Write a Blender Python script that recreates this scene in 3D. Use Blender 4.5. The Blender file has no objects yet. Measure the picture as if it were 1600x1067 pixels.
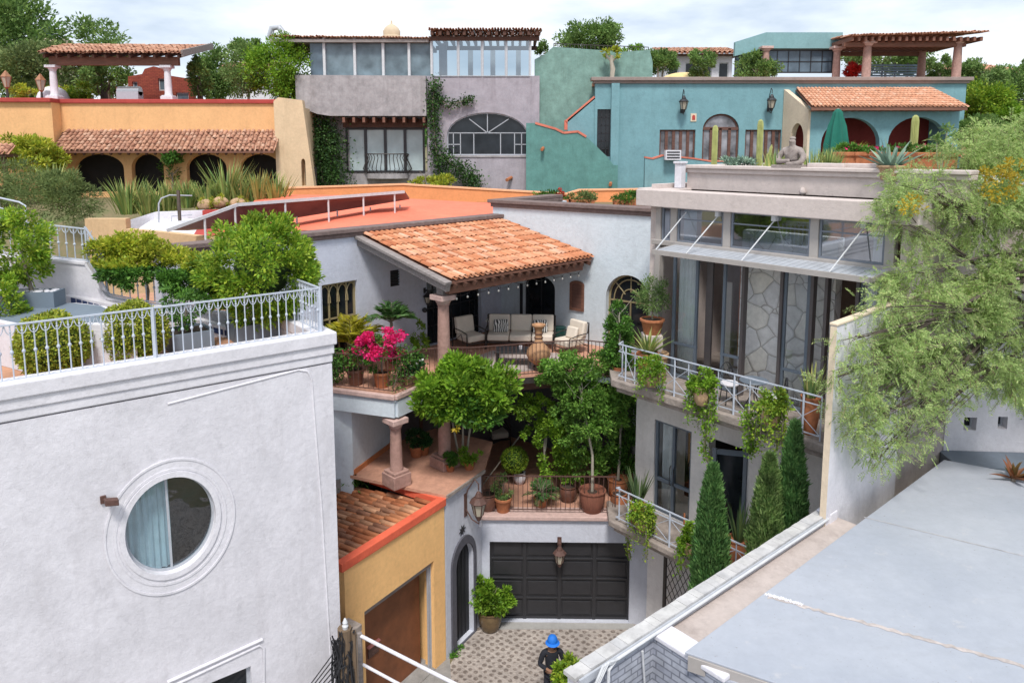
import bpy, bmesh, math, random
import numpy as np
from mathutils import Vector, Matrix
from mathutils.geometry import tessellate_polygon
R = math.radians
PI = math.pi
random.seed(7)
S = bpy.context.scene
COL = S.collection

# ---------------------------------------------------------------- camera
CF, CPITCH, CH, CPY = 1150.0, R(7.5), 13.0, 384.0
cam = bpy.data.cameras.new("camera")
camo = bpy.data.objects.new("camera", cam)
COL.objects.link(camo)
camo.location = (0, 0, CH)
camo.rotation_euler = (PI/2 - CPITCH, 0, 0)
cam.sensor_width = 36
cam.lens = 36*CF/1600
cam.shift_y = -(533.5 - CPY)/1600
cam.clip_end = 3000
S.camera = camo

# ---------------------------------------------------------------- world, sun
SUN_EL, SUN_AZ = R(58), R(182)       # azimuth clockwise from +Y
world = bpy.data.worlds.new("World")
S.world = world
world.use_nodes = True
nt = world.node_tree
nt.nodes.clear()
N = nt.nodes.new
out = N('ShaderNodeOutputWorld'); bg = N('ShaderNodeBackground')
sky = N('ShaderNodeTexSky'); sky.sky_type = 'NISHITA'; sky.sun_disc = False
sky.sun_elevation = SUN_EL; sky.sun_rotation = SUN_AZ
sky.air_density = 1.0; sky.dust_density = 2.0
sc = N('ShaderNodeVectorMath'); sc.operation = 'SCALE'; sc.inputs['Scale'].default_value = 0.10
nt.links.new(sky.outputs[0], sc.inputs[0])
tc = N('ShaderNodeTexCoord'); mp = N('ShaderNodeMapping'); mp.inputs['Scale'].default_value = (1.0, 1.0, 3.2)
mp.inputs['Location'].default_value = (0.3, 0.1, 0.0)
nt.links.new(tc.outputs['Generated'], mp.inputs[0])
n1 = N('ShaderNodeTexNoise'); n1.inputs['Scale'].default_value = 4.2; n1.inputs['Detail'].default_value = 7; n1.inputs['Roughness'].default_value = .55
nt.links.new(mp.outputs[0], n1.inputs['Vector'])
cr = N('ShaderNodeValToRGB')
cr.color_ramp.elements[0].position = .36; cr.color_ramp.elements[0].color = (.38, .44, .52, 1)
cr.color_ramp.elements[1].position = .66; cr.color_ramp.elements[1].color = (.67, .685, .71, 1)
e = cr.color_ramp.elements.new(.50); e.color = (.52, .57, .64, 1)
nt.links.new(n1.outputs[0], cr.inputs[0])
mx = N('ShaderNodeMix'); mx.data_type = 'RGBA'; mx.inputs['Factor'].default_value = .88
nt.links.new(sc.outputs[0], mx.inputs[6]); nt.links.new(cr.outputs[0], mx.inputs[7])
nt.links.new(mx.outputs[2], bg.inputs[0]); bg.inputs[1].default_value = 1.08
nt.links.new(bg.outputs[0], out.inputs[0])

sl = bpy.data.lights.new("sun", 'SUN'); sl.energy = 2.1; sl.angle = R(12); sl.color = (1, .96, .9)
so = bpy.data.objects.new("sun", sl); COL.objects.link(so)
sdir = Vector((math.sin(SUN_AZ)*math.cos(SUN_EL), math.cos(SUN_AZ)*math.cos(SUN_EL), math.sin(SUN_EL)))
so.rotation_euler = sdir.to_track_quat('Z', 'Y').to_euler()
so.location = (0, 0, 60)
S.view_settings.view_transform = 'Standard'
S.view_settings.look = 'None'
S.view_settings.exposure = 0.74
S.view_settings.gamma = 1

# ---------------------------------------------------------------- measuring helpers (photo pixels -> metres)
_c, _s = math.cos(CPITCH), math.sin(CPITCH)
def ray(px, py):
    a = (px-800)/CF; b = (CPY-py)/CF
    return Vector((a, _c + b*_s, -_s + b*_c))
def gz(px, py, z):
    d = ray(px, py); t = (z-CH)/d.z
    return Vector((t*d.x, t*d.y, z))
def gy(px, py, Y):
    d = ray(px, py); t = Y/d.y
    return Vector((t*d.x, Y, CH+t*d.z))

class Fr:
    """a plan frame: origin, heading of its u axis (degrees), base height"""
    def __init__(s, ox, oy, deg, oz=0.0):
        s.o = Vector((ox, oy, oz)); s.a = R(deg); s.deg = deg
        s.U = Vector((math.cos(s.a), math.sin(s.a), 0)); s.V = Vector((-math.sin(s.a), math.cos(s.a), 0))
    def W(s, u, v=0, z=0): return s.o + s.U*u + s.V*v + Vector((0, 0, z))
    def L(s, p):
        q = Vector(p) - s.o
        return Vector((q.dot(s.U), q.dot(s.V), q.z))
    def uz(s, px, py, v=0):
        d = ray(px, py); o = s.o + s.V*v; c = Vector((0, 0, CH))
        t = (o - c).dot(s.V)/d.dot(s.V)
        q = s.L(c + d*t)
        return (q.x, q.z)
    def uv(s, px, py, z):
        q = s.L(gz(px, py, z + s.o.z)); return (q.x, q.y)
    def thing(s, name, label, cat, group=None, kind=None, at=None):
        if at is None: at = (0, 0, 0)
        return thing(name, label, cat, s.W(*at), s.a, group, kind)

def thing(name, label, cat, loc=(0, 0, 0), rz=0, group=None, kind=None):
    o = bpy.data.objects.new(name, None); COL.objects.link(o)
    o.location = loc; o.rotation_euler = (0, 0, rz); o.empty_display_size = .2
    if label: o['label'] = label
    if cat: o['category'] = cat
    if group: o['group'] = group
    if kind: o['kind'] = kind
    return o
def tag(o, label, cat, group=None, kind=None, loc=None, rz=None):
    if label: o['label'] = label
    if cat: o['category'] = cat
    if group: o['group'] = group
    if kind: o['kind'] = kind
    if loc is not None: o.location = loc
    if rz is not None: o.rotation_euler = (0, 0, rz)
    return o
def copy_tree(o, parent=None, **kw):
    c = o.copy(); COL.objects.link(c); c.parent = parent
    for ch in [x for x in KIDS.get(o.name, [])]:
        k = copy_tree(ch, c)
    for k, v in kw.items():
        if k == 'loc': c.location = v
        elif k == 'rz': c.rotation_euler = (0, 0, v)
        elif k == 'scale': c.scale = (v, v, v) if not isinstance(v, tuple) else v
        else: c[k] = v
    return c
KIDS = {}
def adopt(o, parent):
    o.parent = parent
    if parent is not None: KIDS.setdefault(parent.name, []).append(o)
    return o

# ---------------------------------------------------------------- mesh builder
class MB:
    def __init__(s): s.v = []; s.f = []
    def add(s, vs, fs):
        n = len(s.v); s.v += [tuple(p) for p in vs]; s.f += [tuple(i+n for i in f) for f in fs]; return s
    def box(s, x0, x1, y0, y1, z0, z1):
        if x1 < x0: x0, x1 = x1, x0
        if y1 < y0: y0, y1 = y1, y0
        if z1 < z0: z0, z1 = z1, z0
        return s.add([(x0,y0,z0),(x1,y0,z0),(x1,y1,z0),(x0,y1,z0),(x0,y0,z1),(x1,y0,z1),(x1,y1,z1),(x0,y1,z1)],
                     [(0,3,2,1),(4,5,6,7),(0,1,5,4),(1,2,6,5),(2,3,7,6),(3,0,4,7)])
    def prism(s, poly, z0, z1):
        """plan polygon extruded between two heights"""
        ar = sum(poly[i][0]*poly[(i+1) % len(poly)][1]-poly[(i+1) % len(poly)][0]*poly[i][1] for i in range(len(poly)))
        if ar < 0: poly = poly[::-1]
        n = len(poly)
        vs = [(p[0], p[1], z0) for p in poly] + [(p[0], p[1], z1) for p in poly]
        fs = []
        for t in tessellate_polygon([[Vector((p[0], p[1], 0)) for p in poly]]):
            a, b, c = [poly[i] for i in t]
            cr_ = (b[0]-a[0])*(c[1]-a[1])-(b[1]-a[1])*(c[0]-a[0])
            if abs(cr_) < 1e-10: continue
            if cr_ < 0: t = (t[2], t[1], t[0])
            fs += [(t[2], t[1], t[0]), tuple(i+n for i in t)]
        fs += [(i, (i+1) % n, (i+1) % n + n, i+n) for i in range(n)]
        return s.add(vs, fs)
    def wall(s, outer, holes, y0, y1):
        """(u,z) outline with holes, extruded between y0 (front) and y1 (back)"""
        def area(p): return sum(p[i][0]*p[(i+1) % len(p)][1]-p[(i+1) % len(p)][0]*p[i][1] for i in range(len(p)))
        loops = [list(outer) if area(outer) > 0 else list(outer)[::-1]]
        for h in holes: loops.append(list(h) if area(h) < 0 else list(h)[::-1])
        flat = [p for l in loops for p in l]
        tris = tessellate_polygon([[Vector((p[0], p[1], 0)) for p in l] for l in loops])
        n = len(flat); vs = [(p[0], y0, p[1]) for p in flat] + [(p[0], y1, p[1]) for p in flat]
        fs = []
        for t in tris:
            a, b, c = [flat[i] for i in t]
            cr_ = (b[0]-a[0])*(c[1]-a[1])-(b[1]-a[1])*(c[0]-a[0])
            if abs(cr_) < 1e-10: continue
            if cr_ > 0: t = (t[0], t[1], t[2])
            else: t = (t[2], t[1], t[0])
            fs.append(t); fs.append((t[2]+n, t[1]+n, t[0]+n))
        k = 0
        for l in loops:
            m = len(l)
            for i in range(m):
                a, b = k+i, k+(i+1) % m
                fs.append((b, a, a+n, b+n))
            k += m
        return s.add(vs, fs)
    def tube(s, pts, r, n=8, closed=False, caps=True):
        pts = [Vector(p) for p in pts]; m = len(pts)
        rs = r if isinstance(r, (list, tuple)) else [r]*m
        vs = []; prev = None
        for i, p in enumerate(pts):
            if closed: t = pts[(i+1) % m]-pts[i-1]
            else: t = pts[min(i+1, m-1)]-pts[max(i-1, 0)]
            if t.length < 1e-9: t = Vector((0, 0, 1))
            t.normalize()
            if prev is None:
                a = t.cross(Vector((0, 0, 1)))
                if a.length < 1e-3: a = t.cross(Vector((1, 0, 0)))
            else: a = prev - t*prev.dot(t)
            a.normalize(); b = t.cross(a); prev = a
            for k in range(n):
                g = 2*PI*k/n
                vs.append(p + (a*math.cos(g)+b*math.sin(g))*rs[i])
        fs = []
        for i in range(m if closed else m-1):
            j = (i+1) % m
            for k in range(n):
                fs.append((i*n+k, i*n+(k+1) % n, j*n+(k+1) % n, j*n+k))
        if caps and not closed:
            fs.append(tuple(range(n-1, -1, -1))); fs.append(tuple(range((m-1)*n, m*n)))
        return s.add(vs, fs)
    def bar(s, p, q, w, h=None):
        """rectangular bar between two points"""
        p, q = Vector(p), Vector(q); h = h or w
        t = (q-p).normalized(); a = t.cross(Vector((0, 0, 1)))
        if a.length < 1e-3: a = Vector((1, 0, 0))
        a.normalize(); b = a.cross(t)
        vs = []
        for e in (p, q):
            for i, j in ((-1, -1), (1, -1), (1, 1), (-1, 1)): vs.append(e + a*(i*w/2) + b*(j*h/2))
        return s.add(vs, [(0,1,2,3),(7,6,5,4),(0,4,5,1),(1,5,6,2),(2,6,7,3),(3,7,4,0)])
    def lathe(s, prof, n=20, c=(0, 0, 0), wob=0):
        vs = []
        for r_, z in prof:
            for k in range(n):
                g = 2*PI*k/n; rr = r_*(1+wob*math.sin(3*g+z*9))
                vs.append((c[0]+rr*math.cos(g), c[1]+rr*math.sin(g), c[2]+z))
        m = len(prof)
        fs = [(i*n+k, i*n+(k+1) % n, (i+1)*n+(k+1) % n, (i+1)*n+k) for i in range(m-1) for k in range(n)]
        fs.append(tuple(range(n-1, -1, -1))); fs.append(tuple(range((m-1)*n, m*n)))
        return s.add(vs, fs)
    def ball(s, c, r, n=12, sq=(1, 1, 1)):
        prof = [(max(.001, math.sin(PI*i/n)), -math.cos(PI*i/n)) for i in range(n+1)]
        m = MB().lathe(prof, n*2)
        return s.add([(c[0]+p[0]*r*sq[0], c[1]+p[1]*r*sq[1], c[2]+p[2]*r*sq[2]) for p in m.v], m.f)
    def quad(s, a, b, c, d): return s.add([a, b, c, d], [(0, 1, 2, 3)])
    def build(s, name, mat, parent=None, smooth=False, bevel=0, loc=None, rz=None, sub=0):
        me = bpy.data.meshes.new(name)
        me.from_pydata(s.v, [], s.f); me.update()
        if mat: me.materials.append(mat)
        if smooth:
            me.shade_smooth(); me.set_sharp_from_angle(angle=R(42))
        o = bpy.data.objects.new(name, me); COL.objects.link(o)
        if bevel:
            b = o.modifiers.new('bevel', 'BEVEL'); b.width = bevel; b.segments = 2; b.limit_method = 'ANGLE'; b.angle_limit = R(50)
        if sub:
            b = o.modifiers.new('sub', 'SUBSURF'); b.levels = sub; b.render_levels = sub
        if parent is not None: adopt(o, parent)
        if loc is not None: o.location = loc
        if rz is not None: o.rotation_euler = (0, 0, rz)
        return o

def rect(u0, u1, z0, z1): return [(u0, z0), (u1, z0), (u1, z1), (u0, z1)]
def arch(u0, u1, z0, z1, rise=None, n=14):
    """door or window outline with an elliptical head; z1 is the crown"""
    w = (u1-u0)/2; c = (u0+u1)/2
    if rise is None: rise = w
    pts = [(u0, z0), (u1, z0)]
    for i in range(n+1):
        g = PI*i/n
        pts.append((c+w*math.cos(g), z1-rise+rise*math.sin(g)))
    return pts
def ell(c, a, b, n=40): return [(c[0]+a*math.cos(2*PI*i/n), c[1]+b*math.sin(2*PI*i/n)) for i in range(n)]

def np_mesh(name, verts, faces, mat, parent=None, smooth=False):
    me = bpy.data.meshes.new(name)
    nv, nf = len(verts), len(faces); k = faces.shape[1]
    me.vertices.add(nv); me.vertices.foreach_set('co', np.asarray(verts, np.float32).ravel())
    me.loops.add(nf*k); me.loops.foreach_set('vertex_index', np.asarray(faces, np.int32).ravel())
    me.polygons.add(nf); me.polygons.foreach_set('loop_start', np.arange(0, nf*k, k, dtype=np.int32))
    me.polygons.foreach_set('loop_total', np.full(nf, k, dtype=np.int32))
    me.update(); me.validate()
    if mat: me.materials.append(mat)
    if smooth: me.shade_smooth()
    o = bpy.data.objects.new(name, me); COL.objects.link(o)
    if parent is not None: adopt(o, parent)
    return o

# ---------------------------------------------------------------- materials
def lin(c):
    if isinstance(c, str):
        c = tuple(int(c[i:i+2], 16)/255 for i in (0, 2, 4))
        return tuple(x/12.92 if x <= .04045 else ((x+.055)/1.055)**2.4 for x in c)
    return c
class NB:
    def __init__(s, name):
        s.m = bpy.data.materials.new(name); s.m.use_nodes = True; s.t = s.m.node_tree; s.t.nodes.clear()
        s.out = s.n('ShaderNodeOutputMaterial')
        s.p = s.n('ShaderNodeBsdfPrincipled'); s.l(s.p.outputs[0], s.out.inputs[0])
    def n(s, t, **kw):
        x = s.t.nodes.new(t)
        for k, v in kw.items():
            if k in x.inputs: x.inputs[k].default_value = v
            else: setattr(x, k, v)
        return x
    def l(s, a, b): s.t.links.new(a, b)
    def pos(s, scale=(1, 1, 1)):
        g = s.n('ShaderNodeNewGeometry'); m = s.n('ShaderNodeMapping'); m.inputs['Scale'].default_value = scale
        s.l(g.outputs['Position'], m.inputs[0]); return m.outputs[0]
    def obj(s, scale=(1, 1, 1)):
        g = s.n('ShaderNodeTexCoord'); m = s.n('ShaderNodeMapping'); m.inputs['Scale'].default_value = scale
        s.l(g.outputs['Object'], m.inputs[0]); return m.outputs[0]
    def noise(s, vec, scale, detail=5, rough=.6):
        x = s.n('ShaderNodeTexNoise', Scale=scale, Detail=detail, Roughness=rough); s.l(vec, x.inputs['Vector']); return x.outputs[0]
    def ramp(s, fac, stops):
        r = s.n('ShaderNodeValToRGB'); e = r.color_ramp.elements
        while len(e) < len(stops): e.new(.5)
        for i, (p, c) in enumerate(stops):
            e[i].position = p; c = lin(c) if not isinstance(c, (int, float)) else (c, c, c); e[i].color = (*c[:3], 1)
        s.l(fac, r.inputs[0]); return r.outputs[0]
    def mix(s, fac, a, b, mode='MIX'):
        m = s.n('ShaderNodeMix'); m.data_type = 'RGBA'; m.blend_type = mode
        for v, i in ((fac, 0), (a, 6), (b, 7)):
            if hasattr(v, 'is_linked') or hasattr(v, 'links'): s.l(v, m.inputs[i])
            elif i == 0: m.inputs[0].default_value = v
            else: m.inputs[i].default_value = (*lin(v)[:3], 1)
        return m.outputs[2]
    def bump(s, h, strength=.3, dist=.02):
        b = s.n('ShaderNodeBump', Strength=strength, Distance=dist); s.l(h, b.inputs['Height']); s.l(b.outputs[0], s.p.inputs['Normal']); return b

def scl(c, k): c = lin(c); return tuple(min(1, x*k) for x in c)
def stucco(name, col, var=.10, stain=.25, rough=.9, bump=.25, big=.5, streak=1.0, dirt=(.32, .30, .29)):
    b = NB(name); P = b.pos()
    c = b.ramp(b.noise(P, big*2.2, 6, .65), [(.3, scl(col, 1-var)), (.7, scl(col, 1+var))])
    c2 = b.ramp(b.noise(P, 9, 4, .7), [(.3, (.90,)*3), (.65, (1.0,)*3)])
    c = b.mix(1, c, c2, 'MULTIPLY')
    c3 = b.ramp(b.noise(b.pos((1, 1, .6)), 3.1, 9, .8), [(.30, (.86,)*3), (.46, (1.0,)*3)])
    c = b.mix(1, c, c3, 'MULTIPLY')
    st = b.ramp(b.noise(b.pos((2.5*streak, 2.5*streak, .35)), 1.1, 6, .7), [(.52, 0.0), (.80, stain)])
    d = tuple(lin(col)[i]*dirt[i]*1.5 for i in range(3))
    c = b.mix(st, c, d)
    b.l(c, b.p.inputs['Base Color']); b.p.inputs['Roughness'].default_value = rough
    b.p.inputs['Specular IOR Level'].default_value = .25
    h = b.noise(P, 7, 9, .75); b.bump(h, bump*1.6, .04)
    return b.m
def plain(name, col, rough=.6, var=.12, scale=6, bump=.08, metal=0, spec=.5):
    b = NB(name); P = b.pos()
    c = b.ramp(b.noise(P, scale, 5, .65), [(.3, scl(col, 1-var)), (.7, scl(col, 1+var))])
    b.l(c, b.p.inputs['Base Color']); b.p.inputs['Roughness'].default_value = rough
    b.p.inputs['Metallic'].default_value = metal; b.p.inputs['Specular IOR Level'].default_value = spec
    if bump: b.bump(b.noise(P, scale*6, 5, .7), bump, .01)
    return b.m
def tilemat(name, cols, lichen=.25):
    b = NB(name); g = b.n('ShaderNodeNewGeometry')
    c = b.ramp(g.outputs['Random Per Island'], [(i/(len(cols)-1), k) for i, k in enumerate(cols)])
    P = b.pos()
    n_ = b.ramp(b.noise(P, 3.5, 6, .7), [(.35, (.72,)*3), (.65, (1.08,)*3)])
    c = b.mix(1, c, n_, 'MULTIPLY')
    l_ = b.ramp(b.noise(P, 7, 7, .75), [(.58, 0.0), (.72, lichen)])
    c = b.mix(l_, c, (.10, .075, .06))
    b.l(c, b.p.inputs['Base Color']); b.p.inputs['Roughness'].default_value = .88
    b.p.inputs['Specular IOR Level'].default_value = .2
    b.bump(b.noise(P, 30, 5, .7), .25, .01)
    return b.m
def leafmat(name, cols, trans=.3, rough=.55, clump=1.4, lo=.55, hi=1.25):
    b = NB(name); g = b.n('ShaderNodeNewGeometry')
    c = b.ramp(g.outputs['Random Per Island'], [(i/(len(cols)-1), k) for i, k in enumerate(cols)])
    P = b.pos()
    n_ = b.ramp(b.noise(P, clump, 4, .6), [(.3, (lo,)*3), (.72, (hi, hi, hi*.9))])
    c = b.mix(1, c, n_, 'MULTIPLY')
    b.l(c, b.p.inputs['Base Color']); b.p.inputs['Roughness'].default_value = rough
    b.p.inputs['Specular IOR Level'].default_value = .35
    t = b.n('ShaderNodeBsdfTranslucent'); b.l(c, t.inputs[0])
    m = b.n('ShaderNodeMixShader'); m.inputs[0].default_value = trans
    b.l(b.p.outputs[0], m.inputs[1]); b.l(t.outputs[0], m.inputs[2]); b.l(m.outputs[0], b.out.inputs[0])
    return b.m
def glassmat(name, tint=(.014, .017, .021), rough=.08, var=.6):
    b = NB(name); P = b.pos()
    c = b.ramp(b.noise(P, 1.3, 3, .5), [(.3, scl(tint, 1-var)), (.7, scl(tint, 1+var))])
    b.l(c, b.p.inputs['Base Color']); b.p.inputs['Roughness'].default_value = rough
    b.p.inputs['Specular IOR Level'].default_value = .45
    b.bump(b.noise(P, 1.6, 2, .5), .06, .05)
    return b.m
def clearglass(name, refl=.12, tint=(.8, .88, .9)):
    b = NB(name)
    t = b.n('ShaderNodeBsdfTransparent'); t.inputs[0].default_value = (*tint, 1)
    g = b.n('ShaderNodeBsdfGlossy', Roughness=.03); g.inputs[0].default_value = (.9, .95, 1, 1)
    f = b.n('ShaderNodeFresnel', IOR=1.5)
    a = b.n('ShaderNodeMath', operation='ADD'); a.inputs[1].default_value = refl; b.l(f.outputs[0], a.inputs[0])
    m = b.n('ShaderNodeMixShader'); b.l(a.outputs[0], m.inputs[0]); b.l(t.outputs[0], m.inputs[1]); b.l(g.outputs[0], m.inputs[2])
    b.l(m.outputs[0], b.out.inputs[0]); return b.m
def woodmat(name, col, rough=.75, axis=(1, 8, 8)):
    b = NB(name); P = b.obj(axis)
    c = b.ramp(b.noise(P, 2.2, 7, .7), [(.25, scl(col, .55)), (.75, scl(col, 1.35))])
    b.l(c, b.p.inputs['Base Color']); b.p.inputs['Roughness'].default_value = rough
    b.bump(b.noise(P, 6, 6, .7), .3, .01); return b.m

m_white = stucco('white_stucco', (.67, .655, .70), .09, .36, streak=.8)
m_whitetrim = stucco('white_trim', (.70, .685, .73), .05, .22)
m_blue = stucco('bluish_white_stucco', (.58, .61, .71), .04, .16)
m_bluelow = stucco('pale_grey_blue_stucco', (.58, .60, .68), .05, .22)
m_grey = stucco('warm_grey_stucco', (.60, .52, .49), .05, .30)
m_greylow = stucco('pale_grey_stucco', (.74, .71, .70), .05, .3)
m_cream = stucco('cream_stucco', (.70, .58, .44), .06, .3)
m_yellow = stucco('yellow_ochre_stucco', (.80, .46, .22), .07, .22)
m_yelside = stucco('faded_yellow_stucco', (.68, .52, .34), .08, .35)
m_redcope = stucco('orange_red_coping', (.80, .15, .08), .12, .35)
m_orangew = stucco('mustard_stucco', (.95, .56, .24), .07, .2)
m_red = stucco('terracotta_red_paint', (.44, .07, .06), .12, .3)
m_coraltrim = stucco('faded_coral_paint', (.62, .20, .14), .15, .4)
m_coral = stucco('coral_roof_paint', (.88, .22, .135), .10, .35, big=.25)
m_orange = stucco('orange_paint', (.85, .33, .14), .08, .25)
m_mauve = stucco('mauve_stucco', (.38, .35, .39), .14, .55, big=.8)
m_mauve2 = stucco('mottled_grey_stucco', (.36, .34, .35), .22, .6, big=1.2)
m_teal = stucco('teal_stucco', (.19, .355, .395), .10, .3)
m_green = stucco('weathered_green_stucco', (.20, .33, .29), .22, .5, big=.9)
m_tan = stucco('tan_stucco', (.62, .42, .24), .08, .25)
m_pink = stucco('pink_quarry_stone', (.42, .26, .22), .2, .4, bump=.5, big=3)
m_pinkledge = stucco('pinkish_stone_ledge', (.58, .41, .37), .14, .45, bump=.4, big=3)
m_brownstone = stucco('brown_stone_coping', (.20, .15, .14), .2, .4, bump=.4, big=3)
m_slab = stucco('stained_stone_slab', (.34, .29, .26), .25, .6, bump=.5, big=2)
m_concrete = stucco('concrete', (.30, .29, .28), .2, .5, big=1.5)
m_tile = tilemat('clay_barrel_tiles', [(.50,.18,.09), (.62,.27,.14), (.74,.38,.23), (.56,.22,.11), (.76,.46,.32)], .2)
m_tileold = tilemat('old_clay_tiles', [(.44,.15,.07), (.64,.26,.12), (.52,.22,.12), (.70,.38,.22), (.34,.16,.10)], .5)
m_tilefar = tilemat('weathered_clay_tiles', [(.38,.18,.12), (.58,.32,.21), (.48,.25,.17), (.66,.42,.30)], .35)
m_wooddark = woodmat('dark_wood', (.10, .045, .03))
m_woodred = woodmat('reddish_brown_wood', (.20, .09, .06))
m_woodgrey = woodmat('grey_weathered_wood', (.26, .23, .22))
m_iron = plain('dark_iron', (.035, .028, .026), .5, .3, 20, .1)
m_rust = plain('rusty_brown_iron', (.10, .05, .04), .65, .3, 20, .15)
m_paleiron = plain('pale_blue_painted_iron', (.46, .50, .58), .45, .08, 10, .05)
m_greyiron = plain('grey_painted_steel', (.40, .42, .46), .5, .1, 10, .05)
m_steelgrey = plain('blue_grey_door_paint', (.13, .16, .20), .45, .1, 6, .03)
m_black = plain('charcoal_paint', (.022, .022, .026), .5, .25, 8, .05)
m_frame = plain('black_window_steel', (.02, .02, .024), .4, .2, 8, .03)
m_goldframe = plain('olive_gold_window_paint', (.30, .24, .13), .5, .15, 8, .05)
m_whiteframe = plain('light_window_paint', (.55, .56, .58), .5, .1, 8, .03)
m_brownwood = woodmat('brown_door_wood', (.13, .06, .045))
m_glass = glassmat('dark_window_glass')
m_glassblue = glassmat('sky_reflecting_glass', (.10, .14, .18), .04, .3)
m_clear = clearglass('clear_window_glass', .07, (.93, .96, .97))
m_clearrefl = clearglass('reflective_clear_glass', .30, (.62, .72, .78))
m_curtain = plain('white_curtain_cloth', (.80, .82, .82), .9, .08, 3, .1)
m_terra = plain('terracotta_floor_tiles', (.52, .25, .15), .7, .2, 3, .1)
m_pot = plain('terracotta_clay', (.40, .15, .07), .8, .22, 9, .15, spec=.25)
m_potbrown = plain('glazed_brown_pot', (.14, .06, .04), .35, .3, 9, .1)
m_potbuff = plain('buff_mossy_clay', (.42, .28, .17), .85, .35, 12, .2, spec=.2)
m_soil = plain('soil', (.05, .035, .025), .95, .4, 20, .4)
m_bark = woodmat('grey_bark', (.24, .20, .16), .9, (6, 6, 1))
m_barkpale = woodmat('pale_bark', (.42, .38, .31), .9, (6, 6, 1))
m_barkdark = woodmat('dark_bark', (.09, .07, .055), .9, (6, 6, 1))
m_cushion = plain('cream_cushion_cloth', (.72, .64, .55), .95, .06, 5, .1, spec=.1)
m_dark = plain('unlit_interior_black', (.015, .013, .013), .9, .3, 2, 0)  # near-black colour stands in for the shade of unlit interiors
m_greyplanter = plain('slate_blue_planter', (.16, .20, .25), .6, .08, 3, .05)

# foliage
L_bright = leafmat('bright_green_leaves', [(.10,.24,.02), (.20,.38,.03), (.32,.50,.05), (.14,.30,.025)], .35)
L_mid = leafmat('mid_green_leaves', [(.045,.13,.025), (.09,.23,.035), (.15,.32,.05), (.06,.16,.03)], .3)
L_dark = leafmat('dark_green_leaves', [(.015,.055,.018), (.03,.10,.03), (.05,.14,.04), (.02,.07,.02)], .2)
L_yel = leafmat('yellow_green_leaves', [(.22,.32,.03), (.42,.50,.05), (.62,.58,.07), (.28,.40,.04)], .35)
L_lemon = leafmat('lemon_green_leaves', [(.10,.22,.02), (.24,.42,.04), (.45,.55,.06), (.16,.32,.03)], .35)
L_mesq = leafmat('feathery_grey_green_leaves', [(.28,.43,.15), (.41,.56,.20), (.53,.66,.27), (.36,.50,.20), (.66,.70,.33)], .5, .7, 1.1, .70, 1.25)
L_hill = leafmat('soft_grey_green_leaves', [(.12,.18,.07), (.19,.26,.09), (.26,.32,.12)], .3, .7, .5)
L_sword = leafmat('sword_leaf_green', [(.14,.26,.08), (.28,.38,.11), (.42,.46,.16), (.55,.50,.18)], .2)
L_swordd = leafmat('dark_sword_leaf', [(.05,.11,.05), (.10,.17,.07), (.16,.22,.08)], .15)
L_agave = leafmat('blue_green_agave', [(.16,.27,.22), (.24,.36,.30), (.30,.42,.33)], .1)
L_cyp = leafmat('cypress_needles', [(.07,.19,.06), (.14,.30,.09), (.22,.39,.13)], .25, .7, 3.5, .5, 1.3)
L_rose = leafmat('rosemary_green', [(.11,.22,.06), (.20,.32,.10), (.30,.41,.15)], .25, .7, 3.5, .5, 1.3)
L_palmy = leafmat('yellow_palm_leaves', [(.45,.40,.03), (.60,.55,.05), (.35,.38,.04)], .35)
L_palm = leafmat('green_palm_leaves', [(.05,.14,.04), (.09,.20,.06), (.13,.26,.07)], .25)
L_pink = leafmat('magenta_blossom', [(.75,.02,.16), (.85,.04,.26), (.65,.01,.12)], .3, .6, 3, .8, 1.2)
L_flower = leafmat('yellow_blossom', [(.50,.34,.03), (.58,.42,.04), (.38,.36,.05)], .35)
L_red = leafmat('red_blossom', [(.5,.02,.02), (.65,.05,.04)], .3)
L_ivy = leafmat('ivy_leaves', [(.025,.07,.02), (.05,.12,.03), (.08,.17,.04)], .2, .6, 1.6)
# ---------------------------------------------------------------- foliage makers
rng = np.random.default_rng(11)
def leaf_verts(P, D, L, W, fold=.25):
    """diamond leaves: base at P, pointing along D"""
    n = len(P)
    D = D/np.maximum(np.linalg.norm(D, axis=1, keepdims=True), 1e-6)
    up = rng.normal(size=(n, 3)); up[:, 2] += .8
    sd = np.cross(D, up); sd /= np.maximum(np.linalg.norm(sd, axis=1, keepdims=True), 1e-6)
    nn = np.cross(sd, D)
    L = (L*rng.uniform(.7, 1.25, n))[:, None] if np.isscalar(L) else L[:, None]
    Wd = L*(W)
    mid = P + D*L*.45
    v = np.stack([P, mid+sd*Wd*.5+nn*Wd*fold*.5, P+D*L-nn*L*.08, mid-sd*Wd*.5+nn*Wd*fold*.5], 1)
    return v.reshape(-1, 3)
def leaves(name, P, D, L, W, mat, parent=None):
    v = leaf_verts(P, D, L, W); n = len(P)
    f = np.arange(n*4).reshape(n, 4)
    return np_mesh(name, v, f, mat, parent)
def rand_dir(n, zb=0.0):
    d = rng.normal(size=(n, 3)); d[:, 2] += zb
    return d/np.linalg.norm(d, axis=1, keepdims=True)
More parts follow.
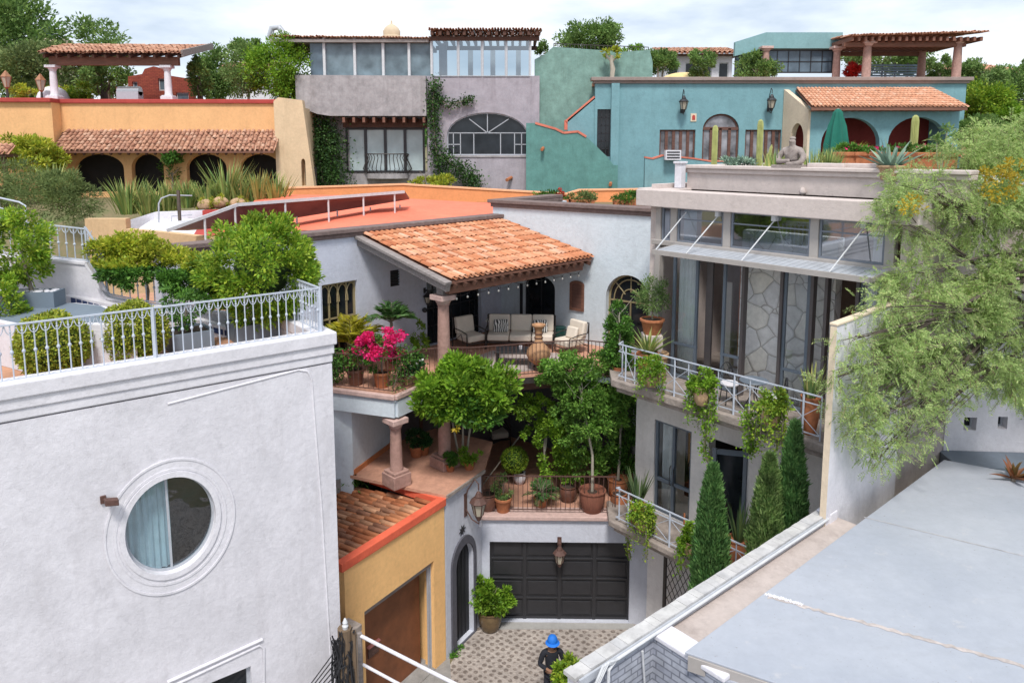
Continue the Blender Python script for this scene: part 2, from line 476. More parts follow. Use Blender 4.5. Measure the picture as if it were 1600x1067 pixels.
def crown_pts(c, r, n, clumps=40, spread=.22, shell=.55, zb=.2, flat=None):
    """clumped points inside an uneven ellipsoid; returns positions and outward directions"""
    r = np.array(r, float); d = rand_dir(clumps)
    rad = shell + (1-shell)*rng.random(clumps)**.5
    cc = d*rad[:, None]*rng.uniform(.82, 1.1, (clumps, 1))
    w = rng.uniform(.5, 1.5, clumps); w /= w.sum()
    k = rng.choice(clumps, n, p=w)
    off = rand_dir(n)*(rng.random(n)**.6)[:, None]*spread*rng.uniform(.7, 1.4, clumps)[k][:, None]
    p = cc[k] + off
    out = off/np.linalg.norm(off, axis=1, keepdims=True)*.8 + d[k]*.5 + rand_dir(n)*.7
    out[:, 2] += zb
    return np.array(c) + p*r, out
def crown(name, c, r, n, L, W, mat, parent=None, **kw):
    P, D = crown_pts(c, r, n, **kw)
    return leaves(name, P, D, L, W, mat, parent)
def limbs(mb, base, top, r0, r1, k=5, spread=.6, seed=0, n=7):
    rr = random.Random(seed); base, top = Vector(base), Vector(top); h = (top-base).length
    pts = [base+(top-base)*t+Vector((rr.uniform(-1, 1), rr.uniform(-1, 1), 0))*h*.03*(0 < t < 1) for t in (0, .25, .5, .75, 1)]
    mb.tube(pts, [r0*1.2, r0, (r0+r1)/2, (r0+r1)/2*.8, r1], n)
    for i in range(k):
        t = rr.uniform(.45, .95); p = base+(top-base)*t; a = rr.uniform(0, 2*PI); l = h*spread*rr.uniform(.6, 1)
        q = p+Vector((math.cos(a)*l*.5, math.sin(a)*l*.5, l*.55)); w = p+(q-p)*.5+Vector((rr.uniform(-.1, .1), rr.uniform(-.1, .1), -.04))*l
        mb.tube([p, w, q], [r1*.9, r1*.6, r1*.25], 6)
    return mb
def tree(name, label, loc, h, trunk_h, r, n, L, W, mat, bark=None, group=None, cat='tree', tr=.1, ntr=1, **kw):
    """trunk + crown; r = crown radii; crown centre at h - r[2]"""
    t = thing(name, label, cat, loc, 0, group)
    mb = MB(); c = Vector((0, 0, h-r[2]))
    for i in range(ntr):
        a = i*2*PI/max(1, ntr)+.5; o = Vector((math.cos(a), math.sin(a), 0))*(.0 if ntr == 1 else .08)
        lean = Vector((math.cos(a), math.sin(a), 0))*(.0 if ntr == 1 else r[0]*.5)
        limbs(mb, o, c+lean+Vector((0, 0, -r[2]*.2)), tr/(1 if ntr == 1 else 1.4), tr*.4, 5, .5, int(loc[0]*31+i))
    mb.build('trunk', bark or m_bark, t, True)
    crown('crown', c, r, n, L, W, mat, t, **kw)
    return t
def strip_mesh(name, blades, mat, parent=None):
    """blades: list of (points, widths, side vector) -> folded strips as islands"""
    vs = []; fs = []
    for pts, ws, sd in blades:
        k = len(vs); m = len(pts)
        for p, w in zip(pts, ws):
            t = Vector(sd)*w*.5
            nn = Vector((0, 0, -.25*w))
            vs += [tuple(Vector(p)-t-nn), tuple(Vector(p)+nn*.6), tuple(Vector(p)+t-nn)]
        for i in range(m-1):
            a = k+i*3
            fs += [(a, a+1, a+4, a+3), (a+1, a+2, a+5, a+4)]
    return np_mesh(name, np.array(vs), np.array(fs), mat, parent)
def sword(name, n, h, w, mat, parent=None, spread=.35, curve=.15, c=(0, 0, 0), r=.06, seed=1, taper=True):
    rr = random.Random(seed); B = []
    for i in range(n):
        a = rr.uniform(0, 2*PI); tilt = spread*rr.random()**.7; hh = h*rr.uniform(.65, 1.05)
        d = Vector((math.cos(a)*math.sin(tilt), math.sin(a)*math.sin(tilt), math.cos(tilt)))
        b = Vector(c)+Vector((math.cos(a), math.sin(a), 0))*r*rr.random()
        sd = Vector((-math.sin(a), math.cos(a), 0)); g = rr.uniform(-.6, .6)
        sd = (sd*math.cos(g)+Vector((math.cos(a), math.sin(a), 0))*math.sin(g))
        pts = []; ws = []
        for j in range(5):
            t = j/4
            pts.append(b+d*hh*t+Vector((math.cos(a), math.sin(a), -.6))*curve*hh*t*t)
            ws.append(w*(.7+.6*t*(1-t)*2)*(1-t**2.5*.96) if taper else w)
        B.append((pts, ws, sd))
    return strip_mesh(name, B, mat, parent)
def palmleaf(name, n, L, mat, parent=None, c=(0, 0, 0), lw=.03, ll=.3, rise=1.0, seed=3, nl=22, droop=.9, elev=(.25, 1.2)):
    rr = random.Random(seed); P = []; D = []; LL = []; mb = MB()
    for i in range(n):
        a = 2*PI*i/n*1.618*2+rr.uniform(-.3, .3); el = rr.uniform(*elev); l = L*rr.uniform(.75, 1.1)
        h = Vector((math.cos(a), math.sin(a), 0)); prev = None; pts = []
        for j in range(9):
            t = j/8; pts.append(Vector(c)+h*l*t*math.cos(el)*(1-.1*t)+Vector((0, 0, l*t*math.sin(el)*rise-droop*l*t*t*.55)))
        mb.tube(pts, [.012*(1-.8*j/8)*L for j in range(9)], 4)
        sd = Vector((-h.y, h.x, 0))
        for j in range(nl):
            t = .12+.88*j/nl; k = min(7, int(t*8)); f = t*8-k; p = pts[k].lerp(pts[k+1], f); tg = (pts[k+1]-pts[k]).normalized()
            for s_ in (-1, 1):
                P.append(p); D.append(sd*s_*.9+tg*.75+Vector((0, 0, .1-rr.random()*.3))); LL.append(ll*(math.sin(PI*min(1, t*.95+.12))**.6)*rr.uniform(.85, 1.1))
    o = leaves(name, np.array([tuple(p) for p in P]), np.array([tuple(d) for d in D]), np.array(LL), lw/ll, mat, parent)
    return o, mb
def vine_pts(path, n, r):
    path = np.array([tuple(p) for p in path]); t = rng.random(n)*(len(path)-1); k = np.minimum(t.astype(int), len(path)-2); f = (t-k)[:, None]
    return path[k]*(1-f)+path[k+1]*f + rng.normal(size=(n, 3))*r

# ---------------------------------------------------------------- barrel tile roof
def tile_roof(name, mat, parent, P0, P1, Q0, nc, nr, lift=.035, seed=1, pans=True, arc=1.0, Q1=None, jit=1.0):
    """P0->P1 eave line, Q0 (and Q1) top line; rows climb from eave to top"""
    rr = np.random.default_rng(seed)
    P0, P1, Q0 = [np.array(tuple(p), float) for p in (P0, P1, Q0)]
    Q1 = P1+(Q0-P0) if Q1 is None else np.array(tuple(Q1), float)
    nseg = 6; vs = []; fs = []
    for i in range(nc):
        for pan in ((0, 1) if pans else (0,)):
            uu = (i+.5+(.5 if pan else 0))/nc
            if uu > 1: continue
            for j in range(nr):
                a = P0+(P1-P0)*uu; b = Q0+(Q1-Q0)*uu
                d = (b-a); L = np.linalg.norm(d)/nr; dn = d/np.linalg.norm(d)
                s = (P1-P0); wd = np.linalg.norm(s)/nc; s = s/np.linalg.norm(s)
                nrm = np.cross(s, dn); nrm /= np.linalg.norm(nrm)
                if nrm[2] < 0: nrm = -nrm
                base = a+dn*L*(j-.08) + s*rr.normal()*.006*jit + nrm*rr.normal()*.004*jit
                rad = wd*.36; k = len(vs)
                for t, rs, lf in ((0, 1.08, 0.03), (1.16, .86, -.005)):
                    for g in range(nseg+1):
                        th = PI*g/nseg
                        if pan: off = s*(-math.cos(th))*rad*rs - nrm*math.sin(th)*rad*.55 + nrm*.01
                        else: off = s*(-math.cos(th))*rad*rs + nrm*math.sin(th)*rad*arc*rs + nrm*lf*.8
                        vs.append(base+dn*L*t+off)
                m = nseg+1
                for g in range(nseg): fs.append((k+g, k+g+1, k+m+g+1, k+m+g))
                # thickness lip at the lower end
                if not pan:
                    for g in range(nseg+1): vs.append(vs[k+g]-nrm*.016-s*(-math.cos(PI*g/nseg))*.014)
                    for g in range(nseg): fs.append((k+2*m+g, k+2*m+g+1, k+g+1, k+g))
    return np_mesh(name, np.array(vs), np.array(fs), mat, parent, False)

# ---------------------------------------------------------------- pots, columns, rails, lanterns
def potprof(r, h, kind=0):
    if kind == 0: return [(.001, 0), (r*.68, 0), (r*.74, h*.1), (r*.93, h*.8), (r*1.0, h*.84), (r*1.06, h*.86), (r*1.06, h*.98), (r*1.0, h), (r*.9, h), (r*.86, h*.9), (.001, h*.88)]
    if kind == 1: return [(.001, 0), (r*.55, 0), (r*.85, h*.25), (r*1.0, h*.55), (r*.86, h*.82), (r*.8, h*.9), (r*.92, h*.98), (r*.9, h), (r*.78, h), (r*.74, h*.9), (.001, h*.88)]
    if kind == 2: return [(.001, 0), (r*.62, 0), (r*.70, h*.05), (r*.92, h*.4), (r, h*.75), (r*.97, h*.92), (r*1.05, h*.95), (r*1.05, h), (r*.92, h), (r*.88, h*.93), (.001, h*.9)]
def pot_into(t, r, h, mat=None, kind=0, c=(0, 0, 0)):
    MB().lathe(potprof(r, h, kind), 24, c).build('pot', mat or m_pot, t, True)
    MB().lathe([(.001, h*.885), (r*.84, h*.89), (r*.84, h*.905), (.001, h*.92)], 16, c).build('soil', m_soil, t)
def potted(name, label, loc, r, h, mat=None, kind=0, group=None, cat='potted plant'):
    t = thing(name, label, cat, loc, 0, group); pot_into(t, r, h, mat, kind); return t
def vine_drape(t, r, h, n, L, mat, drops=6, dl=.6, seed=0, top=.12):
    """bushy top on a pot of radius r, height h, with trails over the rim"""
    rr = random.Random(seed)
    P1, D1 = crown_pts((0, 0, h+top), (r*1.5, r*1.5, top*2.2), int(n*.5), 16, .4)
    Ps, Ds = [P1], [D1]; mb = MB()
    for i in range(drops):
        a = rr.uniform(0, 2*PI); l = dl*rr.uniform(.4, 1.1)
        c, s_ = math.cos(a), math.sin(a)
        path = [(c*r*.6, s_*r*.6, h), (c*r*1.2, s_*r*1.2, h+.03), (c*r*1.4, s_*r*1.4, h-l*.4), (c*r*1.35+.05*rr.uniform(-1, 1), s_*r*1.35, h-l)]
        p = vine_pts(path, int(n*.5/drops), .055); Ps.append(p); d = rand_dir(len(p)); d[:, 2] -= .4; Ds.append(d)
        mb.tube(path, .006, 4)
    mb.build('stem', m_bark, t)
    return leaves('foliage', np.vstack(Ps), np.vstack(Ds), L, .7, mat, t)
def column(label, loc, h, r, rz=0, ped=.45, sq=False, mat=None, group='stone columns'):
    t = thing('stone_column', label, 'column', loc, rz, group); m = mat or m_pink
    b = MB()
    if ped: b.box(-r*1.75, r*1.75, -r*1.75, r*1.75, 0, ped*.82); b.box(-r*1.5, r*1.5, -r*1.5, r*1.5, ped*.82, ped)
    else: b.box(-r*1.4, r*1.4, -r*1.4, r*1.4, 0, .12)
    b.build('pedestal', m, t, bevel=.02)
    z0 = ped or .12; z1 = h-.3
    MB().lathe([(r*1.1, z0), (r*1.12, z0+.06), (r*1.0, z0+.1), (r*1.02, z0+(z1-z0)*.4), (r*.86, z1), (r*1.0, z1+.02), (r*.98, z1+.06)], 20, wob=.012).build('shaft', m, t, True)
    b = MB(); b.lathe([(r*.95, z1+.05), (r*1.1, z1+.08), (r*1.35, z1+.16)], 20); b.box(-r*1.55, r*1.55, -r*1.55, r*1.55, h-.14, h)
    b.build('capital', m_pinkledge if mat is None else m, t, True, bevel=.015)
    return t
def railing(name, label, path, h, mat, pitch=.13, rb=.009, top=.02, postw=.03, posts=None, knob=True, group=None, bottom=.08, arcs=False, sq=True, maxn=100, cat='railing', xpanel=0):
    """path: world points along the foot of the rail"""
    path = [Vector(p) for p in path]; o = path[0].copy()
    t = thing(name, label, cat, o, 0, group); L_ = [p-o for p in path]
    H = Vector((0, 0, h)); B = Vector((0, 0, bottom))
    a = MB(); b = MB()
    for p, q in zip(L_, L_[1:]):
        (a.bar(p+H, q+H, top*2, top*1.2)); b.bar(p+B, q+B, top*1.1, top*1.1)
    a.build('handrail', mat, t); b.build('bottom_rail', mat, t)
    segs = [(p, q, (q-p).length) for p, q in zip(L_, L_[1:])]; tot = sum(s_[2] for s_ in segs)
    def at(d):
        for p, q, l in segs:
            if d <= l+1e-6: return p.lerp(q, d/l)
            d -= l
        return L_[-1]
    pb = MB().box(-postw/2, postw/2, -postw/2, postw/2, 0, h+.01)
    po = None
    for d in (posts if posts is not None else [0, tot]):
        p = at(d)
        if po is None: po = pb.build('post', mat, t, loc=p)
        else:
            c = po.copy(); COL.objects.link(c); adopt(c, t); c.location = p
    if pitch:
        m = MB(); m.tube([(0, 0, bottom), (0, 0, h)], rb, 6)
        if knob: m.lathe([(rb*.9, h*.46), (rb*2.3, h*.485), (rb*2.3, h*.515), (rb*.9, h*.54)], 8); m.lathe([(rb, h*.86), (rb*1.8, h*.875), (rb, h*.89)], 6)
        if arcs:
            g = pitch
            for s_ in (-1, 1): m.tube([(s_*g*.08, 0, h*.82), (s_*g*.3, 0, h*.86), (s_*g*.42, 0, h*.93), (s_*g*.5, 0, h*.99)], rb*.7, 5)
        n = max(1, int(tot/pitch)); first = None
        for i in range(n):
            d = (i+.5)*tot/n; p = at(d); dd = at(min(tot, d+.01))-at(max(0, d-.01)); an = math.atan2(dd.y, dd.x)
            if first is None: first = m.build('baluster', mat, t, True, loc=p, rz=an)
            else:
                c = first.copy(); COL.objects.link(c); adopt(c, t); c.location = p; c.rotation_euler = (0, 0, an)
    if xpanel:
        m = MB()
        n = max(1, int(tot/xpanel))
        for i in range(n):
            p, q = at(i*tot/n), at((i+1)*tot/n)
            z0, z1 = Vector((0, 0, bottom)), Vector((0, 0, h*.80))
            m.bar(p+z0, q+z1, .012, .012); m.bar(p+z1, q+z0, .012, .012); m.bar(q, q+H, .022, .022)
        m.build('cross_bars', mat, t)
        m = MB()
        for p, q in zip(L_, L_[1:]): m.bar(p+H*.80, q+H*.80, .02, .02)
        m.build('middle_rail', mat, t)
    return t
def lantern(label, loc, s=1.0, mat=None, hang=False, bracket=True, rz=0, group=None):
    t = thing('wall_lantern', label, 'lantern', loc, rz, group); m = mat or m_rust
    r = .13*s; h = .38*s; y = -.28*s if bracket else -.16*s
    b = MB()
    if bracket:
        b.box(-.04*s, .04*s, -.02, 0, -.1*s, .32*s)
        b.tube([(0, 0, .05*s), (0, y*.5, -.12*s), (0, y, -.16*s), (0, y*1.05, -.05*s)], .012*s, 6)
        b.tube([(0, 0, .22*s), (0, y*.2, .40*s), (0, y*.7, .62*s), (0, y, .56*s), (0, y, .45*s)], .012*s, 6)
    else: b.box(-.03*s, .03*s, y-.03, 0, .44*s, .50*s); b.box(-.05*s, .05*s, -.02, 0, .36*s, .56*s)
    b.build('bracket', m, t)
    MB().lathe([(.001, -.12*s), (r*.25, -.10*s), (r*.5, -.02*s), (r*.62, 0)], 6, (0, y, 0)).build('base', m, t)
    MB().lathe([(r*.58, 0), (r*1.0, h*.62)], 6, (0, y, 0)).build('glass', m_lamp, t)
    b = MB()
    for k in range(6):
        g = 2*PI*k/6; b.bar((r*.6*math.cos(g), y+r*.6*math.sin(g), 0), (r*1.03*math.cos(g), y+r*1.03*math.sin(g), h*.62), .014*s)
    b.build('cage', m, t)
    MB().lathe([(r*1.2, h*.60), (r*1.25, h*.64), (r*.75, h*.82), (r*.5, h*.86), (r*.55, h*.9), (r*.3, h*1.08), (.001, h*1.15)], 8, (0, y, 0)).build('cap', m, t)
    return t
m_lamp = plain('frosted_lantern_glass', (.42, .38, .30), .3, .1, 5, 0)

def window_part(parent, outline, v, depth, fw, mat, gmat, bars=(), barw=.03, name='window', curtain=None, sill=None):
    """frame ring in the (u,z) plane at depth v, glass, and bars given as ((u,z),(u,z))"""
    cu = sum(p[0] for p in outline)/len(outline); cz = sum(p[1] for p in outline)/len(outline)
    us = [p[0] for p in outline]; zs = [p[1] for p in outline]
    ku = 1-2*fw/(max(us)-min(us)); kz = 1-2*fw/(max(zs)-min(zs)); mu, mz = (max(us)+min(us))/2, (max(zs)+min(zs))/2
    inner = [(mu+(p[0]-mu)*ku, mz+(p[1]-mz)*kz) for p in outline]
    m = MB(); m.wall(outline, [inner], v, v+depth)
    for a, b in bars: m.bar((a[0], v+depth*.45, a[1]), (b[0], v+depth*.45, b[1]), barw, barw)
    f = m.build(name, mat, parent)
    MB().add([(p[0], v+depth*.6, p[1]) for p in inner], [tuple(range(len(inner)))]).build('pane', gmat, f)
    if curtain:
        c = MB(); u0, u1 = min(us)+fw, max(us)-fw
        for a, b in curtain:
            n = 22; x0 = u0+(u1-u0)*a; x1 = u0+(u1-u0)*b; pts = [(x0+(x1-x0)*i/n, v+depth+.12+.03*math.sin(i*1.9)) for i in range(n+1)]
            for i in range(n): c.quad((pts[i][0], pts[i][1], min(zs)), (pts[i+1][0], pts[i+1][1], min(zs)), (pts[i+1][0], pts[i+1][1], max(zs)-fw), (pts[i][0], pts[i][1], max(zs)-fw))
        c.build('curtain', m_curtain, f)
    return f
def grid_bars(u0, u1, z0, z1, nc, nr):
    B = [((u0+(u1-u0)*i/nc, z0), (u0+(u1-u0)*i/nc, z1)) for i in range(1, nc)]
    return B+[((u0, z0+(z1-z0)*j/nr), (u1, z0+(z1-z0)*j/nr)) for j in range(1, nr)]
def copings(pts_uv, z0, z1, out, mb):
    pass
# ================================================================ ground and paving
def build_ground():
    xs = np.concatenate([np.linspace(-400, -60, 8), np.linspace(-56, 56, 57), np.linspace(60, 400, 8)])
    ys = np.concatenate([np.linspace(-60, 20, 12), np.linspace(22, 60, 39), np.linspace(66, 900, 22)])
    def hz(x, y):
        if y < 28: b = 0
        elif y < 37: t = (y-28)/9; b = 10.2*t*t*(3-2*t)
        elif y < 70: b = 10.2+(y-37)*.07
        else: b = 12.5+min(6, (y-70)*.05)
        if x < -10 and y > 12 and y < 28: t = min(1, (-10-x)/5)*min(1, (y-12)/8); b = max(b, 7*t)
        return b
    V = [(x, y, hz(x, y)) for y in ys for x in xs]; nx = len(xs)
    Fc = [(j*nx+i, j*nx+i+1, (j+1)*nx+i+1, (j+1)*nx+i) for j in range(len(ys)-1) for i in range(nx-1)]
    b = NB('dry_ground_soil'); P = b.pos()
    c = b.ramp(b.noise(P, .6, 6, .7), [(.3, (.10, .12, .04)), (.5, (.20, .16, .09)), (.7, (.09, .13, .04))])
    b.l(c, b.p.inputs['Base Color']); b.p.inputs['Roughness'].default_value = .95; b.bump(b.noise(P, 8, 6, .7), .4, .05)
    o = np_mesh('ground', np.array(V), np.array(Fc), b.m); o['kind'] = 'structure'
build_ground()

# cobbled court: pale concrete with a diagonal lattice of river-stone rosettes
def cobblemat():
    b = NB('cobbled_court'); P = b.pos((1, 1, 1))
    rot = b.n('ShaderNodeMapping'); rot.inputs['Rotation'].default_value = (0, 0, R(40)); b.l(P, rot.inputs[0])
    v = b.n('ShaderNodeTexVoronoi', Scale=5.6, Randomness=.32); b.l(rot.outputs[0], v.inputs['Vector'])
    v2 = b.n('ShaderNodeTexVoronoi', Scale=16.0, Randomness=1.0); b.l(P, v2.inputs['Vector'])
    st = b.ramp(v2.outputs['Distance'], [(.1, (.34, .29, .26)), (.55, (.17, .14, .125))])
    stone = b.ramp(b.noise(P, 11, 3), [(.35, (.38, .34, .32)), (.65, (.50, .45, .42))])
    m_ = b.ramp(v.outputs['Distance'], [(.28, .9), (.42, 0.0)])
    c = b.mix(m_, stone, st)
    d = b.ramp(b.noise(P, .7, 6, .7), [(.35, (.72, .70, .68)), (.65, (1.05, 1.03, 1.0))])
    c = b.mix(1, c, d, 'MULTIPLY')
    b.l(c, b.p.inputs['Base Color']); b.p.inputs['Roughness'].default_value = .9
    b.bump(v2.outputs['Distance'], .6, .03)
    return b.m
court = MB(); court.add([(-1.75, 16.6, .004), (-.9, 19.4, .004), (4.6, 19.4, .004), (6.5, 13, .004), (6.5, -6, .004), (-4.0, -6, .004), (-4.0, 13.0, .004)], [(0, 6, 5, 4, 3, 2, 1)])
court.build('courtyard_paving', cobblemat())['kind'] = 'structure'
st = MB(); st.add([(-1.60, 17.4, .008), (-1.5, 16.6, .008), (-1.0, 14.4, .008), (-1.2, -6, .008), (-8, -6, .008), (-8, 12, .008), (-6.5, 20, .008), (-2.6, 20, .008)], [(0, 7, 6, 5, 4, 3, 2, 1)])
st.build('driveway', m_concrete)['kind'] = 'structure'
thr = MB(); thr.box(-.75, 3.35, 18.55, 19.05, .0, .03); thr.build('garage_apron', stucco('apron_concrete', (.38, .37, .36), .1, .4))['kind'] = 'structure'

# ================================================================ near white house on the left
LH = Fr(-3.35, 13.29, 37.3)
def lh_house():
    t = LH.thing('white_house', 'near white rendered house on the left with an oval window and stepped cornice', 'house')
    uz = LH.uz
    l, r_ = uz(159, 822), uz(371, 822); tp, bt = uz(268, 714), uz(268, 934)
    c = ((l[0]+r_[0])/2-.0, (tp[1]+bt[1])/2)
    a, b = (r_[0]-l[0])/2*.985, (tp[1]-bt[1])/2*.96
    # glass opening
    l2, r2 = uz(196, 822), uz(336, 822); tp2, bt2 = uz(266, 748), uz(266, 893)
    c2 = ((l2[0]+r2[0])/2, (tp2[1]+bt2[1])/2); a2, b2 = (r2[0]-l2[0])/2*1.03, (tp2[1]-bt2[1])/2*1.03
    c = ((c[0]+c2[0])/2, (c[1]+c2[1])/2)
    lw0 = uz(345, 1060)[0]; lw1, lz1 = uz(392, 1040)
    top = 9.65
    w = MB(); w.wall([(-14, 0), (0, 0), (0, top-.6), (-14, top-.6)], [ell(c2, a2*1.06, b2*1.06, 48), rect(lw0-.9, lw1, lz1-1.6, lz1)], 0, .3)
    w.box(-14, -13.7, .3, 9, 0, top-.6); w.box(-.3, 0, .3, 8.6, 0, top-.6)
    w.wall(rect(-13.7, -.3, 0, top-.6), [], 8.6, 8.9)
    w.build('wall', m_white, t)
    k = MB()
    for z0, z1, p in ((top-.58, top-.42, .018), (top-.42, top-.24, .045), (top-.24, top, .085)):
        k.box(-14.1, p, -p, .3, z0, z1); k.box(-.3, p, .3, 8.7, z0, z1)
    k.build('cornice', m_whitetrim, t, bevel=.025)
    # raised mouldings
    g = MB()
    p = [uz(262, 631), uz(466, 578), uz(480, 580), uz(487, 592), uz(489, 620), uz(503, 800), uz(519, 1067)]
    g.tube([(q[0], 0, q[1]) for q in p[:3]]+[(q[0], 0, q[1]) for q in p[3:]]+[(p[-1][0], 0, 0)], .018, 8)
    q = [uz(262, 1075), uz(405, 1008), uz(412, 1012), uz(413, 1090)]
    g.tube([(x[0], 0, x[1]) for x in q]+[(q[-1][0], 0, lz1-1.6)], .025, 8)
    g.tube([(q[0][0], -.01, q[0][1]+.12), (q[1][0]+.06, -.01, q[1][1]+.10)], .03, 8)
    g.build('moulding', m_whitetrim, t, True)
    # oval surround: three steps
    s = MB()
    E_ = lambda f: ell(c, a*f, b*f, 56)
    s.wall(E_(1.0), [E_(.965)], -.018, 0.0); s.wall(E_(.965), [E_(.86)], -.006, 0.0)
    s.wall(E_(.86), [E_(.82)], -.016, 0); s.wall(E_(.82), [ell(c2, a2*1.12, b2*1.12, 56)], -.009, 0)
    s.wall(ell(c2, a2*1.12, b2*1.12, 56), [ell(c2, a2, b2, 56)], -.03, .14)
    s.build('window_surround', m_whitetrim, t, bevel=.012)
    ln = (uz(261, 756)[0]+.0, uz(261, 752)[1]); ln2 = uz(271, 890)
    f = window_part(t, ell(c2, a2, b2, 48), .10, .05, .035, m_greyiron, m_ovalglass, [((ln[0], c2[1]+b2), (ln2[0], c2[1]-b2))], .035, 'oval_window', curtain=[(0, .52)])
    MB().box(c2[0]-a2-.2, c2[0]+a2+.2, .8, .85, c2[1]-b2-.3, c2[1]+b2+.3).build('back_board', m_ovalback, f)
    window_part(t, rect(lw0-.9, lw1, lz1-1.6, lz1), .08, .06, .06, m_greyiron, m_glass, grid_bars(lw0-.9, lw1, lz1-1.6, lz1, 2, 1), .05)
    # roof terrace floor and inner kerb
    MB().box(-13.7, -.3, .3, 8.6, 9.0, 9.2).build('terrace_floor', m_terrafloor, t)
    return t
m_terrafloor = stucco('terrace_tiles', (.50, .27, .17), .15, .4, big=2)
def ovalglass():
    b = NB('oval_window_glass')
    t = b.n('ShaderNodeBsdfTransparent'); t.inputs[0].default_value = (.55, .68, .74, 1)
    g = b.n('ShaderNodeBsdfGlossy', Roughness=.02); g.inputs[0].default_value = (.9, .95, 1, 1)
    m = b.n('ShaderNodeMixShader'); m.inputs[0].default_value = .12
    bp = b.n('ShaderNodeBump', Strength=.15, Distance=.05); b.l(b.noise(b.pos(), 2.0, 2), bp.inputs['Height']); b.l(bp.outputs[0], g.inputs['Normal'])
    b.l(t.outputs[0], m.inputs[1]); b.l(g.outputs[0], m.inputs[2]); b.l(m.outputs[0], b.out.inputs[0]); return b.m
m_ovalglass = ovalglass()
m_ovalback = plain('dark_blue_backing', (.045, .06, .075), .9, .5, 2, .1)  # board added behind the oval glass, its colour standing for the unlit room
lh = lh_house()

def lh_rail():
    top = 9.65
    path = [LH.W(-11.5, .10, top), LH.W(-.15, .10, top), LH.W(-.15, 2.6, top)]
    tot = 11.35+2.5
    u2 = LH.uz(243, 556, .1)[0]; u1 = LH.uz(0, 600, .1)[0]
    return railing('terrace_railing', 'pale blue iron railing with knobbed balusters along the near white house roof edge', path, .82, m_paleiron,
                   pitch=.145, rb=.011, postw=.05, posts=[0, 11.5+u2, 11.35, tot], arcs=True, group=None, bottom=.0)
lh_rail()

# floodlight on the wall
def floodlight():
    u, z = LH.uz(163, 778)
    t = LH.thing('floodlight', 'small brown floodlight fixed beside the oval window', 'floodlight', at=(u, 0, z))
    m = MB(); m.box(-.06, .02, -.04, 0, -.07, .05); m.bar((-.02, -.03, 0), (.05, -.12, .01), .03); m.build('bracket', m_rust, t)
    m = MB(); m.add([(-.02, -.22, -.05), (.17, -.22, -.09), (.17, -.10, -.09), (-.02, -.10, -.05), (-.02, -.22, .05), (.17, -.22, .01), (.17, -.10, .01), (-.02, -.10, .05)], [(0,3,2,1),(4,5,6,7),(0,1,5,4),(1,2,6,5),(2,3,7,6),(3,0,4,7)])
    m.build('lamp_housing', m_rust, t, bevel=.01)
floodlight()

# --- things on the near roof terrace
zt = 9.2
def ballbush(label, px, py, rpx, cat='topiary', group='clipped round bushes behind the terrace railing'):
    p = gz(px, py+rpx*.82, zt); r = rpx*p.y/CF
    t = thing('round_bush', label, cat, p, 0, group)
    c = (0, 0, r*.95)
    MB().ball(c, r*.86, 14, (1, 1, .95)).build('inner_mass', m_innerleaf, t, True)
    d = rand_dir(9000); P = np.array(c)+d*r*rng.uniform(.84, 1.03, (9000, 1))*(1+.05*np.sin(d[:, :1]*6+d[:, 1:2]*5)); 
    leaves('foliage', P, d*.6+rand_dir(9000), .055, .6, L_yelbush, t)
    pot_into(t, r*.5, .18, m_greyplanter)
    return t
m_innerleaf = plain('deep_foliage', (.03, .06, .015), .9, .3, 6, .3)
L_yelbush = leafmat('clipped_yellow_green_leaves', [(.15,.24,.02), (.32,.38,.04), (.52,.50,.07), (.22,.30,.03)], .3, .6, 5, .7, 1.2)
ballbush('clipped round golden green bush on the left behind the railing', 85, 543, 53)
ballbush('clipped round golden green bush nearer the railing middle post', 211, 524, 50)

def planter(label, loc, rz, sx, sy, h, group='slate blue planters on the roof terrace'):
    t = thing('planter_box', label, 'planter', loc, rz, group)
    m = MB(); w = .04
    m.box(-sx/2, sx/2, -sy/2, -sy/2+w, 0, h); m.box(-sx/2, sx/2, sy/2-w, sy/2, 0, h)
    m.box(-sx/2, -sx/2+w, -sy/2+w, sy/2-w, 0, h); m.box(sx/2-w, sx/2, -sy/2+w, sy/2-w, 0, h)
    m.build('planter_wall', m_greyplanter, t)
    MB().box(-sx/2+w, sx/2-w, -sy/2+w, sy/2-w, 0, h*.9).build('soil', m_soil, t)
    return t
p = gz(283, 552, zt); planter('square slate blue planter with a small shrub behind the railing', p+Vector((0, .35, 0)), R(37), .75, .75, .38)
def smallshrub():
    q = p+Vector((-.05, .35, .34)); t = thing('small_shrub', 'loose leafy shrub growing in the slate blue planter', 'shrub', q)
    m = MB(); limbs(m, (0, 0, 0), (.02, .02, .5), .02, .01, 6, .8, 4); m.build('stem', m_bark, t, True)
    crown('foliage', (0, 0, .5), (.42, .42, .38), 1500, .07, .5, L_mid, t, clumps=24)
smallshrub()
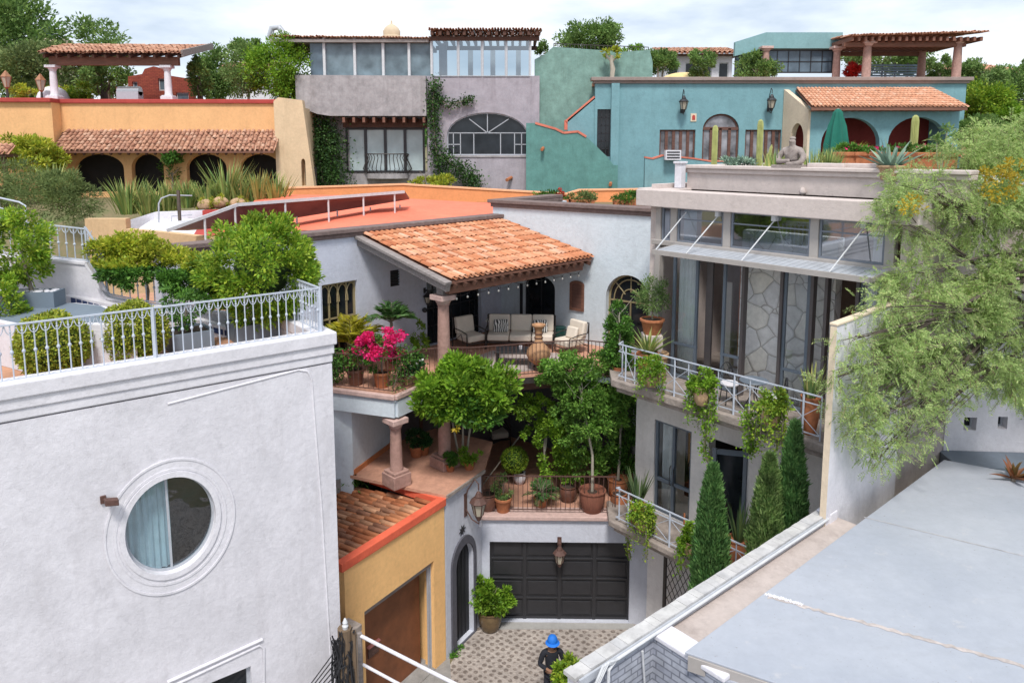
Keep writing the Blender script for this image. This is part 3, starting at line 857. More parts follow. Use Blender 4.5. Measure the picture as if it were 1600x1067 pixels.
# big round-headed tree in the terrace
def bigtree():
    q = LH.W(-.75, 1.75, zt)
    q = gz(394, 528, zt)
    planter('slate blue planter at the foot of the round headed tree', q, R(37), .8, .8, .36)
    t = thing('round_tree', 'large round headed bright green tree on the white house terrace corner', 'tree', q+Vector((0, 0, .32)), 0)
    cc = gy(411, 420, q.y+.1)-q-Vector((0, 0, .32)); r = 88*q.y/CF
    m = MB(); limbs(m, (0, 0, 0), (cc.x*.5, 0, cc.z), .06, .03, 9, .7, 5); m.build('trunk', m_barkpale, t, True)
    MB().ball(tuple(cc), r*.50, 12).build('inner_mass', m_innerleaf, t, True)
    P, D = crown_pts(tuple(cc), (r, r, r*.93), 21000, clumps=130, spread=.17, shell=.8)
    leaves('crown', P, D, .10, .42, L_lemon, t)
bigtree()
def lefttrees():
    q = gz(52, 478, 10.02); planter('long slate blue planter of white pebbles by the stair wall', q, R(4), 1.0, .42, .30)
    pb = MB(); rr = random.Random(3)
    for i in range(70): pb.ball((rr.uniform(-.44, .44), rr.uniform(-.16, .16), 0), rr.uniform(.02, .045), 4, (1, 1, .6))
    pb.build('white_pebbles', m_whitetrim, None, True, loc=q+Vector((0, 0, .29)), rz=R(4)); o = bpy.data.objects['white_pebbles']
    tag(o, 'white pebbles spread over the soil of the left planter', 'pebbles', kind='stuff')
    t = thing('small_tree', 'small light green tree rising from the white pebble planter', 'tree', q+Vector((0, 0, .27)))
    cc = gy(22, 385, q.y)-q-Vector((0, 0, .27)); r = 58*q.y/CF
    m = MB(); limbs(m, (0, 0, 0), (cc.x*.6, 0, cc.z), .035, .02, 8, .7, 9); m.build('trunk', m_bark, t, True)
    P, D = crown_pts(tuple(cc), (r, r*.9, r*1.05), 6500, clumps=60, spread=.2, shell=.6)
    leaves('crown', P, D, .095, .42, L_lemon, t)
    q = gz(2, 560, zt); t = thing('leafy_shrub', 'leafy green shrub cut by the left edge of the photo', 'shrub', q)
    m = MB(); limbs(m, (0, 0, 0), (0, 0, 1), .03, .015, 6, .6, 2); m.build('stem', m_bark, t, True)
    P, D = crown_pts((-.05, 0, .95), (.42, .42, .62), 3600, clumps=34, spread=.25, shell=.5)
    leaves('foliage', P, D, .085, .45, L_lemon, t)
lefttrees()

# --- stair wall rising behind the terrace, skylight, low wall with a blue tile band
ST = Fr(gy(330, 500, 14.95).x, 14.95, 4)
def stairwall():
    uz = ST.uz
    t = ST.thing('stair_parapet', 'white swept parapet wall stepping down across the back of the near roof terrace', 'wall')
    top = [(-8, 401), (60, 404), (134, 412), (146, 430), (156, 452), (168, 466), (215, 476), (333, 489), (480, 502)]
    P = [(-400, 401)]+top
    pts = [uz(x, y) for x, y in P]
    poly = pts+[(pts[-1][0], 8.9), (pts[0][0], 8.9)]
    MB().wall(poly, [], 0, .16).build('wall', m_white, t)
    m = MB()
    for a, b in zip(pts, pts[1:]): m.bar((a[0], .08, a[1]+.0), (b[0], .08, b[1]+.0), .22, .05)
    m.build('coping', m_whitetrim, t)
    def foot(l): return [ST.W(uz(x, y)[0], .08, uz(x, y)[1]+.02) for x, y in l]
    railing('stair_railing', 'pale blue railing on the high part of the white stair wall', foot([(-30, 398), (60, 404), (134, 412)]), .68, m_paleiron, .15, .012, knob=True, arcs=True, bottom=.04)
    railing('stair_railing', 'pale blue railing half buried in the hedge on the stair wall', foot([(134, 412), (146, 430), (168, 466), (215, 476), (333, 489), (400, 495)]), .72, m_paleiron, .16, .012, knob=True, arcs=True, bottom=.06)
    # hedge spilling over the rail
    h = thing('hedge', 'yellow topped climbing hedge overgrowing the stair wall railing', 'hedge', foot([(150, 450)])[0])
    Ps = []; Ds = []; rr = random.Random(4)
    for x, y, w, zh in ((160, 395, 26, .35), (190, 388, 28, .4), (215, 385, 26, .4), (245, 400, 30, .4), (275, 410, 30, .4), (305, 415, 24, .45), (200, 430, 26, .5), (170, 425, 20, .5), (290, 445, 28, .5), (335, 440, 24, .5), (265, 440, 20, .4)):
        vv = .2 if y < 412 else -.22; u, z = uz(x, y, vv); q = ST.W(u, vv+rr.uniform(-.05, .1), z)-h.location; r = w*ST.W(u, .3, 0).y/CF
        r *= .85; P, D = crown_pts(tuple(q), (r*1.2, r, r), 1700, clumps=22, spread=.35); Ps.append(P); Ds.append(D)
    m = MB(); 
    for x in (170, 230, 300):
        u, z = uz(x, 475, .4); q = ST.W(u, .4, z)-h.location; limbs(m, q, q+Vector((0, 0, 1.1)), .03, .012, 6, .7, x)
    m.build('stem', m_bark, h, True)
    P = np.vstack(Ps); D = np.vstack(Ds); hi = P[:, 2] > np.median(P[:, 2])
    leaves('upper_foliage', P[hi], D[hi], .085, .5, L_yel, h); leaves('lower_foliage', P[~hi], D[~hi], .085, .5, L_mid, h)
stairwall()
def terracebits():
    # raised slate skylight / pool cover
    a, b, c, d = gz(95, 500, 9.45), gz(235, 510, 9.45), gz(95, 470, 9.45), gz(190, 478, 9.45)
    t = thing('skylight', 'slate grey flat roof slab with a white kerb behind the round bushes', 'skylight', (a.x, a.y, zt))
    pts = [gz(x, y, 10.0)-a for x, y in ((-60, 490), (30, 510), (212, 505), (165, 478), (120, 473), (-60, 473))]
    MB().prism([(q.x, q.y) for q in pts], 0, .80).build('kerb', m_whitetrim, t, bevel=.01)
    cx = sum(q.x for q in pts)/6; cy = sum(q.y for q in pts)/6
    MB().prism([(cx+(q.x-cx)*.93, cy+(q.y-cy)*.86) for q in pts], .80, .82).build('cover', m_greyplanter, t)
    # low white wall with dark blue tile band
    A, B = gz(60, 540, zt), gz(405, 548, zt)
    fr = Fr(A.x, A.y, math.degrees(math.atan2(B.y-A.y, B.x-A.x))); fr = Fr(gy(405, 540, 14.6).x, 14.6, 0)
    t = fr.thing('terrace_wall', 'low white terrace wall with a strip of navy blue tiles', 'wall', at=(0, 0, 0))
    pts = [fr.uz(x, y) for x, y in ((100, 462), (190, 478), (285, 494), (385, 520), (400, 523))]
    MB().wall(pts+[(pts[-1][0], 9.2), (pts[0][0], 9.2)], [], 0, .2).build('wall', m_white, t)
    m = MB(); rr = random.Random(8)
    for seg in (((110, 466), (192, 487), 9), ((281, 500), (384, 525), 6)):
        p0 = fr.uz(*seg[0]); p1 = fr.uz(*seg[1])
        for i in range(seg[2]):
            f0 = i/seg[2]+.012; f1 = (i+1)/seg[2]-.012
            u0, u1 = p0[0]+(p1[0]-p0[0])*f0, p0[0]+(p1[0]-p0[0])*f1; z0, z1 = p0[1]+(p1[1]-p0[1])*f0, p0[1]+(p1[1]-p0[1])*f1
            m.wall([(u0, z0-.09), (u1, z1-.09), (u1, z1+.02), (u0, z0+.02)], [], -.012, 0)
    m.build('tile_strip', m_navytile, t)
m_navytile = plain('navy_glazed_tile', (.03, .05, .13), .3, .5, 14, .05)
terracebits()
# bent pipe rail at far left
m = MB(); q = [gy(x, y, 17.5) for x, y in ((-30, 303), (30, 316), (40, 322), (41, 345), (40, 352))]; o = q[3].copy(); o.z = 9.9
m.tube([p_-o for p_ in q[:4]]+[Vector((0, 0, 0))], .022, 8); m.tube([gy(-30, 318, 17.5)-o, gy(38, 334, 17.5)-o], .015, 8); m.tube([gy(-2, 310, 17.5)-o, Vector((gy(-2, 310, 17.5).x-o.x, 0, 0))], .015, 8)
tag(m.build('pipe_handrail', m_paleiron, None, True, loc=o), 'bent pale pipe handrail above the little tree at the left edge', 'handrail')
# ================================================================ mustard garage building beside the near house
OC = gz(697, 1030, 0)
_e = gz(752, 975, 0)
ANG = math.degrees(math.atan2(_e.y-OC.y, _e.x-OC.x))
OG = Fr(OC.x, OC.y, 57)
def mustard():
    t = OG.thing('garage_building', 'mustard yellow garage with clay tile roof and orange red coping', 'garage')
    uz = OG.uz; ztop = uz(700, 775)[1]-.18
    ujr = uz(679, 960)[0]; zh = uz(683, 872)[1]; ul = uz(572, 962)[0]-.05
    # straight lintel
    w = MB(); w.wall([(-3.4, 0), (0, 0), (0, ztop), (-3.4, ztop)], [rect(ul, ujr, -.0001+.02, zh)], 0, .32)
    w.box(-.3, 0, .32, 3.2, 0, ztop-.3); w.box(-3.4, -3.1, .32, 3.5, 0, ztop-.4); w.box(-3.1, -.3, 3.2, 3.5, 0, ztop-.5)
    w.build('wall', m_orangew, t)
    m = MB(); m.box(-3.5, .03, -.05, .16, ztop, ztop+.2); m.box(-.10, .03, .16, 3.2, ztop-.02, ztop+.2); m.build('coping', m_redcope, t, bevel=.02)
    m = MB(); m.box(ul, ujr, .08, .30, zh-.16, zh); m.build('lintel', m_woodgrey, t, bevel=.01)
    m = MB(); m.box(ujr-.03, ujr+.0, .1, .16, 0, zh-.16); m.box(ujr-.10, ujr-.06, .12, .16, 0, zh-.16); m.build('door_track', m_greyiron, t)
    m = MB(); m.box(ul-.5, ujr-.1, .40, .45, .02, zh+.1)
    m.build('garage_door', plain('rust_brown_door_paint', (.20, .07, .028), .6, .35, 1.5, .1), t)
    m = MB(); m.box(ul+.002, ujr-.002, -.004, 3.1, .015, .03); m.build('inner_floor', m_concrete, t)
    nc = 30
    zr = ztop+.06
    m = MB(); m.add([(-3.4, .16, zr-.12), (-.1, .16, zr-.12), (-.1, 3.5, zr-.42), (-3.4, 3.5, zr-.42)], [(0, 1, 2, 3)]); m.build('roof_deck', m_concrete, t)
    tile_roof('roof_tiles', m_tileold, t, (-.12, 3.45, zr-.36), (-3.4, 3.45, zr-.36), (-.12, .26, zr-.02), 18, 7, seed=5, jit=3)
mustard()
def mustard_bits():
    # dark tile ends next to the coping are part of the roof; weeds at the top edge
    t = thing('roof_weeds', None, None)
    bpy.data.objects.remove(t)
    P = []; D = []
    for x, y in ((528, 752), (540, 750), (552, 748), (560, 755), (612, 752), (640, 760), (536, 756)):
        q = OG.W(*OG.uv(x, y, 4.1), 4.15); n = 260
        P.append(np.array(tuple(q))+rng.normal(size=(n, 3))*(.12, .12, .05)); d = rand_dir(n, 1.2); D.append(d)
    P = np.vstack(P); c = P.mean(0)
    tag(leaves('roof_weeds', P-c, np.vstack(D), .13, .25, L_mid), 'green weeds growing along the upper edge of the mustard garage roof', 'weeds', kind='stuff', loc=tuple(c))
mustard_bits()

# stub wall with cap, meter box, pole with cables, pipe gate
def street_bits():
    a = gz(540, 1010, 1.2)
    f = Fr(*OG.W(-4.0, -.0)[:2], 57)
    u, z = OG.uz(556, 968, -.35)
    t = OG.thing('stub_wall', 'grey weathered stub wall with a sloping cap below the mustard garage', 'wall', at=(u-.1, -.35, 0))
    m = MB(); m.box(-1.4, 0, -.12, .12, 0, z-.15); m.build('wall', m_concrete, t)
    m = MB(); m.box(-1.45, .08, -.2, .2, z-.15, z); m.build('cap', m_slab, t, bevel=.02)
    p_ = gz(578, 1005, 1.6)
    t = thing('meter_box', 'small rusty red metal box on the kerb by the garage opening', 'box', (p_.x, p_.y, 0), R(57))
    MB().bar((0, 0, 0), (0, 0, 1.35), .07).build('post', m_woodgrey, t)
    m = MB(); m.box(-.17, .17, -.12, .12, 1.35, 1.62); m.build('box_body', m_rust, t, bevel=.015)
    m = MB(); m.add([(-.2, -.16, 1.62), (.2, -.16, 1.62), (.2, .15, 1.70), (-.2, .15, 1.70), (-.2, -.16, 1.64), (.2, -.16, 1.64), (.2, .15, 1.72), (-.2, .15, 1.72)], [(0,3,2,1),(4,5,6,7),(0,1,5,4),(1,2,6,5),(2,3,7,6),(3,0,4,7)]); m.build('lid', plain('faded_red_metal', (.32, .12, .11), .6, .2, 9, .1), t)
    # utility pole
    Y = 12.6; b_ = gy(541, 1067, Y); top = gy(549, 965, Y)
    t = thing('utility_pole', 'short wooden utility pole wrapped in a tangle of black cables', 'pole', (b_.x, Y, 0))
    zt_ = top.z
    m = MB(); m.tube([(0, 0, 0), (.0, 0, zt_-.2)], [.16, .13], 12); m.tube([(.2, -.02, 0), (.17, -.02, zt_-.25)], .045, 8); m.build('pole_shaft', woodmat('old_pole_wood', (.16, .11, .07), .9, (8, 8, 1)), t, True)
    m = MB(); m.lathe([(.001, 0), (.05, 0), (.06, .06), (.03, .10), (.05, .12), (.02, .2), (.001, .22)], 10, (.02, -.02, zt_-.2)); m.build('insulator', m_whiteframe, t, True)
    m = MB(); rr = random.Random(12)
    for i in range(34):
        z0 = zt_-rr.uniform(.15, .9); a0 = rr.uniform(0, 6.28); p0 = Vector((.16*math.cos(a0), .16*math.sin(a0), z0)); pts = [p0]
        for k in range(7):
            pts.append(Vector((rr.uniform(-.26, .22), rr.uniform(-.22, .1), zt_-rr.uniform(.15, 2.4))))
        # smooth
        sm = []
        for a_, b2 in zip(pts, pts[1:]):
            for q_ in (0, .33, .66): sm.append(a_.lerp(b2, q_))
        sm = [sm[0]]+[(sm[j-1]+sm[j]*2+sm[j+1])/4 for j in range(1, len(sm)-1)]+[sm[-1]]
        m.tube(sm, rr.choice((.008, .011, .014)), 5)
    for i in range(5):   # cables leaving to the lower left
        e_ = Vector((-4-.3*i, -4, -1.5+zt_-.2*i)); s_ = Vector((-.1, -.1, zt_-.5-.12*i)); pts = [s_.lerp(e_, k/8)+Vector((0, 0, -1.0*math.sin(PI*k/8))) for k in range(9)]
        m.tube(pts, .012, 5)
    m.build('cable', m_black, t, True)
    # white pipe barrier
    A = gy(562, 992, 13.2); zA = A.z
    t = thing('pipe_barrier', 'white painted pipe barrier crossing the driveway at the bottom', 'barrier', (A.x, 13.2, 0))
    B = gz(725, 1075, zA-.15)-Vector((A.x, 13.2, 0)); 
    m = MB(); e = Vector((B.x, B.y, B.z)); d = (e-Vector((0, 0, zA))); e2 = Vector((0, 0, zA))+d*1.6
    m.tube([(0, 0, zA), e2], .035, 8); m.build('rail', m_whitetrim, t, True)
    m = MB(); m.tube([(.05, 0, zA-.62), e2-Vector((0, 0, .62))], .03, 8); m.build('rail', m_whitetrim, t, True)
    m = MB(); m.tube([(0, 0, 0), (0, 0, zA+.05)], .05, 8); m.build('post', m_woodgrey, t, True)
    m = MB(); m.tube([(e2.x, e2.y, 0), (e2.x, e2.y, e2.z+.02)], .04, 8); m.build('post', m_woodgrey, t, True)
street_bits()

# ================================================================ entrance tower with arched door, and its terrace
AE = Fr(OC.x+.02, OC.y+.03, ANG)
LA = math.hypot(_e.x-OC.x, _e.y-OC.y)
ZT1 = 4.45
m_arch = plain('slate_grey_arch_surround', (.085, .085, .105), .7, .15, 8, .15)
def entrance():
    t = AE.thing('entrance_block', 'bluish white entrance wall with a slate framed arched doorway', 'building')
    uz = AE.uz
    a0 = uz(705, 975)[0]; a1 = uz(743, 925)[0]; zt_ = uz(722, 838)[1]
    b0 = uz(712, 975)[0]; b1 = uz(740, 925)[0]; zb = uz(725, 850)[1]
    outer = arch(a0, a1, 0, zt_, (a1-a0)*.62); inner = arch(b0, b1, 0.0, zb, (b1-b0)*.62)
    w = MB(); w.wall([(0, 0), (a0, 0)]+list(reversed(outer[1:]))[0:0]+[(a0, .001)]+[] + [(LA, 0)] if False else [(0, -.3), (LA, -.3), (LA, ZT1-.08), (0, ZT1-.08)], [[(p[0], max(p[1], .02)) for p in arch(b0, b1, .02, zb, (b1-b0)*.62)]], 0, .45)
    w.build('wall', m_bluelow, t)
    s = MB(); s.wall([(p[0], p[1]) for p in outer], [[(p[0], p[1]+(.03 if p[1] < .01 else 0)) for p in inner]], -.05, .01); s.build('door_surround', m_arch, t, bevel=.012)
    m = MB(); m.wall(arch(b0-.05, b1+.05, .02, zb+.05, (b1-b0)*.62), [], .15, .22); d = m.build('door', plain('dark_wooden_door', (.012, .013, .018), .6, .3, 5, .2), t)
    m = MB()
    for k in range(1, 5): u = b0+(b1-b0)*k/5; m.box(u-.008, u+.008, 0.132, .152, .05, zb-.25)
    m.build('plank', m_black, d)
    # terrace deck
    pts = [(0, -.06), (LA+.04, -.06)]
    W = lambda x, y, z=ZT1: AE.L(gz(x, y, z))
    poly = [(-.0, -.06), (LA+.05, -.06), (LA+.05, .8)]
    q = [W(752, 735), W(770, 690), W(640, 660), W(560, 660), W(500, 742), W(557, 743)]
    poly = [(-.02, -.06), (LA+.06, -.06)]+[(q[1].x, q[1].y), (q[2].x, q[2].y), (q[3].x, q[3].y), (q[5].x, q[5].y), (-.4, 2.9)]
    MB().prism(poly, ZT1-.08, ZT1).build('terrace_deck', m_terrafloor2, t)
    m = MB(); m.box(-.02, LA+.06, -.10, -.055, ZT1-.07, ZT1+.01); m.build('deck_edge', m_slab, t)
    # retaining wall on the right side, below the deck, facing the garage terrace
    m = MB(); m.box(LA-.30, LA-.002, .452, 5.5, -.3, ZT1-.09); m.build('side_wall', m_bluelow, t)
    m = MB(); m.box(-2.5, -.02, 3.0, 3.2, 3.2, ZT1-.085); m.build('lower_edge', m_concrete, t)
m_terrafloor2 = stucco('worn_terracotta_floor', (.56, .30, .21), .14, .45, big=2.5)
entrance()
u, z = AE.uz(727, 795); lantern('old copper lantern on a scrolled bracket above the arched doorway', AE.W(u, 0, z-.05), 1.5, m_copper if 'm_copper' in globals() else m_rust, rz=AE.a)
def star():
    u, z = AE.uz(722, 828); t = MB()
    pts = []
    for i in range(16):
        r = .15 if i % 2 == 0 else .06; pts.append((r*math.cos(PI*i/8+.2), r*math.sin(PI*i/8+.2)))
    t.wall(pts, [], -.02, 0); t.lathe([(.001, 0), (.05, 0), (.03, .03), (.001, .035)], 8) if False else None
    tag(t.build('star_ornament', m_black, None, loc=AE.W(u, 0, z), rz=AE.a), 'black eight pointed metal star on the wall above the arched doorway', 'ornament')
star()
# white conduit lamp to the right of the lantern
m = MB(); m.tube([(0, 0, .1), (0, -.08, .1), (0, -.08, -.05)], .02, 8); m.lathe([(.04, 0), (.055, -.1), (.001, -.1)][::-1], 10, (0, -.08, -.05)); u, z = AE.uz(747, 812)
tag(m.build('spot_light', m_whitetrim, None, True, loc=AE.W(min(u, LA-.05), 0, z), rz=AE.a), 'small white spot light just right of the copper lantern', 'lamp')

# ================================================================ garage wall with the panelled door
GW = Fr(-.86, 18.85, -1.0)
ZG = 3.17
def garage():
    t = GW.thing('garage_wall', 'bluish white wall with a black panelled garage door below a planted terrace', 'building')
    uz = GW.uz
    u0, z1 = uz(765, 846); u1 = uz(984, 900)[0]; ue = uz(1031, 900)[0]
    w = MB(); w.wall([(-.1, -.3), (ue, -.3), (ue, ZG-.12), (-.1, ZG-.12)], [rect(u0, u1, .05, z1)], 0, .35)
    w.box(ue-.3, ue, .35, 6, -.3, ZG-.12)
    w.build('wall', m_bluelow, t)
    d = MB(); d.box(u0-.02, u1+.02, .16, .22, .05, z1+.05); dd = d.build('garage_door', m_doorblack, t)
    m = MB(); nr, nc = 4, 4; W_, H_ = (u1-u0), (z1-.07)
    rail = .055
    for r_ in range(nr):
        za = .07+H_*r_/nr
        m.box(u0, u1, .120, .16, za-.004, za+rail)
        for c_ in range(nc):
            ua = u0+W_*c_/nc
            m.box(ua+.09, ua+W_/nc-.09, .130, .158, za+rail+.07, za+H_/nr-.06)
    m.box(u0, u1, .119, .159, z1-.05, z1)
    for c_ in range(nc+1): u = u0+W_*c_/nc; m.box(u-.05, u+.05, .112, .16, .05, z1)
    m.build('door_panel', m_doorblack, dd, bevel=.012)
    m = MB(); m.box(-.12, ue+.2, -.10, .45, ZG-.12, ZG); m.build('stone_ledge', m_pinkledge, t, bevel=.02)
    # terrace floor behind
    m = MB(); m.box(-2.2, 5.2, .452, 6.5, ZG-.2, ZG-.03); m.build('terrace_floor', m_terrafloor2, t)
m_doorblack = plain('black_garage_door_paint', (.026, .026, .030), .42, .12, 5, .03)
garage()
u, z = GW.uz(874, 858); lantern('hanging copper lantern centred over the black garage door', GW.W(u, 0, z-.28), 1.15, m_rust, bracket=False, rz=GW.a)
railing('terrace_railing', 'rusty brown iron railing on the ledge above the garage door', [GW.W(.06, .12, ZG), GW.W(GW.uz(962, 800)[0], .12, ZG)], 1.05, m_rust, .125, .010, postw=.035, knob=False, arcs=False, bottom=.10)
def scrolls():
    return
    m = MB(); L_ = GW.uz(962, 800)[0]-.06; n = int(L_/.25)
    for i in range(n):
        for k in range(7):
            a = PI*2*k/6
        c = .06+(i+.5)*L_/n
        m.tube([(c+.07*math.cos(a), .12, ZG+.17+.06*math.sin(a)) for a in [2*PI*k/10 for k in range(10)]], .009, 5, closed=True)
    o = m.build('scroll_band', m_rust, bpy.data.objects['terrace_railing.001'], True)
    o.location = -(GW.W(.06, .12, ZG)-Vector((0, 0, 0))); 
    # express in the railing's local (unrotated world) axes
    for v in o.data.vertices:
        w = GW.W(v.co.x, v.co.y, v.co.z); v.co = w
scrolls()

# ================================================================ main white house (L shape at 45 degrees) and patio
SCL = .93
ZU = 6.9            # upper terrace level
ZE = 13-3.58*SCL    # eave
ZR = 13-2.59*SCL
A_ = gz(563, 368, ZR); B_ = gz(783, 345, ZR); C_ = gz(925, 403, ZE); D_ = gz(703, 440, ZE)
w1a = math.degrees(math.atan2(B_.y-A_.y, B_.x-A_.x))
W1 = Fr(A_.x, A_.y, w1a)       # back-left wall, u along towards the inner corner
W2L = gz(770, 312, 11.29); W2R = gz(1010, 325, 11.29)
w2a = math.degrees(math.atan2(W2R.y-W2L.y, W2R.x-W2L.x))
W2 = Fr(W2L.x, W2L.y, w2a)
def main_house():
    t = W1.thing('main_house', 'large bluish white house with brown stone copings around a tiled patio roof', 'house', at=(0, 0, 0))
    # ---- W1
    uz = W1.uz
    corner = W1.L(W2.o); ucr = corner.x+1.2
    l0, zt_ = uz(490, 368); top1 = uz(600, 360)[1]
    top1 = 10.58
    win = rect(uz(508, 600)[0], uz(560, 520)[0], 7.35, uz(540, 440)[1])
    vent = rect(uz(610, 440)[0], uz(624, 440)[0], uz(617, 447)[1], uz(617, 422)[1])
    door = rect(uz(667, 480)[0], uz(752, 480)[0], ZU+.02, uz(700, 424)[1])
    w = MB(); w.wall([(-5.5, 0), (ucr, 0), (ucr, top1), (-5.5, top1)], [win, vent, door], 0, .35)
    w.build('left_wing_wall', m_blue, t)
    m = MB()
    for z0, z1, p in ((top1, top1+.12, .06), (top1+.12, top1+.24, .13)): m.box(-5.6, ucr-.9, -p, .4, z0, z1)
    m.build('coping', m_brownstone, t, bevel=.02)
    # olive window with interlaced arches
    u0, u1, z0, z1 = win[0][0], win[1][0], win[0][1], win[2][1]
    f = window_part(t, win, .10, .07, .06, m_goldframe, m_glass, grid_bars(u0, u1, z0, z1, 4, 2)[:4], .045)
    m = MB()
    for k in range(4):
        c = u0+(u1-u0)*(k+.5)/4; r = (u1-u0)/4*.62
        m.tube([(c+r*math.cos(PI*i/10), .10, z1-.55+.48*math.sin(PI*i/10)) for i in range(11)], .018, 6)
    m.build('arch_tracery', m_goldframe, f, True)
    m = MB(); m.box(vent[0][0], vent[1][0], .05, .09, vent[0][1], vent[2][1])
    for k in range(6): m.box(vent[0][0], vent[1][0], .0, .05, vent[0][1]+k*(vent[2][1]-vent[0][1])/6, vent[0][1]+(k+.35)*(vent[2][1]-vent[0][1])/6)
    m.build('vent', m_black, t)
    u0, u1, z0, z1 = door[0][0], door[1][0], door[0][1], door[2][1]
    window_part(t, door, .14, .06, .05, m_frame, m_glass, grid_bars(u0, u1, z0, z1, 6, 4), .025, 'glazed_door')
    # ---- W2 (expressed in the W1 frame through the world)
    b = W2.thing('garden_wing', 'bluish white wing with arched openings facing the patio', 'building')
    uz = W2.uz; LW = (W2R-W2L).length+1.6; top2 = 11.05
    a1 = arch(uz(818, 480)[0], uz(867, 480)[0], ZU+.02, uz(842, 430)[1], .42)
    a2 = arch(uz(946, 500)[0], uz(1004, 480)[0]+.25, ZU+.02, uz(972, 429)[1], .75)
    w = MB(); w.wall([(-.0, 0), (LW, 0), (LW, top2), (-.0, top2)], [a1, a2], 0, .35); w.box(0, .35, .35, 4, 8, top2)
    w.build('wall', m_bluelow2, b)
    m = MB()
    for z0, z1, p in ((top2, top2+.13, .06), (top2+.13, top2+.25, .14)): m.box(-p, LW, -p, .45, z0, z1); m.box(-p, .45, .45, 3.6, z0, z1)
    m.build('coping', m_brownstone, b, bevel=.02)
    u0, u1 = a1[0][0], a1[1][0]; z1 = max(p[1] for p in a1)
    window_part(b, a1, .12, .06, .05, m_frame, m_glass, grid_bars(u0, u1, ZU, z1, 2, 1), .04, 'arched_door')
    MB().box(u0-.12, u0-.03, -.05, 0, ZU, z1-.35).build('open_grille', m_frame, b)
    u0, u1 = a2[0][0], a2[1][0]; z1 = max(p[1] for p in a2); c = (u0+u1)/2; zc = z1-.85
    f = window_part(b, a2, .18, .06, .06, m_goldframe, m_glass, [((u0, zc), (u1, zc)), ((c, ZU), (c, zc))], .045, 'arched_window', curtain=[(0, .45)])
    m = MB()
    for rr_ in (.35, .62): m.tube([(c+rr_*math.cos(PI*i/12)*(u1-u0)*.62, .2, zc+rr_*math.sin(PI*i/12)*1.1) for i in range(13)], .02, 6)
    for g in (.25, .5, .75): m.tube([(c+.30*math.cos(PI*g)*(u1-u0)*.6, .2, zc+.30*math.sin(PI*g)*1.0), (c+.95*math.cos(PI*g)*(u1-u0)*.5, .2, zc+.95*math.sin(PI*g)*.8)], .018, 6)
    m.build('fan_bars', m_goldframe, f, True)
    return t, b
m_bluelow2 = stucco('pale_lilac_white_stucco', (.64, .71, .77), .04, .2)
main_house()

# ---- patio tile roof
def patio_roof():
    fr = Fr(D_.x, D_.y, math.degrees(math.atan2(C_.y-D_.y, C_.x-D_.x)))
    t = fr.thing('patio_roof', 'bright clay tiled lean to roof over the upper patio on wooden beams', 'roof')
    L = fr.L; a, b, c, d = L(A_), L(B_), L(C_), L(D_)
    up = Vector((0, 0, .06))
    tile_roof('roof_tiles', m_tile, t, d+up, c+up, a+up+Vector((0, 0, .02)), 31, 9, seed=2, Q1=b+up)
    m = MB(); dz = Vector((0, 0, .0)); th = Vector((0, 0, -.07))
    m.add([d, c, b, a, d+th, c+th, b+th, a+th], [(0,1,2,3),(7,6,5,4),(0,4,5,1),(1,5,6,2),(2,6,7,3),(3,7,4,0)]); m.build('roof_deck', m_woodred, t)
    m = MB()
    n = 17
    for i in range(n):
        f = (i+.5)/n; p, q = d.lerp(c, f), a.lerp(b, f); e = (p-q).normalized()*.12
        m.bar(p+e*.6+Vector((0, 0, -.13)), q+Vector((0, 0, -.13)), .07, .11)
    m.build('rafter', m_wooddark, t)
    m = MB(); e = (a-d).normalized()*.22
    p, q = d+e+Vector((.1, 0, -.30)), c+e+Vector((-.25, 0, -.30)); m.bar(p, q, .17, .24); m.build('eave_beam', m_woodred, t, bevel=.02)
    m = MB(); e = (d-c).normalized()*.10
    m.bar(a+e+Vector((0, 0, -.02)), d+e+Vector((0, 0, -.02))+(d-a).normalized()*.06, .24, .09); 
    mm = m.build('verge_board', m_woodgrey, t, bevel=.015)
    m = MB(); m.bar(a+e*.5+Vector((0, 0, -.17)), d+e*.5+Vector((0, 0, -.17)), .14, .20); m.build('verge_beam', m_woodgrey, t, bevel=.015)
    # hanging bulbs
    s = thing('string_lights', 'string of clear glass bulbs hanging under the patio roof', 'string lights', fr.W(d.x+.2, .3, d.z-.35), fr.a)
    m = MB(); rr = random.Random(5); mbulb = plain('glass_bulb', (.55, .54, .50), .15, .05, 4, 0); L_ = (c-d).length-.4
    pts = []
    for i in range(41):
        f = i/40; pts.append((f*L_, -.1, -.12*abs(math.sin(f*PI*7))))
    m.tube(pts, .006, 4)
    for i in range(14):
        f = (i+.5)/14; z_ = -.12*abs(math.sin(f*PI*7)); m.tube([(f*L_, -.1, z_), (f*L_, -.1, z_-.06)], .014, 6); MB().ball((f*L_, -.1, z_-.095), .028, 6, (1, 1, 1.3)).build('bulb', mbulb, s, True)
    m.build('cable', m_black, s)
    return fr
PR = patio_roof()

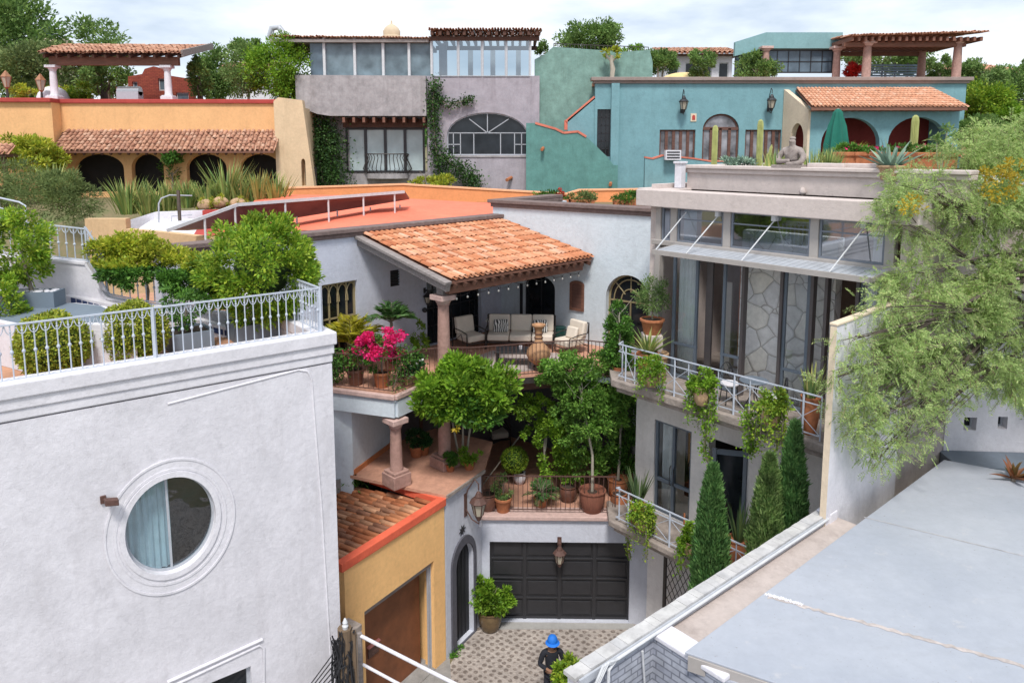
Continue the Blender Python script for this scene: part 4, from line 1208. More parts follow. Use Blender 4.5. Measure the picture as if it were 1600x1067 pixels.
# ---- slabs and columns
COLP = gz(620, 757, ZT1); COL2 = gz(695, 728, ZT1)
column('weathered pink stone column on a square pedestal at the terrace front', COLP, 1.80, .155, R(45), .42)
column('pink stone column half hidden behind the leafy tree on the terrace', COL2, 2.05, .17, R(45), .36)
_uc = gy(693, 500, COL2.y-.25); column('plain pink stone column carrying the corner of the patio roof', (_uc.x, _uc.y, ZU), ZE-.42-ZU, .165, R(45), 0)
m = MB(); m.box(-.13, .13, -.13, .13, 0, .36); tag(m.build('post_block', m_woodgrey, None, bevel=.02, loc=(_uc.x, _uc.y, ZE-.42), rz=R(45)), 'short timber block between the upper column and the roof beam', 'timber block')
def upper_deck():
    pxs = [(480, 598), (513, 605), (617, 618), (658, 600), (700, 596), (735, 597), (792, 592), (860, 586), (910, 583), (965, 590)]
    P = [gz(x, y, ZU) for x, y in pxs]
    t = thing('upper_deck', 'upper terrace slab with pinkish stone edge around the patio', 'terrace', (P[2].x, P[2].y, ZU))
    o = P[2]
    back = [W2.W((W2R-W2L).length, -.0, ZU), W2.W(0, 0, ZU), W1.W(0, 0, ZU), W1.W(-4, 0, ZU)]
    poly = [(p.x-o.x, p.y-o.y) for p in P]+[(p.x-o.x, p.y-o.y) for p in back]
    def inset(f, n_=10):
        return poly
    MB().prism(poly, -.02, 0).build('floor_tiles', m_terrafloor2, t)
    MB().prism([(a*.985, b*.985+.02) for a, b in poly], -.18, -.022).build('slab', m_bluelow2, t)
    m = MB()
    for a, b in zip(P[0:5], P[1:5]): 
        a_, b_ = a-o, b-o; m.bar((a_.x, a_.y, -.06), (b_.x, b_.y, -.06), .13, .13)
    m.build('stone_edge', m_pinkledge, t, bevel=.025)
    m = MB()
    for a, b in zip(P[4:], P[5:]):
        a_, b_ = a-o, b-o; m.bar((a_.x, a_.y, -.09), (b_.x, b_.y, -.09), .05, .17)
    m.build('steel_edge', m_iron, t)
    # white downstand beam below the stone edge
    m = MB()
    for a, b in zip(P[0:3], P[1:4]):
        a_, b_ = a-o, b-o; e = Vector((0, .09, 0)); m.bar(a_+e+Vector((0, 0, -.38)), b_+e+Vector((0, 0, -.38)), .16, .42)
    m.build('beam', m_bluelow2, t)
    m = MB()
    for a, b in zip(P[3:], P[4:]):
        a_, b_ = a-o, b-o; e = Vector((0, .5, 0)); m.bar(a_+e+Vector((0, 0, -.35)), b_+e+Vector((0, 0, -.35)), .12, .30)
    m.build('dark_beam', m_wooddark, t)
    up = [p+Vector((0, .05, 0)) for p in P]
    railing('balcony_railing', 'rusty iron railing at the flower pots corner of the upper terrace', [up[0], up[1], up[2]+Vector((-.05, .06, 0)), up[3], up[4]], .92, m_rust, .14, .008, knob=False, bottom=.08, group=None)
    railing('balcony_railing', 'curving rusty iron railing in front of the patio sofas', [up[4], up[5], up[6], up[7], up[8], up[9]], .92, m_rust, .11, .009, knob=True, bottom=.08)
    return P
UD = upper_deck()
def under_rooms():
    # white block left of the front column: side wall with recess
    f = Fr(*gz(550, 745, ZT1)[:2], 48)
    p0 = gz(513, 745, ZT1-.6)
    t = thing('entry_wall', 'bluish white wall block with an open recess under the upper terrace', 'wall', (gz(552, 745, ZT1).x, gz(552, 745, ZT1).y, 0))
    o = Vector(t.location); a = gz(513, 605, ZU-.2); 
    k = gz(552, 742, ZT1)-o; l = k+Vector((-2.2, -.3, 0))*1.0; r = gz(618, 692, ZT1)-o
    m = MB(); m.prism([(k.x, k.y), (l.x, l.y), (l.x-.1, l.y+3.5), (k.x-.35, k.y+3.2)][::1], 0, ZU-.58) 
    m.build('wall', m_bluelow2, t)
    m = MB(); e = Vector((r.x-k.x, r.y-k.y, 0)).normalized()
    m.bar(k+Vector((0, .06, -o.z+ZT1+.07))*1.0, Vector((r.x, r.y, k.z+ZT1+.07-ZT1)) if False else Vector((r.x, r.y, ZT1+.07)), .03, .14) if False else m.bar(Vector((k.x+.02, k.y+.02, ZT1+.07)), Vector((r.x+.02, r.y+.02, ZT1+.07)), .04, .14)
    m.build('skirting', plain('orange_skirting_tile', (.55, .20, .08), .6, .2, 5, .1), t)
    m = MB(); n_ = Vector((-e.y, e.x, 0))*.12
    A0, A1 = Vector((k.x, k.y, 0)), Vector((r.x, r.y, 0))
    m.prism([(A0.x, A0.y), (A1.x, A1.y), ((A1+n_).x, (A1+n_).y), ((A0+n_).x, (A0+n_).y)], ZT1-.0+.002, ZU-.2); m.build('side_wall', m_bluelow2, t)
    # lower storey rear walls (dark open room)
    t = W1.thing('lower_room', 'dark open room behind the trees beneath the upper terrace', 'room', at=(0, 0, 0))
    W1o = Fr(A_.x, A_.y, w1a)
    L = W1.L
    m = MB(); 
    q = [L(gz(618, 692, ZT1)), ]
    z0 = ZG-.04
    pts = [(-3.6, .5), (6.0, .5)]
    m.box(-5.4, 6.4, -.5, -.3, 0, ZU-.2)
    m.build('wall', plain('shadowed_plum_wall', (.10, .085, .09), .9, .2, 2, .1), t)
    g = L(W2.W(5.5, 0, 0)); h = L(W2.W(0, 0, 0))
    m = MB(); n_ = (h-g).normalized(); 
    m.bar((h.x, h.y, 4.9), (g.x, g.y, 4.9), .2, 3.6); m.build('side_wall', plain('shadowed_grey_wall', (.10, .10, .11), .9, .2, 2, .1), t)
    for k_ in range(3):
        f_ = .2+k_*.27; c = h.lerp(g, f_); 
    m = MB()
    for k_ in range(4): m.box(-1.0+k_*1.3, -.9+k_*1.3, -.56, -.5, z0, ZU-.4)
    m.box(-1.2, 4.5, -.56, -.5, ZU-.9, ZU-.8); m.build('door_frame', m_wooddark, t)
under_rooms()
# ================================================================ grey house on the right (facade turned 49 degrees)
GO = gy(955, 592, 18.2); GZU = GO.z; GZL = 3.36
_r = gz(1270, 690, GZU)
ga = math.degrees(math.atan2(_r.y-GO.y, _r.x-GO.x))
GB = Fr(GO.x, GO.y, ga)
FV = 1.25                                     # facade plane behind the balcony edge
def grey_house():
    t = GB.thing('grey_house', 'warm grey modern house with glass doors, tilted steel awning and two planted balconies', 'house')
    uz = lambda x, y, v=FV: GB.uz(x, y, v)
    UR = 6.5; UP = 6.30
    ul = uz(1017, 420)[0]
    zb0 = uz(1200, 350)[1]
    # ----- lower storey wall
    lu0 = uz(993, 700)[0]
    d1 = rect(uz(1022, 700)[0], uz(1080, 700)[0], GZL+.05, uz(1050, 664)[1])
    d2 = rect(uz(1107, 700)[0], uz(1168, 720)[0], GZL+.05, uz(1135, 692)[1])
    zun = GZU-.32
    w = MB(); w.wall([(lu0, -.3), (UP, -.3), (UP, zun), (lu0, zun)], [d1, d2, rect(uz(1190, 720)[0], uz(1196, 720)[0], 4.6, uz(1193, 712)[1])], FV, FV+.3)
    w.box(lu0, lu0+.3, FV+.3, 7, -.3, zun)
    w.build('lower_wall', m_greylow, t)
    f = window_part(t, d1, FV+.06, .07, .07, m_steelgrey, m_clear, [((((d1[0][0]+d1[1][0])/2), d1[0][1]), ((d1[0][0]+d1[1][0])/2, d1[2][1])), ((d1[0][0], 4.3), (d1[1][0], 4.3))], .08, 'french_door', curtain=[(0.02, .48)])
    m = MB(); c = (d1[0][0]+d1[1][0])/2
    for s_ in (-.06, .06): m.tube([(c+s_, FV+.05, 4.25), (c+s_, FV-.0, 4.3), (c+s_, FV-.0, 4.75), (c+s_, FV+.05, 4.8)], .012, 6)
    m.build('handle', m_black, f, True)
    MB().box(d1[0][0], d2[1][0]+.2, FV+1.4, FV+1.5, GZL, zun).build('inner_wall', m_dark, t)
    # open door leaf swung out
    dl = thing('tmp', None, None); bpy.data.objects.remove(dl)
    hz = d2[2][1]; hu = d2[1][0]
    m = MB(); wd = .75
    a = (hu-.04, FV-.02); b = (hu-.62, FV-.42)
    A3, B3 = Vector((*a, 0)), Vector((*b, 0))
    for z_ in (GZL+.1, hz-.1): m.bar(A3+Vector((0, 0, z_)), B3+Vector((0, 0, z_)), .05, .12)
    for P_ in (A3, B3): m.bar(P_+Vector((0, 0, GZL+.05)), P_+Vector((0, 0, hz-.02)), .1, .06)
    o = m.build('open_door', m_steelgrey, t)
    MB().quad(A3+Vector((0, 0, GZL+.1)), B3+Vector((0, 0, GZL+.1)), B3+Vector((0, 0, hz-.1)), A3+Vector((0, 0, hz-.1))).build('pane', m_glass, o)
    # ----- storey slabs (balconies)
    for nm, z, th, ue in (('upper_balcony', GZU, .2, UP), ('lower_balcony', GZL, .17, UP)):
        m = MB(); m.prism([(0, 0), (ue, 0), (ue, FV), (-.6, FV), (-.75, .75)], z-th, z); m.build(nm, m_slab, t, bevel=.03)
        m = MB(); m.prism([(.1, .1), (ue, .1), (ue, FV-.02), (-.4, FV-.02), (-.5, .8)], z-th-.12, z-th-.001); m.build('slab_moulding', m_slab, t)
    # ----- upper storey: posts, transoms, doors
    zt_ = uz(1035, 322)[1]; zt2 = uz(1330, 345)[1]; zT = (zt_+zt2)/2     # underside of the beam
    za = 10.70                                                    # transom sill
    posts = [uz(x, 370)[0] for x in (1029, 1053, 1136, 1273, 1392)]
    m = MB()
    for i, u in enumerate(posts):
        w_ = .13 if i else .10
        MB().box(u-w_/2-.03, u+w_/2+.03, FV-.04, FV+.14, za-.1 if i else GZU, zT).build('post', m_greytrim, t, bevel=.01)
    m = MB(); m.box(posts[0]-.15, UR, FV-.10, FV+.16, za-.12, za)
    m.build('transom_rail', m_greytrim, t, bevel=.01)
    edges = posts+[UR-.1]
    for i in range(5):
        u0, u1 = edges[i]+.1, edges[i+1]-.1
        if u1-u0 < .12: continue
        window_part(t, rect(u0, u1, za, zT), FV+.0, .05, .045, m_steel2, m_clearrefl, [((u0, zT-.28), (u1, zT-.28))] if i else [], .03, 'transom_window', curtain=[(.02, .33)] if i == 1 else ([(.80, .98)] if i == 3 else None))
    # glazed doors: curtain door, open gap, stone wall behind, frames
    def P_(x): return uz(x, 480)[0]
    zd = za-.12
    # interior: floor, back wall of rough stone, dark ceiling
    MB().box(posts[0]-.1, UR, FV+.001, 7, GZU-.15, GZU+.005).build('upper_floor', m_slab, t)
    MB().box(posts[0]-.1, UR, 6.2, 6.4, GZU, zT+.3).build('rear_wall', plain('brown_room_wall', (.24, .17, .13), .9, .4, 1.2, .1), t)
    m = MB(); m.box(ul-.12, ul+.12, FV+.1, 7, zun, 12.1); m.box(UR-.2, UR, FV, 7, -.3, 12.1); m.build('side_wall', m_grey, t)
    st0, st1 = P_(1130), P_(1330); 
    MB().box(st0+.1, P_(1285), FV+.55, FV+.85, GZU, zd+.5).build('stone_wall', m_flag, t)
    fr_ = MB()
    xs = [1046, 1085, 1124, 1158, 1216, 1262]
    for nm, (x0, x1, cur, op) in enumerate(((1046, 1086, True, 0), (1124, 1160, False, 0), (1160, 1219, None, 0), (1219, 1262, False, 0), (1262, 1288, None, 0), (1338, 1372, True, 0))):
        u0, u1 = P_(x0), P_(x1)
        if cur is None: continue
        window_part(t, rect(u0+.01, u1-.01, GZU+.03, zd), FV+.10, .06, .07, m_steelgrey, m_clear, [((u0, GZU+.9), (u1, GZU+.9))], .06, 'glass_door', curtain=[(0, 1)] if cur else None)
    for x in (1158, 1218, 1266, 1288, 1337):
        u = P_(x); MB().box(u-.035, u+.035, FV+.04, FV+.2, GZU, zd).build('door_post', m_frame2, t)
    u = P_(1100); fr_.box(u-.16, u+.02, FV+.3, FV+.36, GZU, zd)
    fr_.build('door_leaf', m_frame2, t)
    m = MB(); u = P_(1112); m.box(u-.02, u+.22, FV+.5, FV+.56, GZU+.3, GZU+2.6); m.build('hanging_panel', m_greytrim, t)
    m = MB(); 
    for k in range(5): m.box(P_(1100), P_(1122), FV+1.2+.2*k, FV+1.4+.2*k, GZU+.25*(k), GZU+.25*(k+1)-.06)
    m.build('stair', m_whitetrim, t)
    m = MB(); u = P_(1300); m.box(u-.05, u+.35, FV+1.0, FV+1.4, GZU, GZU+2.3); m.build('wooden_cabinet', woodmat('orange_wood', (.38, .15, .05)), t)
    m = MB(); u = P_(1098); m.box(u-.25, u+.25, FV+2.0, FV+2.1, GZU, GZU+3); m.build('wooden_door', woodmat('red_wood', (.35, .12, .05)), t)
    # ----- beam, roof slab, parapet
    zB1 = zT+.42
    m = MB(); m.box(ul-.32, UR+.2, FV-.28, FV+.3, zT, zB1); m.build('roof_beam', m_grey, t, bevel=.02)
    m = MB(); m.box(ul-.50, ul+.6, FV+.0, FV+3.2, zT+.10, zB1+.02); m.build('roof_slab', m_grey, t, bevel=.02)
    v2 = FV+.75
    up = GB.uz(1066, 262, v2)[0]; zp = GB.uz(1070, 259, v2)[1]
    m = MB(); m.box(up+.12, UR+.6, v2+.06, v2+.3, zB1, zp-.18); m.box(up+.12, up+.4, v2+.3, 7.5, zB1, zp-.18); m.build('parapet', m_grey, t)
    m = MB(); m.box(up, UR+.7, v2-.06, v2+.4, zp-.07, zp+.02); m.box(up+.05, UR+.7, v2-.0, v2+.36, zp-.18, zp-.07); m.box(up, up+.45, v2+.4, 7.6, zp-.07, zp+.02); m.build('parapet_coping', m_grey, t, bevel=.02)
    m = MB(); m.box(up+.4, UR+.6, v2+.31, 14, zB1+.01, zB1+.25); m.box(ul+1, UR+.5, 7, 14, 6, zB1+.01); m.build('roof_terrace', m_grey, t)
    # small spout ornament
    s_, z_ = GB.uz(1254, 300, v2); MB().lathe([(.001, -.08), (.06, -.05), (.08, 0), (.05, .08), (.001, .1)], 10, (s_, v2+.0, z_)).build('spout', m_grey, t, True)
    # ----- awning: tilted panel of slats held by stays
    a0, z0 = GB.uz(1020, 390, FV-.95); a1 = GB.uz(1352, 432, FV-.95)[0]
    z0 = 10.53
    aw = GB.thing('steel_awning', 'tilted pale steel awning with slats and stays over the glass doors', 'awning', at=(a0, FV-.95, z0))
    LW = a1-a0+.1; zi = za-.10-z0; D_w = .95
    m = MB(); m.bar((0, 0, 0), (LW, 0, 0), .06, .11); m.bar((0, D_w, zi), (LW, D_w, zi), .05, .05); m.bar((0, 0, 0), (0, D_w, zi), .05, .08); m.bar((LW, 0, 0), (LW, D_w, zi), .05, .08); m.build('frame', m_greytrim, aw)
    m = MB(); n = int(LW/.16)
    for i in range(n):
        x = (i+.5)*LW/n; m.bar((x, .03, .03), (x, D_w-.03, zi+.03), LW/n*.90, .015)
    m.build('slats', m_awn, aw)
    m = MB(); 
    for x_, y_, in ((1098, 330), (1185, 330), (1323, 335)): 
        uu = GB.uz(x_, y_, FV-.3)[0]-a0; p0 = (uu-.0, .05, .05); p1 = (uu+.25, D_w-.0, zT-.1-z0); m = MB(); m.tube([p0, p1], .015, 6); m.box(p1[0]-.05, p1[0]+.05, p1[1]-.1, p1[1]+.05, p1[2]-.04, p1[2]+.10); m.build('stay', m_whiteframe, aw)
    uu = .05; m = MB(); m.tube([(uu, .05, .05), (uu+.2, D_w, zT-.1-z0)], .015, 6)
    m.build('stay', m_whiteframe, aw)
    # ----- ground floor iron gate below the lower balcony
    g0 = GB.uz(1036, 900, .9); g1 = GB.uz(1075, 900, .9)
    g = GB.thing('iron_gate', 'black iron lattice gate under the lower balcony beside the white garage pier', 'gate', at=(g0[0], .9, 0))
    m = MB(); Wg = 1.3; zg = GZL-.4
    m.box(0, .08, 0, .06, 0, zg); m.box(Wg-.08, Wg, 0, .06, 0, zg); m.box(0.08, Wg-.08, 0, .06, zg-.1, zg); m.build('frame', m_iron, g)
    m = MB()
    for k in range(-12, 16):
        x0 = k*.16
        for s_ in (1, -1):
            pts = []
            za_, zb_ = .05, zg-.1
            # clip line x = x0 + s*z*.55
            for z in np.linspace(za_, zb_, 30):
                x = x0+s_*z*.55+(0 if s_ > 0 else 1.2)
                if .08 < x < Wg-.08: pts.append((x, .03, z))
            if len(pts) > 1: m.bar(pts[0], pts[-1], .014, .014)
    m.build('lattice', m_iron, g)
    MB().box(-.2, 2.6, 1.0, 1.1, -.3, GZL-.2).build('passage_shade_sheet', m_dark, g)  # near-black sheet stands in for the shade behind the gate
    return t
m_greytrim = plain('putty_grey_paint', (.36, .33, .31), .6, .08, 5, .05)
m_steel2 = plain('blue_grey_window_steel', (.17, .19, .23), .5, .1, 5, .03)
m_frame2 = plain('brown_grey_steel', (.10, .085, .085), .5, .1, 5, .03)
m_awn = plain('pale_slat_panels', (.40, .42, .46), .5, .15, 4, .05)
def flag():
    b = NB('flagstone_wall'); P = b.pos()
    wn = b.n('ShaderNodeTexNoise', Scale=2.0, Detail=2); b.l(P, wn.inputs['Vector'])
    va = b.n('ShaderNodeVectorMath', operation='MULTIPLY_ADD'); b.l(wn.outputs['Color'], va.inputs[0]); va.inputs[1].default_value = (.12, .12, .12); b.l(P, va.inputs[2])
    v = b.n('ShaderNodeTexVoronoi', Scale=2.3, Randomness=1.0); v.feature = 'DISTANCE_TO_EDGE'; b.l(va.outputs[0], v.inputs['Vector'])
    v2 = b.n('ShaderNodeTexVoronoi', Scale=2.3, Randomness=1.0); b.l(va.outputs[0], v2.inputs['Vector'])
    sx = b.n('ShaderNodeSeparateColor'); b.l(v2.outputs['Color'], sx.inputs[0])
    c = b.ramp(sx.outputs[0], [(0, (.80, .77, .73)), (.35, (.74, .73, .73)), (.6, (.82, .78, .71)), (1, (.68, .68, .70))])
    c = b.mix(1, c, b.ramp(b.noise(P, 6, 6, .7), [(.3, (.8,)*3), (.7, (1.1,)*3)]), 'MULTIPLY')
    j = b.ramp(v.outputs[0], [(.008, .9), (.026, 0.0)])
    c = b.mix(j, c, (.36, .33, .31)); b.l(c, b.p.inputs['Base Color']); b.p.inputs['Roughness'].default_value = .9
    b.bump(b.ramp(v.outputs[0], [(.0, 0.0), (.08, 1.0)]), .6, .04); return b.m
m_flag = flag()
grey_house()

railing('balcony_railing', 'pale blue steel railing with crossed bars on the upper grey balcony', [GB.W(*GB.uv(972, 588, GZU), GZU), GB.W(.14, .12, GZU), GB.W(GB.uz(1283, 650, .12)[0], .12, GZU)], .92, m_paleiron, 0, .01, top=.02, postw=.035, posts=[0, .5, 2.0, 3.6, 5.2], xpanel=.75, bottom=.1)
railing('balcony_railing', 'pale blue steel railing with crossed bars on the lower grey balcony', [GB.W(*GB.uv(967, 812, GZL), GZL), GB.W(.14, .12, GZL), GB.W(GB.uz(1165, 850, .12)[0]+2.5, .12, GZL)], .90, m_paleiron, 0, .01, top=.02, postw=.035, posts=[0, .5, 1.8, 3.2], xpanel=.8, bottom=.1)

# ---------- party wall with cream end
PW = Fr(*GB.W(6.5, -1.68)[:2], ga+90)
def party():
    t = PW.thing('party_wall', 'tall bluish white party wall with a cream end face right of the grey house', 'wall')
    ztop = PW.uz(1288, 517)[1]
    prof = [(0, 0), (5.5, 0), (5.5, ztop+.1), (2.2, ztop+.06), (0, ztop)]
    MB().wall(prof, [], 0, .11).build('wall', m_white, t)
    m = MB(); m.box(-.012, .0, 0, .11, 0, ztop-.01); m.build('end_face', m_cream, t)
    m = MB(); m.bar((-.02, .055, ztop+.03), (5.5, .055, ztop+.13), .15, .05); m.build('coping', m_cream, t, bevel=.015)
party()
# ---------- white wall with two small windows on the far right
def rightwall():
    a = gz(1478, 720, 6.25); f = Fr(*PW.W(5.45, 0)[:2], -4)
    t = f.thing('windowed_wall', 'white wall with two small deep windows behind the flat roof', 'wall')
    uz = f.uz
    z1 = 9.9
    holes = [rect(uz(1506, 662)[0], uz(1526, 662)[0], uz(1515, 672)[1], uz(1515, 652)[1]), rect(uz(1559, 662)[0], uz(1574, 662)[0], uz(1565, 670)[1], uz(1565, 651)[1])]
    MB().wall([(.02, 0), (8, 0), (8, z1), (.02, z1)], holes, 0, .35).build('wall', m_whitetrim, t)
    for h in holes:
        w = window_part(t, h, .2, .05, .03, m_greyiron, m_glass, [], .03)
    m = MB(); m.box(-.1, 5, -.9, -.02, uz(1550, 740, -.5)[1]-.7, uz(1550, 719, -.5)[1]); m.build('lower_band', m_steelgrey, t)
rightwall()

# ================================================================ near right building: parapet, gutter roof, grey sheet roof
NRa = gz(905, 1045, 6.6); NRb = gz(1285, 800, 6.6)
na = math.degrees(math.atan2(NRb.y-NRa.y, NRb.x-NRa.x))
NR = Fr(NRb.x, NRb.y, na)      # u grows away from the camera; origin at the party wall end; v to the left
LNR = (NRb-NRa).length
ZP = 6.6
m_sheet = None
def sheetmat():
    b = NB('grey_roof_sheet'); P = b.pos()
    c = b.ramp(b.noise(P, .45, 5, .6), [(.3, (.33, .355, .41)), (.7, (.405, .425, .475))])
    c = b.mix(1, c, b.ramp(b.noise(P, 5, 6, .7), [(.35, (.94,)*3), (.7, (1.03,)*3)]), 'MULTIPLY')
    c = b.mix(b.ramp(b.noise(b.pos((.5, 1.5, 1)), 1.3, 9, .8), [(.54, 0.0), (.68, .35)]), c, (.30, .31, .34)); c = b.mix(b.ramp(b.noise(P, 26, 3, .6), [(.68, 0.0), (.74, .7)]), c, (.20, .17, .15)); sp = b.ramp(b.noise(P, 2.1, 7, .75), [(.60, 0.0), (.74, .5)]); c = b.mix(sp, c, (.55, .52, .50))
    b.l(c, b.p.inputs['Base Color']); b.p.inputs['Roughness'].default_value = .55; b.bump(b.noise(P, 1.2, 4, .6), .12, .05); return b.m
def brickmat(name, c1, c2):
    b = NB(name); P = b.obj()
    w = b.n('ShaderNodeTexBrick', Scale=1.0); w.inputs['Brick Width'].default_value = .26; w.inputs['Row Height'].default_value = .09; w.inputs['Mortar Size'].default_value = .012
    sep = b.n('ShaderNodeSeparateXYZ'); b.l(P, sep.inputs[0]); cm = b.n('ShaderNodeCombineXYZ')
    ad = b.n('ShaderNodeMath', operation='ADD'); b.l(sep.outputs[0], ad.inputs[0]); b.l(sep.outputs[1], ad.inputs[1]); b.l(ad.outputs[0], cm.inputs[0]); b.l(sep.outputs[2], cm.inputs[1])
    b.l(cm.outputs[0], w.inputs['Vector']); w.inputs['Color1'].default_value = (*c1, 1); w.inputs['Color2'].default_value = (*c2, 1); w.inputs['Mortar'].default_value = (*scl(c1, .6), 1)
    c = b.mix(1, w.outputs[0], b.ramp(b.noise(b.pos(), 5, 6, .7), [(.3, (.7,)*3), (.7, (1.1,)*3)]), 'MULTIPLY')
    b.l(c, b.p.inputs['Base Color']); b.p.inputs['Roughness'].default_value = .85; b.bump(w.outputs[1], -.5, .02); return b.m
m_bluebrick = brickmat('painted_grey_blue_brick', (.36, .38, .45), (.44, .46, .52))
m_copetile = tilemat('pale_coping_tiles', [(.50,.49,.49), (.54,.53,.52), (.52,.505,.50), (.48,.475,.48)], .5)
def near_right():
    t = NR.thing('near_roof_building', 'near building with a tiled parapet, tan gutter roof and a broad grey sheet roof', 'building')
    L = NR.L; u0 = -LNR-.1
    m = MB(); m.box(u0-.0, 0, -.06, 0.10, 0, ZP-.06); m.box(u0, u0+.25, -3.0, -.06, 0, ZP-.35); m.box(-1.0, 0, -.2, .0, 0, ZP-.06) if False else None
    m.build('parapet_wall', m_whitetrim, t)
    m = MB(); n = int(LNR/.135); rr = random.Random(2)
    for i in range(n):
        a = u0-.05+(LNR+.15)*i/n; b = a+(LNR+.15)/n-.003; j = rr.uniform(-.006, .006)
        m.box(a, b, -.08+j, .12+j, ZP-.06, ZP-.012+rr.uniform(-.004, .004))
    m.build('coping_tile', m_copetile, t)
    m = MB(); m.box(u0, 0, -.115, -.085, ZP-.14, ZP-.04); m.build('metal_edge', m_greyiron, t)
    # end block at the party wall
    m = MB(); m.box(.02, .3, -.14, .13, ZP-.5, ZP-.0) ; m.build('end_block', m_whitetrim, t, bevel=.02)
    # gutter floor
    us = L(gz(1030, 985, ZP)).x
    m = MB(); m.box(us+.25, .35, -4.2, -.062, ZP-.35, ZP-.17); m.build('gutter_floor', m_gutter, t)
    # brick shaft: walls around a small well
    m = MB(); m.box(us, us+.25, -2.6, -.062, ZP-3.5, ZP-.16); m.build('shaft_wall', m_bluebrick, t)
    m = MB(); m.box(us-.02, us+.32, -1.2, -.09, ZP-.16, ZP-.08); m.build('shaft_coping', m_whitetrim, t, bevel=.02)
    m = MB(); m.box(u0+.2, us, -.083, -.062, ZP-3.5, ZP-.15); m.build('parapet_inner_face', m_bluebrick, t)
    m = MB(); m.box(u0, us, -3, -.1, ZP-3.3, ZP-3.2); m.build('shaft_floor', m_concrete, t)
    # sheet roof
    zS = ZP-.01
    P = [L(gz(x, y, zS)) for x, y in ((1475, 718), (1070, 1018))]
    Q = L(gz(1600, 741, zS)); 
    d = (P[1]-P[0]).normalized(); e = (Q-P[0]).normalized()
    c0 = P[0]; c1 = P[1]; c2 = P[1]+Vector((e.x, e.y, 0))*9; c3 = P[0]+Vector((e.x, e.y, 0))*9
    bt = L(gz(1215, 1067, zS)); e2 = (bt-c1).normalized(); c2 = c1+Vector((e2.x, e2.y, 0))*9
    MB().prism([(p.x, p.y) for p in (c0, c1, c2, c3)], zS-.03-ZP*0, zS).build('sheet_roof', sheetmat(), t, bevel=.008)
    inn = lambda p, q, f: (p.x+(q.x-p.x)*f, p.y+(q.y-p.y)*f)
    ctr = (c0+c1+c2+c3)/4
    MB().prism([inn(p, ctr, .035) for p in (c0, c1, c2, c3)], ZP-.9, zS-.031).build('roof_side', m_greytrim, t)
    m = MB(); m.bar(Vector((c1.x, c1.y, zS-.13))+Vector((e2.x, e2.y, 0))*.05, Vector((c1.x, c1.y, zS-.13))+Vector((e2.x, e2.y, 0))*9, .05, .20); m.build('roof_fascia', m_greytrim, t)
    # seams across the sheet
    def seam(a, b, w, z, wob, seed):
        A, B = L(gz(*a, zS)), L(gz(*b, zS)); rr = random.Random(seed); n = 60; V = []; Fc = []
        s = (B-A).normalized(); nn = Vector((-s.y, s.x, 0))
        for i in range(n+1):
            p = A.lerp(B, i/n); j = rr.uniform(-wob, wob); k = w*rr.uniform(.6, 1.5)
            V += [(p.x+nn.x*(k+j), p.y+nn.y*(k+j), z), (p.x-nn.x*(k-j), p.y-nn.y*(k-j), z)]
        for i in range(n): Fc.append((2*i, 2*i+1, 2*i+3, 2*i+2))
        return MB().add(V, Fc)
    seam((1200, 932), (1700, 1068), .032, zS+.004, .02, 1).build('sealed_seam', m_seam, t)
    seam((1350, 808), (1750, 905), .012, zS+.004, .004, 2).build('roof_joint', m_seam2, t)
    seam((1195, 928), (1255, 945), .03, zS+.008, .02, 3).build('roof_joint', m_whitetrim, t)
    # pipes and cables on the parapet
    q = lambda x, y, z: L(gz(x, y, z))
    m = MB(); pts = [q(1287, 803, ZP), q(1150, 905, ZP), q(1030, 987, ZP), q(968, 1030, ZP)]
    pts = [Vector((p.x, -.14, ZP-.05)) for p in pts]; pts += [Vector((pts[-1].x-.12, -.14, ZP-.12)), Vector((pts[-1].x-.15, -.14, ZP-.7))]
    m.tube(pts, .022, 8)
    m.tube([Vector((pts[2].x-.25, -.12, ZP-.2)), Vector((pts[2].x-.15, -.12, ZP-1.0)), Vector((us-.05, -.9, ZP-1.2)), Vector((us-.05, -1.2, ZP-1.25))], .018, 6)
    for k in range(3): m.tube([Vector((u0+.55+.06*k, -.15, ZP-.05)), Vector((u0+.35+.05*k, -.17, ZP+.02)), Vector((u0+.18+.04*k, -.17, ZP-.2)), Vector((u0+.2+.03*k, -.17, ZP-.9))], .016, 6)
    m.build('conduit', m_whiteframe, t, True)
    m = MB(); m.tube([(u0+.1, -.45, ZP-.30), (u0+.02, -2.6, ZP-.26)], .035, 8); m.build('pipe', m_whitetrim, t, True)
    # twigs on the gutter floor
    rr = random.Random(6); m = MB()
    for i in range(16):
        c = Vector((rr.uniform(-2.4, 0), rr.uniform(-1.3, -.5), ZP-.162)); a = rr.uniform(0, PI); l = rr.uniform(.08, .22)
        m.tube([c, c+Vector((math.cos(a)*l*.5, math.sin(a)*l*.5, .02)), c+Vector((math.cos(a+.6)*l, math.sin(a+.6)*l, 0))], .007, 4)
    tag(m.build('fallen_twigs', m_barkdark, None, loc=NR.W(0, 0, 0), rz=NR.a), 'dry twigs scattered on the tan gutter floor by the parapet', 'twigs', kind='stuff')
    # bulb lamp and water bottle in the shaft
    p = NR.W(*NR.uv(1074, 1040, 6.1), 6.1)
    lt = thing('bulb_lamp', 'bare white bulb in a fitting on the brick shaft wall', 'lamp', p)
    MB().ball((0, 0, 0), .07, 8, (1, 1, 1.2)).build('bulb', m_whitetrim, lt, True); MB().lathe([(.03, .06), (.035, .14)], 8).build('fitting', m_potbuff, lt)
    p = NR.W(*NR.uv(1052, 1072, 5.7), 5.7)
    bt_ = thing('water_bottle', 'blue capped water jug showing at the bottom edge', 'bottle', p+Vector((0, 0, -.35)))
